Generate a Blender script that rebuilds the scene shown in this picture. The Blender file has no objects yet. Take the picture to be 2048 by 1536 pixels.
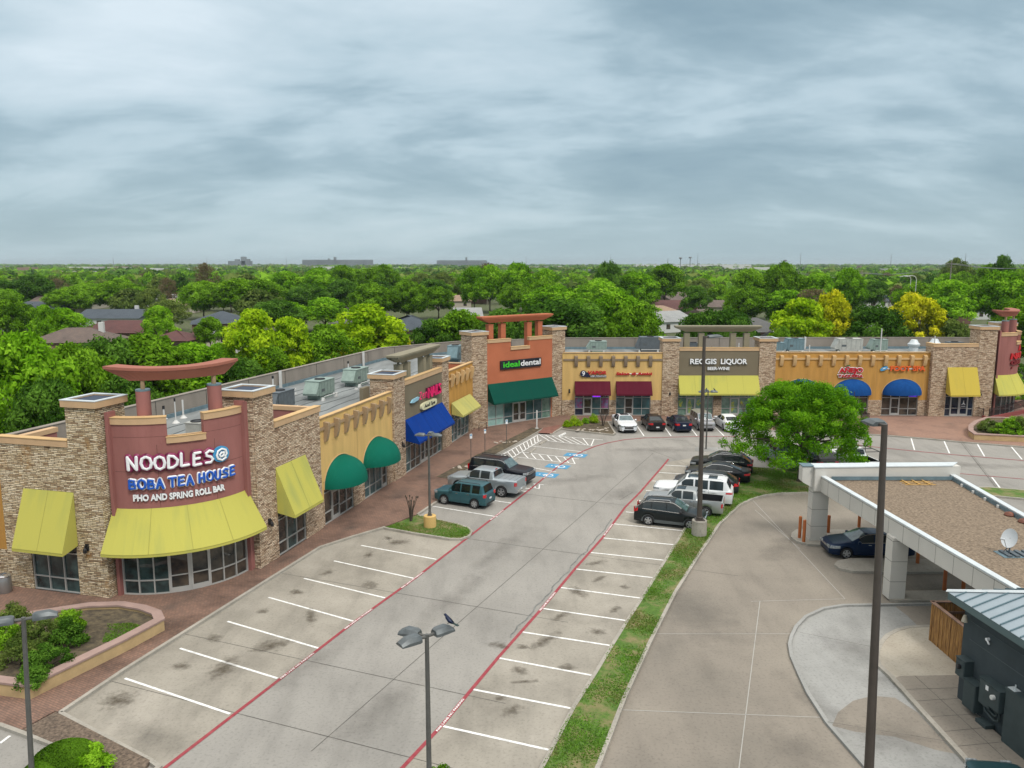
import bpy, bmesh, math, random
import numpy as np
from mathutils import Vector, Matrix
HAZE = .00008
SC = bpy.context.scene
COL = SC.collection
R = math.radians
PI = math.pi
# ---------------------------------------------------------------- camera
CAM_H = 16.8; FPX = 1580.0; PITCH = math.atan(241/FPX)
cd = bpy.data.cameras.new('camera'); cam = bpy.data.objects.new('camera', cd); COL.objects.link(cam)
cam.location = (0, 0, CAM_H); cam.rotation_euler = (PI/2-PITCH, 0, 0)
cd.sensor_width = 36; cd.lens = FPX/2048*36; cd.clip_start = .5; cd.clip_end = 40000
SC.camera = cam
SC.render.resolution_x = 1024; SC.render.resolution_y = 768
# ---------------------------------------------------------------- world: overcast sky
SUN_EL = R(52); SUN_AZ = R(150)      # azimuth clockwise from +Y
w = bpy.data.worlds.new('World'); SC.world = w; w.use_nodes = True
nt = w.node_tree; N = nt.nodes; L = nt.links; N.clear()
def nd(t, **k):
    n = N.new(t)
    for a, b in k.items(): setattr(n, a, b)
    return n
def mth(op, a, b=None, c=None):
    n = nd('ShaderNodeMath', operation=op)
    for i, v in enumerate((a, b, c)):
        if v is None: continue
        if isinstance(v, (int, float)): n.inputs[i].default_value = v
        else: L.new(v, n.inputs[i])
    return n.outputs[0]
out = nd('ShaderNodeOutputWorld')
sky = nd('ShaderNodeTexSky', sky_type='NISHITA'); sky.sun_disc = False; sky.sun_elevation = SUN_EL; sky.sun_rotation = SUN_AZ
bg1 = nd('ShaderNodeBackground'); L.new(sky.outputs[0], bg1.inputs[0]); bg1.inputs[1].default_value = .09
tc = nd('ShaderNodeTexCoord'); sp = nd('ShaderNodeSeparateXYZ'); L.new(tc.outputs['Generated'], sp.inputs[0])
zc = mth('MAXIMUM', sp.outputs[2], 0.0); dz = mth('ADD', zc, .27)
cx = mth('DIVIDE', sp.outputs[0], dz); cy = mth('DIVIDE', sp.outputs[1], dz)
cmb = nd('ShaderNodeCombineXYZ'); L.new(cx, cmb.inputs[0]); L.new(cy, cmb.inputs[1])
mp = nd('ShaderNodeMapping'); L.new(cmb.outputs[0], mp.inputs[0]); mp.inputs['Rotation'].default_value = (0, 0, R(-32)); mp.inputs['Scale'].default_value = (.70, 1.15, 1); mp.inputs['Location'].default_value = (5.3, 2.2, 0)
n1 = nd('ShaderNodeTexNoise'); n1.inputs['Scale'].default_value = 1.35; n1.inputs['Detail'].default_value = 5; n1.inputs['Roughness'].default_value = .56; n1.inputs['Distortion'].default_value = .5
L.new(mp.outputs[0], n1.inputs[0])
n2 = nd('ShaderNodeTexNoise'); n2.inputs['Scale'].default_value = 4.2; n2.inputs['Detail'].default_value = 6; n2.inputs['Roughness'].default_value = .55; n2.inputs['Distortion'].default_value = .3
L.new(mp.outputs[0], n2.inputs[0])
s1 = mth('MULTIPLY_ADD', n1.outputs[0], .68, mth('MULTIPLY', n2.outputs[0], .32))
# soft brighter opening high up, left of centre
vd = nd('ShaderNodeVectorMath', operation='DOT_PRODUCT'); L.new(tc.outputs['Generated'], vd.inputs[0])
bd = Vector((-.20, .93, .27)).normalized(); vd.inputs[1].default_value = bd
glow = mth('MULTIPLY', mth('SMOOTH_MIN', mth('MAXIMUM', mth('MULTIPLY_ADD', vd.outputs['Value'], 14, -13.0), 0), 1, .3), .16)
vd2 = nd('ShaderNodeVectorMath', operation='DOT_PRODUCT'); L.new(tc.outputs['Generated'], vd2.inputs[0])
vd2.inputs[1].default_value = Vector((-.62, .88, .34)).normalized()
glow2 = mth('MULTIPLY', mth('MAXIMUM', mth('MULTIPLY_ADD', vd2.outputs['Value'], 12, -11.1), 0), .10)
s2 = mth('ADD', s1, mth('ADD', glow, glow2))
rp = nd('ShaderNodeValToRGB'); L.new(s2, rp.inputs[0])
e = rp.color_ramp.elements; e[0].position = .33; e[0].color = (.18, .275, .345, 1); e[1].position = .80; e[1].color = (.58, .67, .73, 1)
for p_, c_ in ((.44, (.235, .335, .40)), (.52, (.29, .395, .46)), (.60, (.40, .51, .575))):
    q = e.new(p_); q.color = (*c_, 1)
# pale haze band just above the horizon
hz = mth('POWER', mth('SUBTRACT', 1.0, mth('MINIMUM', mth('MULTIPLY', zc, 5.2), 1.0)), 1.6)
mx = nd('ShaderNodeMixRGB'); L.new(mth('MULTIPLY', hz, .72), mx.inputs[0]); L.new(rp.outputs[0], mx.inputs[1]); mx.inputs[2].default_value = (.36, .465, .50, 1)
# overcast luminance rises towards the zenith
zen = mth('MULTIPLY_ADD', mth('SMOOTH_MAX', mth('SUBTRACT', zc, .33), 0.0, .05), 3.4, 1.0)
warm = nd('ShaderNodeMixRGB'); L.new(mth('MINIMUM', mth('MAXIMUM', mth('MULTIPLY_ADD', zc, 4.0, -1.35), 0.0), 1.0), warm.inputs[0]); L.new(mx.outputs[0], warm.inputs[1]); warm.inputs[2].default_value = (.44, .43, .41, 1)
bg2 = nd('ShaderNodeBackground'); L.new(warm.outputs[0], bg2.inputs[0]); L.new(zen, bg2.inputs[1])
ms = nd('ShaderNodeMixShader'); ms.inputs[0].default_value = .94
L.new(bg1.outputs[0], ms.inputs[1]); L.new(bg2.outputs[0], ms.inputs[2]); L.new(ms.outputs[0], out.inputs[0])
sl = bpy.data.lights.new('sun', 'SUN'); so = bpy.data.objects.new('sun', sl); COL.objects.link(so)
sl.energy = 1.5; sl.angle = R(14); sl.color = (1, .96, .9)
dv = Vector((math.sin(SUN_AZ)*math.cos(SUN_EL), math.cos(SUN_AZ)*math.cos(SUN_EL), math.sin(SUN_EL)))
so.rotation_euler = dv.to_track_quat('Z', 'Y').to_euler(); so.location = (40, -40, 80)
SC.view_settings.view_transform = 'Standard'; SC.view_settings.look = 'None'
SC.view_settings.exposure = 0.36; SC.view_settings.gamma = 1.0; SC.view_settings.use_curve_mapping = False
SC.cycles.max_bounces = 5; SC.cycles.diffuse_bounces = 2; SC.cycles.glossy_bounces = 2; SC.cycles.transmission_bounces = 3; SC.cycles.transparent_max_bounces = 6
SC.cycles.volume_bounces = 0; SC.cycles.caustics_reflective = False; SC.cycles.caustics_refractive = False
# ---------------------------------------------------------------- survey: photo point -> ground point (metres)
def G(u, v, z=0.0):
    x = (u-1024)/FPX; y = -(v-768)/FPX; c, s = math.cos(PITCH), math.sin(PITCH)
    d = (x, c+y*s, -s+y*c); t = (z-CAM_H)/d[2]
    return (d[0]*t, d[1]*t)
def UX(u, Y):            # world x of picture column u at distance Y on the ground plane region
    return (u-1024)/FPX*Y*1.02
def HZ(v, Y):            # height seen at picture row v at distance Y
    y = -(v-768)/FPX; c, s = math.cos(PITCH), math.sin(PITCH)
    return CAM_H + (-s+y*c)/(c+y*s)*Y
# ---------------------------------------------------------------- materials
def mat(name, col, rough=.7, metal=0., var=0., vs=1., bump=0., bs=20., col2=None, spec=.5, stretch=None, detail=5, coat=0., c_lo=.35, c_hi=.65, uv=False):
    m = bpy.data.materials.new(name); m.use_nodes = True; t = m.node_tree; b = t.nodes['Principled BSDF']
    b.inputs['Base Color'].default_value = (*col, 1); b.inputs['Roughness'].default_value = rough; b.inputs['Metallic'].default_value = metal
    b.inputs['Specular IOR Level'].default_value = spec
    if coat: b.inputs['Coat Weight'].default_value = coat; b.inputs['Coat Roughness'].default_value = .04
    if var or bump or col2:
        tcn = t.nodes.new('ShaderNodeTexCoord'); mpn = t.nodes.new('ShaderNodeMapping')
        if uv: t.links.new(tcn.outputs['UV'], mpn.inputs[0])
        else:
            g = t.nodes.new('ShaderNodeNewGeometry'); t.links.new(g.outputs['Position'], mpn.inputs[0])
        if stretch: mpn.inputs['Scale'].default_value = stretch
    if var or col2:
        n = t.nodes.new('ShaderNodeTexNoise'); n.inputs['Scale'].default_value = vs; n.inputs['Detail'].default_value = detail; n.inputs['Roughness'].default_value = .6
        t.links.new(mpn.outputs[0], n.inputs[0])
        r = t.nodes.new('ShaderNodeValToRGB'); t.links.new(n.outputs[0], r.inputs[0])
        c2 = col2 or tuple(min(1, c*(1+var)) for c in col); c1 = tuple(c*(1-var) for c in col) if var else col
        r.color_ramp.elements[0].position = c_lo; r.color_ramp.elements[1].position = c_hi
        r.color_ramp.elements[0].color = (*c1, 1); r.color_ramp.elements[1].color = (*c2, 1)
        t.links.new(r.outputs[0], b.inputs['Base Color'])
    if bump:
        n = t.nodes.new('ShaderNodeTexNoise'); n.inputs['Scale'].default_value = bs; n.inputs['Detail'].default_value = 3
        t.links.new(mpn.outputs[0], n.inputs[0])
        bn = t.nodes.new('ShaderNodeBump'); bn.inputs['Strength'].default_value = bump; bn.inputs['Distance'].default_value = .05
        t.links.new(n.outputs[0], bn.inputs['Height']); t.links.new(bn.outputs[0], b.inputs['Normal'])
    return m
def tools(m):
    t = m.node_tree
    def n(ty, **k):
        q = t.nodes.new(ty)
        for a, b in k.items(): setattr(q, a, b)
        return q
    return t, n, t.links.new
def ramp(t, els, interp='LINEAR'):
    r = t.nodes.new('ShaderNodeValToRGB'); r.color_ramp.interpolation = interp
    E = r.color_ramp.elements; E[0].position, E[0].color = els[0][0], (*els[0][1], 1); E[1].position, E[1].color = els[-1][0], (*els[-1][1], 1)
    for p_, c_ in els[1:-1]: q = E.new(p_); q.color = (*c_, 1)
    return r
def concrete(name, a, b, warm, scale=.12, dark=.75, crack=0.0):
    """weathered concrete: broad mottling, fine grain, darker blotches"""
    m = bpy.data.materials.new(name); m.use_nodes = True; t, n, l = tools(m); bs = t.nodes['Principled BSDF']
    g = n('ShaderNodeNewGeometry')
    n1 = n('ShaderNodeTexNoise'); n1.inputs['Scale'].default_value = scale; n1.inputs['Detail'].default_value = 7; n1.inputs['Roughness'].default_value = .62; l(g.outputs['Position'], n1.inputs[0])
    r1 = ramp(t, [(.3, a), (.5, warm), (.68, b)]); l(n1.outputs[0], r1.inputs[0])
    mpn = n('ShaderNodeMapping'); mpn.inputs['Rotation'].default_value = (0, 0, R(24)); mpn.inputs['Scale'].default_value = (1.6, .35, 1); l(g.outputs['Position'], mpn.inputs[0])
    n2 = n('ShaderNodeTexNoise'); n2.inputs['Scale'].default_value = .55; n2.inputs['Detail'].default_value = 6; n2.inputs['Roughness'].default_value = .6; l(mpn.outputs[0], n2.inputs[0])
    r2 = ramp(t, [(.34, (dark*.5+.5,)*3), (.5, (1, 1, 1)), (.75, (1.05,)*3)]); l(n2.outputs[0], r2.inputs[0])
    n3 = n('ShaderNodeTexNoise'); n3.inputs['Scale'].default_value = 9; n3.inputs['Detail'].default_value = 3; l(g.outputs['Position'], n3.inputs[0])
    r3 = ramp(t, [(.32, (.80, .80, .80)), (.46, (1, 1, 1)), (.8, (1.04,)*3)]); l(n3.outputs[0], r3.inputs[0])
    m1 = n('ShaderNodeMixRGB', blend_type='MULTIPLY'); m1.inputs[0].default_value = 1; l(r1.outputs[0], m1.inputs[1]); l(r2.outputs[0], m1.inputs[2])
    m2 = n('ShaderNodeMixRGB', blend_type='MULTIPLY'); m2.inputs[0].default_value = .8; l(m1.outputs[0], m2.inputs[1]); l(r3.outputs[0], m2.inputs[2])
    l(m2.outputs[0], bs.inputs['Base Color']); bs.inputs['Roughness'].default_value = .85; bs.inputs['Specular IOR Level'].default_value = .3
    bp = n('ShaderNodeBump'); bp.inputs['Strength'].default_value = .15; bp.inputs['Distance'].default_value = .02; l(n3.outputs[0], bp.inputs['Height']); l(bp.outputs[0], bs.inputs['Normal'])
    return m
def ledgestone(name, cols, rust=0.):
    m = bpy.data.materials.new(name); m.use_nodes = True; t, n, l = tools(m); bs = t.nodes['Principled BSDF']
    tcn = n('ShaderNodeTexCoord')
    wob = n('ShaderNodeTexNoise'); wob.inputs['Scale'].default_value = 1.6; l(tcn.outputs['UV'], wob.inputs[0])
    av = n('ShaderNodeVectorMath', operation='SCALE'); l(wob.outputs['Color'], av.inputs[0]); av.inputs['Scale'].default_value = .11
    ad = n('ShaderNodeVectorMath', operation='ADD'); l(tcn.outputs['UV'], ad.inputs[0]); l(av.outputs[0], ad.inputs[1])
    br = n('ShaderNodeTexBrick'); l(ad.outputs[0], br.inputs[0]); br.offset = .43; br.squash = .7; br.squash_frequency = 3
    for k, v in (('Scale', 1), ('Mortar Size', .014), ('Mortar Smooth', .3), ('Bias', 0), ('Brick Width', .40), ('Row Height', .088)): br.inputs[k].default_value = v
    br.inputs['Color1'].default_value = (0, 0, 0, 1); br.inputs['Color2'].default_value = (1, 1, 1, 1); br.inputs['Mortar'].default_value = (.5, .5, .5, 1)
    rc = ramp(t, [(0.0, cols[0]), (.25, cols[1]), (.5, cols[2]), (.75, cols[3]), (1.0, cols[4])]); l(br.outputs['Color'], rc.inputs[0])
    mp2 = n('ShaderNodeMapping'); mp2.inputs['Scale'].default_value = (3.1, 13, 1); l(ad.outputs[0], mp2.inputs[0])
    n2 = n('ShaderNodeTexNoise'); n2.inputs['Scale'].default_value = 1; n2.inputs['Detail'].default_value = 3; n2.inputs['Roughness'].default_value = .55; l(mp2.outputs[0], n2.inputs[0])
    r2 = ramp(t, [(.34, (.34, .29, .25)), (.41, (.88, .86, .84)), (.62, (1.12, 1.1, 1.08))]); l(n2.outputs[0], r2.inputs[0])
    mm = n('ShaderNodeMixRGB', blend_type='MULTIPLY'); mm.inputs[0].default_value = 1; l(rc.outputs[0], mm.inputs[1]); l(r2.outputs[0], mm.inputs[2])
    mo = n('ShaderNodeMixRGB'); l(br.outputs['Fac'], mo.inputs[0]); l(mm.outputs[0], mo.inputs[1]); mo.inputs[2].default_value = (.12, .085, .06, 1)
    last = mo.outputs[0]
    if rust:
        n3 = n('ShaderNodeTexNoise'); n3.inputs['Scale'].default_value = .55; n3.inputs['Detail'].default_value = 6; n3.inputs['Roughness'].default_value = .7; l(tcn.outputs['UV'], n3.inputs[0])
        r3 = ramp(t, [(.56, (0, 0, 0)), (.68, (rust,)*3)]); l(n3.outputs[0], r3.inputs[0])
        mr = n('ShaderNodeMixRGB'); l(r3.outputs[0], mr.inputs[0]); l(last, mr.inputs[1]); mr.inputs[2].default_value = (.40, .19, .035, 1); last = mr.outputs[0]
    l(last, bs.inputs['Base Color']); bs.inputs['Roughness'].default_value = .9
    sub = n('ShaderNodeMath', operation='SUBTRACT'); l(n2.outputs[0], sub.inputs[0]); l(br.outputs['Fac'], sub.inputs[1])
    bp = n('ShaderNodeBump'); bp.inputs['Strength'].default_value = .8; bp.inputs['Distance'].default_value = .05; l(sub.outputs[0], bp.inputs['Height']); l(bp.outputs[0], bs.inputs['Normal'])
    return m
def brickmat(name, c1, c2, mort, w_, h_, ms, rot=0., wet=.5, uv=False, sc=.35):
    m = bpy.data.materials.new(name); m.use_nodes = True; t, n, l = tools(m); bs = t.nodes['Principled BSDF']
    mpn = n('ShaderNodeMapping'); mpn.inputs['Rotation'].default_value = (0, 0, rot)
    if uv: l(n('ShaderNodeTexCoord').outputs['UV'], mpn.inputs[0])
    else: l(n('ShaderNodeNewGeometry').outputs['Position'], mpn.inputs[0])
    br = n('ShaderNodeTexBrick'); l(mpn.outputs[0], br.inputs[0])
    for k, v in (('Scale', 1), ('Mortar Size', ms), ('Brick Width', w_), ('Row Height', h_)): br.inputs[k].default_value = v
    br.inputs['Color1'].default_value = (*c1, 1); br.inputs['Color2'].default_value = (*c2, 1); br.inputs['Mortar'].default_value = (*mort, 1)
    n2 = n('ShaderNodeTexNoise'); n2.inputs['Scale'].default_value = sc; n2.inputs['Detail'].default_value = 7; n2.inputs['Roughness'].default_value = .62; l(mpn.outputs[0], n2.inputs[0])
    r2 = ramp(t, [(.32, (wet,)*3), (.5, (1, 1, 1)), (.7, (1.12, 1.1, 1.06))]); l(n2.outputs[0], r2.inputs[0])
    mm = n('ShaderNodeMixRGB', blend_type='MULTIPLY'); mm.inputs[0].default_value = 1; l(br.outputs['Color'], mm.inputs[1]); l(r2.outputs[0], mm.inputs[2])
    l(mm.outputs[0], bs.inputs['Base Color']); bs.inputs['Roughness'].default_value = .85
    bp = n('ShaderNodeBump'); bp.invert = True; bp.inputs['Strength'].default_value = .4; bp.inputs['Distance'].default_value = .01; l(br.outputs['Fac'], bp.inputs['Height']); l(bp.outputs[0], bs.inputs['Normal'])
    return m
def leafmat(name, dark, mid, light, trans=.35):
    """leaf material: hue varies by clump (uv.x), leaf (uv.y) and tree (object random)"""
    m = bpy.data.materials.new(name); m.use_nodes = True; t, n, l = tools(m); t.nodes.remove(t.nodes['Principled BSDF']); o = t.nodes['Material Output']
    uvn = n('ShaderNodeTexCoord'); s = n('ShaderNodeSeparateXYZ'); l(uvn.outputs['UV'], s.inputs[0])
    oi = n('ShaderNodeObjectInfo')
    a = n('ShaderNodeMath', operation='MULTIPLY_ADD'); l(s.outputs[0], a.inputs[0]); a.inputs[1].default_value = .58
    b = n('ShaderNodeMath', operation='MULTIPLY'); l(s.outputs[1], b.inputs[0]); b.inputs[1].default_value = .32; l(b.outputs[0], a.inputs[2])
    c = n('ShaderNodeMath', operation='MULTIPLY_ADD'); l(oi.outputs['Random'], c.inputs[0]); c.inputs[1].default_value = .24; l(a.outputs[0], c.inputs[2])
    r = ramp(t, [(.12, dark), (.5, mid), (.92, light)]); l(c.outputs[0], r.inputs[0])
    d = n('ShaderNodeBsdfDiffuse'); l(r.outputs[0], d.inputs[0]); tr = n('ShaderNodeBsdfTranslucent'); l(r.outputs[0], tr.inputs[0])
    mxs = n('ShaderNodeMixShader'); mxs.inputs[0].default_value = trans; l(d.outputs[0], mxs.inputs[1]); l(tr.outputs[0], mxs.inputs[2]); l(mxs.outputs[0], o.inputs[0])
    return m
def glassmat(name, col, vs=.8, rough=.03, col2=None, spec=.6):
    m = mat(name, col, rough, spec=spec, var=0 if col2 else .5, vs=vs, col2=col2, detail=3, uv=True); return m
M = {}
M['lot'] = concrete('lot_concrete', (.24, .23, .21), (.335, .32, .292), (.295, .282, .258))
M['stall'] = concrete('stall_concrete', (.245, .225, .19), (.38, .35, .30), (.32, .295, .25), .3, .7)
M['drive'] = concrete('drive_concrete', (.185, .168, .142), (.30, .268, .222), (.25, .222, .186), .1, .8)
M['newcon'] = concrete('new_concrete', (.215, .215, .205), (.37, .37, .355), (.31, .31, .295), .16, .8)
M['tancon'] = concrete('tan_concrete', (.36, .32, .26), (.47, .43, .36), (.42, .38, .31), .5, .9)
M['kerb'] = concrete('kerb_concrete', (.30, .28, .24), (.42, .39, .34), (.36, .335, .29), .8, .8)
M['paver'] = brickmat('brick_pavers', (.27, .155, .11), (.20, .12, .09), (.13, .09, .07), .22, .11, .012, R(28), .5)
M['paver2'] = brickmat('brick_pavers_pale', (.34, .20, .145), (.28, .165, .12), (.2, .13, .1), .22, .11, .01, R(40), .75)
M['stone'] = ledgestone('ledgestone', [(.30, .19, .12), (.58, .415, .28), (.72, .56, .40), (.84, .69, .52), (.50, .35, .235)], 0.0)
M['stone_rust'] = ledgestone('ledgestone_rusty', [(.31, .21, .12), (.60, .47, .29), (.74, .62, .42), (.84, .73, .54), (.50, .37, .22)], .6)
M['yellow'] = mat('stucco_yellow', (.66, .44, .17), .9, spec=.15, var=.10, vs=1.1, stretch=(1.3, 1.3, .22), bump=.15, bs=60)
M['ochre'] = mat('stucco_ochre', (.51, .275, .075), .9, spec=.15, var=.11, vs=1.1, stretch=(1.3, 1.3, .22), bump=.15, bs=60)
M['maroon'] = mat('stucco_maroon', (.315, .135, .12), .9, spec=.15, var=.10, vs=.9, stretch=(1.3, 1.3, .25), bump=.12, bs=60)
M['terra'] = mat('stucco_terracotta', (.47, .155, .08), .9, spec=.15, var=.06, vs=.5, bump=.12, bs=60)
M['taupe'] = mat('stucco_taupe', (.20, .168, .115), .9, spec=.15, var=.06, vs=.5, bump=.12, bs=60)
M['cap'] = mat('coping_tan', (.56, .375, .215), .85, var=.06, vs=1.5)
M['post_taupe'] = mat('post_taupe', (.25, .225, .155), .9, var=.07, vs=.6)
M['corbel_t'] = mat('corbel_tan', (.36, .25, .145), .9, var=.06, vs=1)
M['corbel_g'] = mat('corbel_grey', (.25, .19, .13), .9, var=.06, vs=1)
M['corbel_y'] = mat('corbel_cream', (.60, .40, .19), .9, var=.06, vs=1)
M['alu'] = mat('aluminium_frame', (.50, .50, .48), .45, .3)
M['white_metal'] = mat('white_coping', (.62, .67, .69), .5, .1, var=.06, vs=2)
M['glass'] = glassmat('dark_glass', (.014, .018, .020), 1.1, col2=(.10, .078, .058))  # brown mottling in the colour stands in for reflections
M['glass_teal_refl'] = glassmat('teal_reflect_glass', (.03, .075, .08), 1.3, col2=(.07, .14, .15))  # teal reflections painted into the pane colour, not a tint
M['glass_blind'] = glassmat('blinds_glass', (.26, .44, .40), 2, .15, col2=(.36, .54, .50))
M['glass_green'] = glassmat('green_glass', (.10, .19, .15), 1.8, .1, col2=(.22, .33, .27))
M['glass_navy'] = glassmat('navy_glass', (.008, .012, .03), 1.2, col2=(.02, .035, .06))
M['glass_td'] = glassmat('green_black_reflect_glass', (.012, .022, .024), 1.2, col2=(.05, .095, .095))  # dim teal reflections painted into the pane colour
M['awn_y'] = None
M['roof'] = mat('roof_membrane', (.20, .215, .215), .8, var=.28, vs=.5, bump=.3, bs=3, stretch=(1.2, .25, 1))
M['parapet'] = mat('parapet_concrete', (.27, .235, .20), .9, var=.12, vs=.6, stretch=(1, 1, .4))
M['well'] = mat('dark_blue_fill', (.02, .035, .07), .6)  # dark colour imitates the shade of a deep hollow
M['flash'] = mat('flashing_blue_grey', (.17, .25, .29), .5, .3, var=.15, vs=2)
M['hvac_g'] = mat('hvac_sage', (.27, .35, .31), .5, .2, var=.1, vs=3)
M['hvac_d'] = mat('hvac_slate', (.12, .14, .155), .5, .2, var=.12, vs=3)
M['hvac_b'] = mat('hvac_blue', (.17, .26, .29), .5, .2, var=.12, vs=3)
M['hvac_w'] = mat('hvac_pale', (.47, .47, .43), .5, .2, var=.12, vs=3)
M['black'] = mat('black_metal', (.015, .015, .017), .5)
M['rubber'] = mat('rubber', (.016, .016, .017), .85, bump=.1)
M['pvc'] = mat('pvc_pipe', (.62, .62, .6), .5)
M['rustred'] = mat('rust_red', (.17, .06, .04), .8, var=.3, vs=3)
M['white_paint'] = mat('white_line_paint', (.70, .70, .68), .8, var=.22, vs=5, c_lo=.3, c_hi=.55)
M['red_paint'] = mat('red_line_paint', (.27, .03, .045), .75, col2=(.36, .075, .085), vs=3.5, c_lo=.35, c_hi=.75)
M['blue_paint'] = mat('blue_pavement_paint', (.035, .22, .42), .75, col2=(.10, .33, .52), vs=5)
M['grass'] = None
M['mulch'] = mat('mulch', (.075, .055, .042), .95, col2=(.22, .165, .12), vs=9, bump=.8, bs=14, detail=8)
M['soil'] = mat('bed_soil', (.05, .04, .028), .95, col2=(.14, .11, .065), vs=3, bump=.5, bs=10, detail=8)
M['pole_grey'] = mat('pole_grey', (.115, .115, .108), .5, .3, var=.1, vs=3)
M['pole_brown'] = mat('pole_brown', (.075, .062, .053), .55, .2, var=.1, vs=2)
M['lamp_head'] = mat('lamp_head_grey', (.12, .135, .14), .45, .3, var=.15, vs=4)
M['lens'] = mat('lamp_lens', (.34, .33, .27), .25, var=.1, vs=8)
M['panel_white'] = mat('cream_panel', (.60, .58, .535), .6, var=.04, vs=.8)
M['gravel'] = mat('roof_gravel', (.10, .072, .048), .95, col2=(.33, .255, .18), vs=9, bump=.9, bs=9, detail=10, c_lo=.3, c_hi=.72)
M['bollard'] = mat('bollard_orange', (.47, .145, .03), .6, col2=(.38, .105, .03), vs=2)
M['wood'] = mat('fence_wood', (.13, .055, .015), .85, col2=(.46, .245, .075), vs=5, stretch=(5, 5, .35), bump=.4, bs=12)
M['wood_top'] = mat('fence_cap', (.21, .13, .095), .85, var=.3, vs=3)
M['slate_wall'] = brickmat('slate_block', (.042, .058, .066), (.038, .052, .06), (.034, .046, .054), .8, 2.2, .006, 0, .85, True, 1.2)
M['slate'] = mat('slate_paint', (.04, .06, .064), .6, var=.12, vs=2)
M['metal_roof'] = mat('seam_roof_blue', (.31, .37, .41), .45, .2, var=.05, vs=1.2)
M['metal_seam'] = mat('seam_rib', (.13, .20, .23), .45, .3)
M['fascia'] = mat('eave_fascia', (.10, .155, .165), .5, .2)
M['soffit'] = mat('soffit_cream', (.42, .38, .30), .8)
M['planter_cap'] = mat('planter_cap', (.34, .235, .205), .85, var=.1, vs=1.2)
M['planter_wall'] = mat('planter_wall', (.50, .36, .185), .9, var=.12, vs=1.4)
M['bark'] = mat('bark', (.085, .065, .05), .95, var=.3, vs=4, stretch=(6, 6, 1), bump=.5, bs=20)
M['bark_pale'] = mat('bark_pale', (.26, .23, .19), .95, var=.3, vs=4)
M['steel'] = mat('steel_bin', (.30, .29, .28), .35, .6)
M['signwhite'] = mat('sign_white', (.82, .83, .84), .4)
def awning(name, c1, c2, st=.9):
    m = mat(name, c1, .9, var=.04, vs=.7, spec=.12); t, n, l = tools(m); bs = t.nodes['Principled BSDF']
    g = n('ShaderNodeTexCoord'); mpn = n('ShaderNodeMapping'); mpn.inputs['Scale'].default_value = (1.5, .22, 1); l(g.outputs['UV'], mpn.inputs[0])
    q = n('ShaderNodeTexNoise'); q.inputs['Scale'].default_value = 1.3; q.inputs['Detail'].default_value = 4; l(mpn.outputs[0], q.inputs[0])
    q2 = n('ShaderNodeTexNoise'); q2.inputs['Scale'].default_value = .33; l(n('ShaderNodeNewGeometry').outputs['Position'], q2.inputs[0])
    mu = n('ShaderNodeMath', operation='MULTIPLY'); l(q.outputs[0], mu.inputs[0]); l(q2.outputs[0], mu.inputs[1])
    r = ramp(t, [(.24, c1), (.46, c2)]); l(mu.outputs[0], r.inputs[0]); l(r.outputs[0], bs.inputs['Base Color'])
    return m
M['awn_y'] = awning('awning_yellow', (.50, .47, .105), (.38, .39, .11))
M['awn_y2'] = awning('awning_yellow_pale', (.47, .44, .14), (.36, .37, .14))
M['awn_y3'] = awning('awning_yellow_warm', (.56, .43, .075), (.48, .38, .08))
M['awn_g'] = awning('awning_green', (.004, .125, .082), (.01, .16, .11))
M['awn_dg'] = awning('awning_dark_green', (.004, .068, .048), (.006, .08, .055))
M['awn_b'] = awning('awning_blue', (.004, .04, .24), (.006, .05, .28))
M['awn_b2'] = awning('awning_dome_blue', (.008, .06, .22), (.012, .085, .29))
M['awn_m'] = awning('awning_burgundy', (.10, .012, .025), (.12, .018, .032))
def grassmat(name, g1, g2, dry, amt):
    m = bpy.data.materials.new(name); m.use_nodes = True; t, n, l = tools(m); bs = t.nodes['Principled BSDF']; g = n('ShaderNodeNewGeometry')
    a = n('ShaderNodeTexNoise'); a.inputs['Scale'].default_value = 6; a.inputs['Detail'].default_value = 8; a.inputs['Roughness'].default_value = .7; l(g.outputs['Position'], a.inputs[0])
    r = ramp(t, [(.3, g1), (.65, g2)]); l(a.outputs[0], r.inputs[0])
    b = n('ShaderNodeTexNoise'); b.inputs['Scale'].default_value = 1.1; b.inputs['Detail'].default_value = 7; b.inputs['Roughness'].default_value = .65; l(g.outputs['Position'], b.inputs[0])
    r2 = ramp(t, [(.5-amt*.1, (0, 0, 0)), (.66-amt*.1, (.85,)*3)]); l(b.outputs[0], r2.inputs[0])
    mxn = n('ShaderNodeMixRGB'); l(r2.outputs[0], mxn.inputs[0]); l(r.outputs[0], mxn.inputs[1]); mxn.inputs[2].default_value = (*dry, 1)
    l(mxn.outputs[0], bs.inputs['Base Color']); bs.inputs['Roughness'].default_value = .95
    bp = n('ShaderNodeBump'); bp.inputs['Strength'].default_value = .8; bp.inputs['Distance'].default_value = .06; l(a.outputs[0], bp.inputs['Height']); l(bp.outputs[0], bs.inputs['Normal'])
    return m
M['grass'] = grassmat('median_grass', (.045, .105, .013), (.10, .19, .025), (.24, .195, .095), .45)
M['ground'] = grassmat('ground_cover', (.035, .06, .015), (.07, .105, .025), (.13, .11, .07), .5)
M['leaf_g'] = leafmat('leaf_green', (.036, .095, .006), (.125, .27, .013), (.28, .51, .035))
M['leaf_b'] = leafmat('leaf_bright', (.065, .17, .006), (.18, .40, .014), (.35, .62, .04))
M['leaf_d'] = leafmat('leaf_dark', (.020, .062, .008), (.068, .165, .018), (.16, .32, .04))
M['leaf_l'] = leafmat('leaf_lime', (.12, .25, .008), (.27, .46, .012), (.48, .66, .025))
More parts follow.
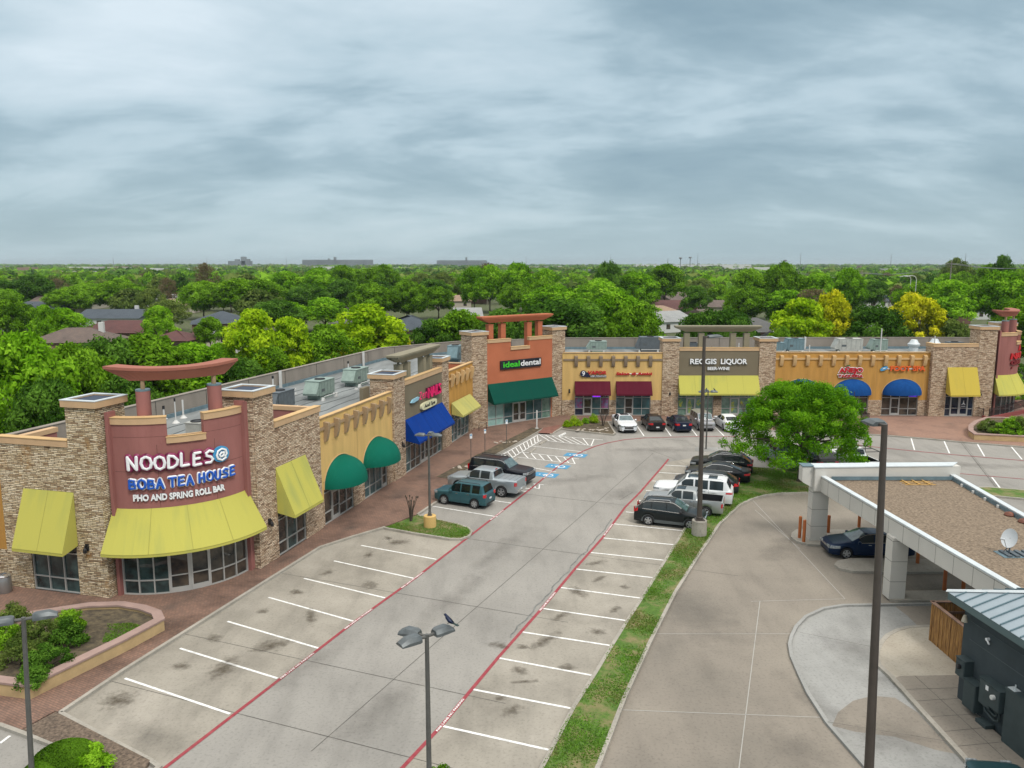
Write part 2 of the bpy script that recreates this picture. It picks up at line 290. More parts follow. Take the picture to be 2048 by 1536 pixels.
M['leaf_y'] = leafmat('leaf_gold', (.24, .29, .008), (.50, .53, .014), (.78, .74, .035))
M['leaf_t'] = leafmat('leaf_tan', (.09, .075, .035), (.17, .135, .07), (.24, .20, .11))
M['leaf_o'] = leafmat('leaf_olive', (.055, .10, .018), (.14, .205, .045), (.24, .31, .07))
# ---------------------------------------------------------------- helpers
def tag(o, label=None, cat=None, group=None, kind=None):
    if label: o['label'] = label
    if cat: o['category'] = cat
    if group: o['group'] = group
    if kind: o['kind'] = kind
    return o
def empty(name, loc=(0, 0, 0), label=None, cat=None, group=None, rz=0):
    o = bpy.data.objects.new(name, None); COL.objects.link(o); o.location = loc; o.rotation_euler = (0, 0, rz); o.empty_display_size = .3
    return tag(o, label, cat, group)
def kids(o): return [c for c in COL.objects if c.parent == o]
KID = {}
def tree_of(o):
    if o.name not in KID: KID[o.name] = [(c, [g for g in COL.objects if g.parent == c]) for c in COL.objects if c.parent == o]
    return KID[o.name]
def dup(o, loc, rz=0, sc=(1, 1, 1), label=None, cat=None, group=None):
    r = o.copy(); COL.objects.link(r); r.location = loc; r.rotation_euler = (0, 0, rz); r.scale = sc
    for k, v in (('label', label), ('category', cat), ('group', group)):
        if v: r[k] = v
    for c, gs in tree_of(o):
        c2 = c.copy(); COL.objects.link(c2); c2.parent = r
        for g in gs:
            g2 = g.copy(); COL.objects.link(g2); g2.parent = c2
    return r
class Fr:
    """vertical facade frame: s along, n outward, z up"""
    def __init__(self, P0, P1, zb=0.0):
        self.o = Vector((*P0, zb)); d = Vector((P1[0]-P0[0], P1[1]-P0[1], 0)); self.len = d.length; d.normalize(); self.d = d; self.nn = Vector((d.y, -d.x, 0))
    def __call__(self, p): return self.o + self.d*p[0] + self.nn*p[1] + Vector((0, 0, p[2]))
class Arc:
    """curved facade bulging outward from a chord: s measured along the chord"""
    def __init__(self, P0, P1, bulge):
        self.f = Fr(P0, P1); c = self.f.len; self.c = c; self.R = (c*c/4+bulge*bulge)/(2*bulge); self.b = bulge; self.len = c
    def __call__(self, p):
        s = p[0]-self.c/2; r = self.R; y0 = self.b-r
        a = math.asin(max(-1, min(1, s/r))); rr = r+p[1]
        return self.f((self.c/2+rr*math.sin(a), y0+rr*math.cos(a), p[2]))
ID = lambda p: Vector(p)
class MB:
    def __init__(s, T=ID): s.v = []; s.f = []; s.T = T
    def vert(s, p): s.v.append(s.T(p)); return len(s.v)-1
    def face(s, *pts): s.f.append([s.vert(p) for p in pts]); return s
    def box(s, a0, a1, b0, b1, c0, c1):
        i = [s.vert((a, b, c)) for c in (c0, c1) for b in (b0, b1) for a in (a0, a1)]
        for q in ((0, 1, 5, 4), (1, 3, 7, 5), (3, 2, 6, 7), (2, 0, 4, 6), (4, 5, 7, 6), (0, 2, 3, 1)): s.f.append([i[k] for k in q])
        return s
    def sbox(s, a0, a1, b0, b1, c0, c1, step=.6):
        k = max(1, int(round(abs(a1-a0)/step)))
        for j in range(k):
            # segmented along s for curved frames, end caps only at ends
            x0 = a0+(a1-a0)*j/k; x1 = a0+(a1-a0)*(j+1)/k
            i = [s.vert((a, b, c)) for c in (c0, c1) for b in (b0, b1) for a in (x0, x1)]
            q = [(0, 1, 5, 4), (3, 2, 6, 7), (4, 5, 7, 6), (0, 2, 3, 1)]
            if j == 0: q.append((2, 0, 4, 6))
            if j == k-1: q.append((1, 3, 7, 5))
            for t in q: s.f.append([i[m] for m in t])
        return s
    def prism(s, poly, a0, a1, ax=0):
        """poly of (n,z) swept along s (ax 0); poly of (s,z) swept along n (ax 1); poly of (x,y) swept in z (ax 2)"""
        def P(q, a): return ((a, q[0], q[1]), (q[0], a, q[1]), (q[0], q[1], a))[ax]
        A = [s.vert(P(q, a0)) for q in poly]; B = [s.vert(P(q, a1)) for q in poly]; n = len(poly)
        s.f.append(A); s.f.append(B[::-1])
        for k in range(n): s.f.append([A[(k+1) % n], A[k], B[k], B[(k+1) % n]])
        return s
    def loft(s, rings, caps=True, closed=True):
        I = [[s.vert(p) for p in r] for r in rings]; n = len(I[0])
        for a, b in zip(I, I[1:]):
            for k in range(n if closed else n-1): s.f.append([a[k], a[(k+1) % n], b[(k+1) % n], b[k]])
        if caps: s.f.append(I[0][::-1]); s.f.append(I[-1])
        return s
    def tube(s, pts, r, n=8, caps=True, flat=None):
        """round bar through pts; r a number or list; flat = squash factor along y"""
        P = [Vector(p) for p in pts]; rr = r if isinstance(r, (list, tuple)) else [r]*len(P); rings = []
        up = Vector((0, 0, 1)); px = None
        for k, p in enumerate(P):
            d = (P[min(k+1, len(P)-1)]-P[max(k-1, 0)])
            if d.length < 1e-6: d = Vector((0, 0, 1))
            d.normalize(); a = up if abs(d.z) < .95 else Vector((1, 0, 0))
            x = d.cross(a).normalized() if px is None else (px-d*px.dot(d)).normalized(); px = x; y = d.cross(x)
            ring = []
            for j in range(n):
                t = 2*PI*j/n; o = (x*math.cos(t)+y*math.sin(t))*rr[k]
                if flat: o = Vector((o.x, o.y*flat, o.z))
                ring.append(p+o)
            rings.append(ring)
        return s.loft(rings, caps)
    def lathe(s, prof, c=(0, 0, 0), n=16, ax='z'):
        rings = []
        for (r, h) in prof:
            rg = []
            for j in range(n):
                t = 2*PI*j/n; a, b = r*math.cos(t), r*math.sin(t)
                rg.append((c[0]+a, c[1]+b, c[2]+h) if ax == 'z' else ((c[0]+a, c[1]+h, c[2]+b) if ax == 'y' else (c[0]+h, c[1]+a, c[2]+b)))
            rings.append(rg)
        return s.loft(rings, True)
    def poly(s, pts, z): s.f.append([s.vert((p[0], p[1], z)) for p in pts]); return s
    def ribbon(s, pts, w, z0, z1, off=0., closed=False):
        """upright strip (kerb, painted line) following a ground polyline"""
        n = len(pts); L_, R_ = [], []
        for k in range(n):
            if closed: a, b = Vector(pts[k-1]), Vector(pts[(k+1) % n])
            else: a, b = Vector(pts[max(k-1, 0)]), Vector(pts[min(k+1, n-1)])
            p = Vector(pts[k])
            if closed or 0 < k < n-1:
                d1 = (p-a).normalized(); d2 = (b-p).normalized(); d = (d1+d2)
                if d.length < 1e-6: d = d1
                d.normalize(); m = 1/max(.5, (d.x*d1.x+d.y*d1.y))
            else: d = (b-a).normalized(); m = 1
            nn = Vector((d.y, -d.x))*m
            L_.append(p+nn*(off-w/2)); R_.append(p+nn*(off+w/2))
        rg = [[(l.x, l.y, z0), (r.x, r.y, z0), (r.x, r.y, z1), (l.x, l.y, z1)] for l, r in zip(L_, R_)]
        if closed: rg.append(rg[0])
        if z1-z0 < 1e-4:
            for a, b in zip(rg, rg[1:]): s.face(a[0], a[1], b[1], b[0])
            return s
        return s.loft(rg, not closed)
    def add(s, vs, fs, fn=None):
        b = len(s.v)
        for p in vs: s.v.append(s.T(fn(p) if fn else p))
        for f in fs: s.f.append([b+i for i in f])
        return s
    def build(s, name, material, parent=None, smooth=None, rec=True):
        me = bpy.data.meshes.new(name)
        off = parent.matrix_basis.translation if parent is not None and parent.parent is None else None
        loc = None
        if off is not None: vs = [tuple(p-off) for p in s.v]
        elif parent is not None and parent.parent is not None:
            off = parent.parent.matrix_basis.translation; vs = [tuple(p-off) for p in s.v]
        else: vs = [tuple(p) for p in s.v]
        me.from_pydata(vs, [], s.f); me.update()
        bm = bmesh.new(); bm.from_mesh(me)
        if rec: bmesh.ops.recalc_face_normals(bm, faces=bm.faces)
        uv = bm.loops.layers.uv.new('uv')
        for f in bm.faces:
            nrm = f.normal
            if abs(nrm.z) < .75:
                t = Vector((-nrm.y, nrm.x, 0))
                if t.length < 1e-6: t = Vector((1, 0, 0))
                t.normalize()
                for lp in f.loops: c = lp.vert.co; lp[uv].uv = (c.dot(t), c.z)
            else:
                for lp in f.loops: lp[uv].uv = (lp.vert.co.x, lp.vert.co.y)
        bm.to_mesh(me); bm.free()
        if smooth is not None:
            me.shade_smooth()
            if smooth < 179: me.set_sharp_from_angle(angle=R(smooth))
        me.materials.append(M[material] if isinstance(material, str) else material)
        o = bpy.data.objects.new(name, me); COL.objects.link(o)
        if parent is not None: o.parent = parent
        return o
def struct(name, mb, m, **k): return tag(mb.build(name, m, **k), kind='structure')
def arcpts(p0, p1, b, n=8):
    """points of an arc from p0 to p1 bulging by b to the right of the direction of travel"""
    a = Arc(p0, p1, abs(b)) if b > 0 else Arc(p1, p0, abs(b)); L_ = a.c
    q = [tuple(a((L_*k/n, 0, 0)))[:2] for k in range(n+1)]
    return q if b > 0 else q[::-1]
# ---------------------------------------------------------------- lettering
def text_geo(txt, size, off=0., ext=.03, shear=0., sp=1., bold=0.):
    c = bpy.data.curves.new('lettering', 'FONT'); c.body = txt; c.size = size; c.offset = off; c.extrude = ext; c.shear = shear; c.space_character = sp; c.align_x = 'CENTER'; c.align_y = 'CENTER'
    c.resolution_u = 3
    o = bpy.data.objects.new('lettering', c); COL.objects.link(o); bpy.context.view_layer.update()
    me = bpy.data.meshes.new_from_object(o.evaluated_get(bpy.context.evaluated_depsgraph_get()))
    vs = [tuple(v.co) for v in me.vertices]; fs = [tuple(p.vertices) for p in me.polygons]
    bpy.data.objects.remove(o); bpy.data.curves.remove(c); bpy.data.meshes.remove(me)
    return vs, fs
def put_text(mb, txt, s, n, z, size, off=0., ext=.03, shear=0., sp=1., tilt=0., wfit=None, hs=1.):
    """letters standing on a facade frame: centre (s,z), face at distance n"""
    vs, fs = text_geo(txt, size, off, ext, shear, sp)
    k = 1.
    if wfit:
        xs = [v[0] for v in vs]; k = wfit/(max(xs)-min(xs)); mid = (max(xs)+min(xs))/2
    else: mid = 0
    mb.add(vs, fs, lambda p: (s+(p[0]-mid)*k, n+p[2], z+p[1]*hs+(p[0]-mid)*k*tilt))
    return mb
STK = {  # hand-brush strokes in a 1x1 cell
 'N': ([(.12, 0), (.10, 1)], [(.10, .95), (.72, .05)], [(.74, .02), (.78, 1.02)]),
 'O': ([(.45, 1), (.16, .86), (.05, .5), (.18, .12), (.48, 0), (.78, .14), (.88, .5), (.76, .86), (.45, 1)],),
 'D': ([(.10, .02), (.14, .98)], [(.14, .98), (.55, .92), (.88, .6), (.80, .25), (.45, .04), (.10, .02)]),
 'L': ([(.14, 1.05), (.10, .06)], [(.10, .06), (.72, .10)]),
 'E': ([(.16, .98), (.10, .02)], [(.16, .98), (.72, 1.0)], [(.13, .52), (.62, .55)], [(.10, .02), (.72, .06)]),
 'S': ([(.78, .88), (.48, 1.0), (.18, .84), (.22, .62), (.60, .48), (.76, .26), (.56, .04), (.12, .06)],),
 'B': ([(.14, .02), (.16, .98)], [(.16, .98), (.66, .92), (.66, .62), (.16, .52)], [(.16, .52), (.76, .46), (.74, .08), (.14, .02)]),
 'A': ([(.06, 0), (.42, 1.0)], [(.42, 1.0), (.80, -.05)], [(.2, .34), (.66, .36)]),
 'T': ([(.02, .98), (.82, 1.0)], [(.42, .98), (.38, -.02)]),
 'H': ([(.14, 1), (.10, 0)], [(.74, 1.02), (.72, 0)], [(.12, .5), (.73, .52)]),
 'U': ([(.12, 1), (.12, .3), (.36, .02), (.66, .12), (.76, .4), (.78, 1)],),
 '@': ([(.86, .12), (.5, -.06), (.1, .15), (0, .5), (.14, .88), (.5, 1.05), (.88, .88), (.98, .5), (.82, .26), (.68, .4), (.70, .68)], [(.68, .62), (.46, .70), (.30, .5), (.36, .3), (.56, .3), (.68, .46)]),
 'Z': ([(.08, .95), (.78, .92)], [(.78, .92), (.1, .06)], [(.1, .06), (.82, .02)]),
 'I': ([(.3, 1), (.3, 0)],), '-': ([(.1, .5), (.7, .5)],),
 'e': ([(.15, .38), (.7, .42), (.6, .66), (.25, .62), (.1, .3), (.35, .02), (.7, .1)],),
 'n': ([(.15, .65), (.12, 0)], [(.14, .5), (.5, .68), (.68, .5), (.66, 0)]),
}
def brush(mb, txt, s0, z0, h, cw, r, n, dep, tilt=0., bounce=0.):
    x = s0; k = 0
    for ch in txt:
        if ch != ' ':
            for st in STK[ch]:
                dz = bounce*math.sin(k*2.1)
                pts = [(x+p[0]*cw, n, z0+p[1]*h+dz+(x-s0)*tilt) for p in st]
                mb.tube(pts, r, 8, True, flat=dep)
                for p in pts: mb.lathe([(r*.02, -r*dep*.98), (r*.7, -r*dep*.7), (r*.98, 0), (r*.7, r*dep*.7), (r*.02, r*dep*.98)], p, 8, 'y')
            x += cw*(1.06 if ch not in 'I' else .6)
        else: x += cw*.55
        k += 1
    return x
# ---------------------------------------------------------------- facade pieces
def wall(mb, s0, s1, z0, z1, holes=(), n0=-.3, n1=0., step=None):
    """wall slab with openings; holes = (sa, sb, za, zb)"""
    S = sorted({s0, s1, *[h[0] for h in holes], *[h[1] for h in holes]}); Z = sorted({z0, z1, *[h[2] for h in holes], *[h[3] for h in holes]})
    S = [x for x in S if s0 <= x <= s1]; Z = [x for x in Z if z0 <= x <= z1]
    if step:
        S2 = []
        for a, b in zip(S, S[1:]):
            k = max(1, int((b-a)/step)); S2 += [a+(b-a)*j/k for j in range(k)]
        S = S2+[s1]
    def hole(i, j):
        if i < 0 or j < 0 or i >= len(S)-1 or j >= len(Z)-1: return True
        a = (S[i]+S[i+1])/2; c = (Z[j]+Z[j+1])/2
        return any(h[0] < a < h[1] and h[2] < c < h[3] for h in holes)
    for i in range(len(S)-1):
        for j in range(len(Z)-1):
            if hole(i, j): continue
            a, b, c, d = S[i], S[i+1], Z[j], Z[j+1]
            mb.face((a, n1, c), (b, n1, c), (b, n1, d), (a, n1, d)); mb.face((a, n0, c), (a, n0, d), (b, n0, d), (b, n0, c))
            if hole(i-1, j): mb.face((a, n0, c), (a, n1, c), (a, n1, d), (a, n0, d))
            if hole(i+1, j): mb.face((b, n1, c), (b, n0, c), (b, n0, d), (b, n1, d))
            if hole(i, j-1): mb.face((a, n0, c), (b, n0, c), (b, n1, c), (a, n1, c))
            if hole(i, j+1): mb.face((a, n1, d), (b, n1, d), (b, n0, d), (a, n0, d))
    return mb
def shopfront(T, parent, s0, s1, z0, z1, cols, rails, doors=(), glass='glass', n=-.12, door_h=2.05, mull=.055, glasses=None, step=None):
    """aluminium storefront: cols = fractions of verticals, rails = transom heights, doors = column indexes"""
    C = [s0+(s1-s0)*c for c in cols]; f = MB(T); m = mull
    for c in C:
        a = c-m/2 if s0 < c < s1 else (c if c <= s0 else c-m)
        f.box(a, a+m, n-.06, n+.06, z0, z1)
    f.sbox(s0+m, s1-m, n-.058, n+.058, z0, z0+m, .5); f.sbox(s0+m, s1-m, n-.058, n+.058, z1-m, z1, .5)
    for i in range(len(C)-1):
        a, b = C[i]+m/2, C[i+1]-m/2
        if i in doors:
            f.box(a, b, n-.055, n+.055, door_h, door_h+m)
            if z1-door_h > .5: pass
        else:
            for r in rails: f.box(a, b, n-.055, n+.055, r-m/2, r+m/2)
    fo = f.build('window', 'alu', parent)
    g = {}
    for i in range(len(C)-1):
        gm = (glasses or {}).get(i, glass)
        q = g.setdefault(gm, MB(T)); q.face((C[i], n-.02, z0), (C[i+1], n-.02, z0), (C[i+1], n-.02, z1), (C[i], n-.02, z1))
    for gm, q in g.items(): q.build('pane', gm, fo, rec=False)
    for i in doors:
        a, b = C[i]+m/2+.01, C[i+1]-m/2-.01; d = MB(T); k = .075
        d.box(a, a+k, n+.0, n+.07, z0+.01, door_h-.01); d.box(b-k, b, n, n+.07, z0+.01, door_h-.01)
        d.box(a+k, b-k, n, n+.07, door_h-.1, door_h-.01); d.box(a+k, b-k, n, n+.07, z0+.01, z0+.26); d.box(a+k, b-k, n+.01, n+.06, 1.0, 1.05)
        hs = b-.14 if (i+1 not in doors) and (i-1 not in doors) else (b-.05 if i+1 in doors else a+.05)
        d.tube([(hs, n+.13, .85), (hs, n+.13, 1.25)], .018, 6); d.box(hs-.015, hs+.015, n+.06, n+.13, .86, .89); d.box(hs-.015, hs+.015, n+.06, n+.13, 1.2, 1.23)
        d.build('door', 'alu', fo)
    return fo
def awn_slope(T, parent, s0, s1, zt, zb, p, m, val=.16, step=99, name='awning', inset=0.):
    a = MB(T); poly = [(.012, zt), (.012, zb+.22), (p-.05, zb), (p, zb), (p, zb+val)]
    k = max(1, int((s1-s0)/step)); rings = []
    for j in range(k+1):
        s = s0+(s1-s0)*j/k; rings.append([(s, q[0], q[1]) for q in poly])
    a.loft(rings, True)
    o = a.build(name, m, parent); h = MB(T); rings = [[(s0+(s1-s0)*j/k, p+.001, zb+val-.03), (s0+(s1-s0)*j/k, p+.007, zb+val-.03), (s0+(s1-s0)*j/k, p+.007, zb+val-.008), (s0+(s1-s0)*j/k, p+.001, zb+val-.008)] for j in range(k+1)]
    h.loft(rings, True)
    sl_ = math.hypot(p, zt-zb-val)
    for i in range(1, max(2, int((s1-s0)/1.5))):
        s = s0+(s1-s0)*i/max(2, int((s1-s0)/1.5)); nz = (zt-zb-val)/sl_; nx = p/sl_
        h.loft([[(s-.012, .012+nz*.003, zt+nx*.003), (s+.012, .012+nz*.003, zt+nx*.003), (s+.012, .012+nz*.008, zt+nx*.008), (s-.012, .012+nz*.008, zt+nx*.008)], [(s-.012, p+nz*.003, zb+val+nx*.003), (s+.012, p+nz*.003, zb+val+nx*.003), (s+.012, p+nz*.008, zb+val+nx*.008), (s-.012, p+nz*.008, zb+val+nx*.008)]], True)
    hm = m+'_seam'
    if hm not in M: c_ = [e.color for nd_ in M[m].node_tree.nodes if nd_.type == 'VALTORGB' for e in nd_.color_ramp.elements][-2:][0]; M[hm] = mat(hm, tuple(x*.72 for x in c_[:3]), .9)
    h.build('awning_seams', hm, o)
    return o
def awn_dome(T, parent, s0, s1, zt, zb, p, m):
    """quarter-dome fabric awning: arched top against the wall, bulging forward to a curved lower hem"""
    mid = (s0+s1)/2; hw = (s1-s0)/2; H = zt-zb; a = MB(T); nu, nv = 28, 12; g = []
    for i in range(nv+1):
        ph = PI/2*i/nv      # 0 = hem plane (front), pi/2 = wall plane
        row = []
        for j in range(nu+1):
            th = PI*j/nu
            x = -math.cos(th); y = math.sin(th)
            # lower hem: ellipse (hw, p) in plan; wall arch: ellipse (hw, H); interpolate on an ellipsoid
            row.append((mid+hw*x, .015+p*y*math.cos(ph)*(1 if y > 0 else 0), zb+H*y*math.sin(ph)))
        g.append(row)
    for i in range(nv):
        for j in range(nu): a.face(g[i][j], g[i][j+1], g[i+1][j+1], g[i+1][j])
    hem = g[0]
    for j in range(nu): a.face((hem[j][0], hem[j][1], zb-.12), (hem[j+1][0], hem[j+1][1], zb-.12), hem[j+1], hem[j])
    o = a.build('awning', m, parent, smooth=50)
    bm = bmesh.new(); bm.from_mesh(o.data); bmesh.ops.remove_doubles(bm, verts=bm.verts, dist=.002); bmesh.ops.recalc_face_normals(bm, faces=bm.faces); bm.to_mesh(o.data); bm.free()
    t = MB(T); pts = [(mid+(hw+.05)*-math.cos(PI*j/nu), .03, zb+(H+.05)*math.sin(PI*j/nu)) for j in range(nu+1)]
    t.tube([(pts[0][0], .03, zb-.12)]+pts+[(pts[-1][0], .03, zb-.12)], .035, 6); t.build('awning_piping', 'corbel_y', o)
    return o
def coping(T, parent, s0, s1, z, h, n0=-.35, n1=.06, name='coping', m='cap', step=99):
    c = MB(T); c.sbox(s0, s1, n0, n1, z, z+h, step); o = c.build(name, m, parent)
    c2 = MB(T); c2.sbox(s0-.02, s1+.02, n0-.03, n1+.03, z+h+.002, z+h+.035, step); c2.build('cap_flashing', 'corbel_y', o)
    return o
def tower(T, parent, s0, s1, n0, n1, z1, stone='stone', cap_h=.33, zb=0.):
    a = MB(T); a.box(s0, s1, n0, n1, zb, z1); a.build('stone_tower', stone, parent)
    c = MB(T); e = .13; w_ = .22
    for (a0, a1, b0, b1) in ((s0-e, s1+e, n1+e-w_, n1+e), (s0-e, s1+e, n0-e, n0-e+w_), (s0-e, s0-e+w_, n0-e+w_, n1+e-w_), (s1+e-w_, s1+e, n0-e+w_, n1+e-w_)): c.box(a0, a1, b0, b1, z1, z1+cap_h)
    d_ = MB(T); d_.box(s0-e+w_, s1+e-w_, n0-e+w_, n1+e-w_, z1+.002, z1+cap_h-.05); d_.build('cap_well_fill', 'well', parent)  # dark fill just below the rim stands in for a deep well
    o = c.build('tower_cap', 'cap', parent)
    c = MB(T); z = z1+cap_h+.002
    for (a0, a1, b0, b1) in ((s0-e-.02, s1+e+.02, n1+e-w_, n1+e+.02), (s0-e-.02, s1+e+.02, n0-e-.02, n0-e+w_), (s0-e-.02, s0-e+w_, n0-e+w_, n1+e-w_), (s1+e-w_, s1+e+.02, n0-e+w_, n1+e-w_)): c.box(a0, a1, b0, b1, z, z+.04)
    c.build('cap_flashing', 'white_metal', o)
def corbels(T, parent, cs, zt, zb, m, band, s0, s1, w_=.28, d=.42):
    b = MB(T); b.box(s0, s1, .0, .09, band[0], band[1]); b.build('trim_band', m, parent)
    for c in cs:
        q = MB(T); H = zt-zb
        d = .34; q.prism([(.004, zt), (d, zt-.05), (d+.02, zt-.16), (d, zt-.4*H), (d-.07, zt-.7*H), (.17, zb+.06), (.10, zb), (.004, zb)], c-w_/2, c+w_/2, 0)
        q.build('corbel', m, parent)
def canopy_beam(T, parent, s0, s1, t0, t1, zb, z1, zt, n0, n1, m, step=99, dish=0.):
    """flared roof-top beam: narrow soffit t0..t1 widening upward to s0..s1, thick flat brim"""
    b = MB(T); k = max(1, int((s1-s0)/step)); rings = []
    ctr = (s0+s1)/2
    fr_ = [0] if False else None
    for j in range(k+1):
        f = j/k; sT = s0+(s1-s0)*f; sB = t0+(t1-t0)*f
        cv = dish*(2*f-1)**2
        rings.append([(sB, n0+.25, zb), (sB, n1-.25, zb), (sT+(.04 if j == 0 else (-.04 if j == k else 0)), n1, z1+cv), (sT, n1, zt+cv), (sT, n0, zt+cv), (sT, n0, z1+cv)])
    b.loft(rings, True); o = b.build('roof_beam', m, parent)
    t = MB(T); rings = []
    for j in range(k+1):
        f = j/k; s = s0+(s1-s0)*f; cv = dish*(2*f-1)**2
        if j == 0: s -= .05
        if j == k: s += .05
        rings.append([(s, n0-.05, zt-.1+cv), (s, n1+.05, zt-.1+cv), (s, n1+.05, zt+.04+cv), (s, n0-.05, zt+.04+cv)])
    t.loft(rings, True); t.build('beam_brim', m, o)
    return o
def lamp(T, s, z, name='wall_light', parent=None):
    q = MB(T); q.box(s-.08, s+.08, .005, .1, z, z+.34); q.tube([(s, .1, z+.28), (s, .2, z+.28), (s, .2, z+.2)], .03, 6); q.lathe([(.03, .2), (.1, .1), (.09, -.08), (.02, -.08)], (s, .2, z), 8)
    return q.build(name, 'black', parent)
# ================================================================ ground
def road(name, pts, z, m): return struct(name, MB().poly(pts, z), m)
struct('ground', MB().poly([(-12000, -300), (12000, -300), (12000, 16000), (-12000, 16000)], -.06), 'ground')
road('parking_lot', [(-70, -10), (110, -10), (110, 84.5), (3.5, 84.5), (-3.0, 79), (-9.8, 56), (-14, 40), (-19, 28.5), (-70, 24)], 0, 'lot')
# warmer concrete of the parking bays
road('parking_bays', [G(120, 1424), G(245, 1340), G(480, 1195), G(640, 1095), G(770, 1058), G(900, 1078), G(935, 1076), G(830, 1157), G(710, 1243), G(640, 1297), G(470, 1428), G(330, 1536), (-12.3, 23.0), G(318, 1530)], .004, 'stall')
road('parking_bays', [G(805, 1536), G(883, 1452), G(996, 1316), G(1084, 1217), G(1150, 1138), G(1205, 1076), G(1250, 1015), G(1280, 985), G(1332, 925), G(1445, 905), G(1400, 1010), G(1351, 1090), G(1285, 1197), G(1225, 1292), G(1147, 1418), G(1085, 1536), (.5, 22.5), (-4.5, 22.5)], .004, 'stall')
MR = [G(1150, 1660), G(1198, 1536), G(1250, 1400), G(1300, 1290), G(1350, 1190), G(1400, 1110), G(1440, 1050), G(1480, 1012), G(1505, 1000), G(1530, 993), G(1560, 989), G(1612, 988), (27, 57.2)]
road('drive_lane', MR+[(30.5, 56), (30.5, 14), (1, 14)], .004, 'drive')
# kerbed pads
def kerbed(name, pts, z, m, kerb=True, closed=True, kpts=None, kw=.16, knm='kerb'):
    s_ = MB(); s_.prism(pts, -.03, z, 2); o = struct(name, s_, m)
    if kerb: struct(knm, MB().ribbon(kpts or pts, kw, -.03, z+.012, 0, closed), 'kerb')
    return o
KL = [G(120, 1424, .12), G(245, 1340, .12), G(365, 1263, .12), G(480, 1193, .12), G(560, 1143, .12), G(640, 1093, .12), G(770, 1055, .12)]
KL = [G(120, 1424, .12), G(245, 1340, .12), G(365, 1265, .12), G(480, 1193, .12), G(560, 1143, .12), G(640, 1093, .12), G(705, 1072, .12), G(770, 1053, .12)]
BACK = [G(835, 1028, .12), G(875, 1001, .12), G(925, 942, .12), G(980, 913, .12), G(1027, 889, .12), G(1086, 857, .12)]
sw = KL+BACK+[G(1101, 868, .12), G(1121, 857, .12), G(1216, 842.5, .12), G(1300, 842.5, .12), G(1472, 841, .12), G(1492, 858, .12), G(1630, 864, .12), G(1760, 869, .12), G(1800, 872, .12), G(1860, 877, .12), G(1921, 883, .12), G(2048, 893, .12), (75, 62), (75, 100), (20, 100), (2, 84.2), (-6, 80), (-16, 45), (-22, 40), (-60, 46), (-60, 27), G(-90, 1440, .12), G(0, 1446, .12), G(42, 1459, .12), G(109, 1422, .12)]
kerbed('sidewalk', sw, .12, 'paver', False)
struct('kerb', MB().ribbon(KL, .17, -.03, .128, .0), 'kerb')
struct('kerb', MB().ribbon(BACK, .17, -.03, .128, .0), 'kerb')
struct('kerb', MB().ribbon([G(1101, 868, .12), G(1121, 857, .12)], .17, -.03, .128, .0), 'kerb')
struct('kerb', MB().ribbon([G(1216, 842.5, .12), G(1300, 842.5, .12), G(1472, 841, .12), G(1492, 858, .12), G(1630, 864, .12), G(1760, 869, .12), G(1860, 877, .12), G(1921, 883, .12), G(2048, 893, .12), (75, 62)], .17, -.03, .128, .0), 'kerb')
struct('kerb', MB().ribbon([G(-90, 1442, .12), G(0, 1448, .12), G(98, 1484, .12), (-12.9, 24.2), (-10.5, 22)], .17, -.03, .128, .0), 'kerb')
struct('kerb', MB().ribbon([G(120, 1424, .12), G(300, 1519, .12), G(318, 1532, .12), (-12.1, 23.4), (-12.3, 22.3)], .17, -.03, .128, .0), 'kerb')
# paler paving to the right + drop kerb patch
road('sidewalk', [G(1800, 871, .12), G(1860, 876, .12), G(1921, 882, .12), G(2048, 892, .12), (75, 62.3), (75, 85.6), (37, 85.6), (37, 77)], .124, 'paver2')
road('crossing', [G(1087, 858), G(1122, 851), G(1103, 869.5), G(1076, 868)], .128, 'red_paver')if False else None
# planting beds
kerbed('mulch_bed', [G(112, 1424, .12), G(300, 1521, .12), (-12.2, 23.2), (-12.4, 22), (-13.2, 22), (-12.9, 24.0), G(98, 1482, .12), G(45, 1460, .12)], .135, 'mulch', False)
PEN = [G(770, 1055, .12), G(830, 1066, .12), G(900, 1077, .12), G(922, 1077, .12), G(938, 1071, .12), G(943, 1062, .12), G(936, 1055, .12), G(915, 1048, .12), G(880, 1040, .12), G(835, 1030, .12)]
kerbed('grass_island', PEN, .13, 'grass', True, False)
kerbed('planting_bed', [G(873, 954, .12), G(965, 905, .12), G(1064, 855.5, .12), G(1084, 857.5, .12), G(1027, 889.5, .12), G(980, 913.5, .12), G(925, 943, .12), G(897, 957, .12)], .15, 'soil', False)
MU = [G(1121, 857, .12), G(1160, 862, .12), G(1226, 869, .12), G(1230, 866, .12), G(1216, 843, .12), G(1152, 843, .12), G(1131, 849, .12)]
kerbed('mulch_bed', MU, .14, 'soil', True)
IS2 = [G(1472, 841, .12), G(1490, 841, .12), G(1516, 857, .12), G(1512, 862, .12), G(1496, 860, .12)]
kerbed('mulch_bed', IS2, .14, 'soil', True)
ML = [G(1060, 1590), G(1085, 1536), G(1147, 1418), G(1189, 1352), G(1225, 1292), G(1256, 1242), G(1285, 1197), G(1318, 1143), G(1351, 1090), G(1400, 1010), G(1425, 960), G(1446, 918), G(1456, 907), G(1464, 912), G(1470, 932), G(1500, 936), G(1600, 943), (27.5, 61.3)]
kerbed('grass_median', ML+MR[::-1], .12, 'grass', False)
struct('kerb', MB().ribbon(ML, .16, -.03, .135, .02), 'kerb'); struct('kerb', MB().ribbon(MR, .16, -.03, .135, -.02), 'kerb')
GR = [G(1940, 978), G(1975, 977), G(2048, 983), (50, 53.4), (50, 50.5), G(2048, 1000), G(2005, 996), G(1960, 992)]
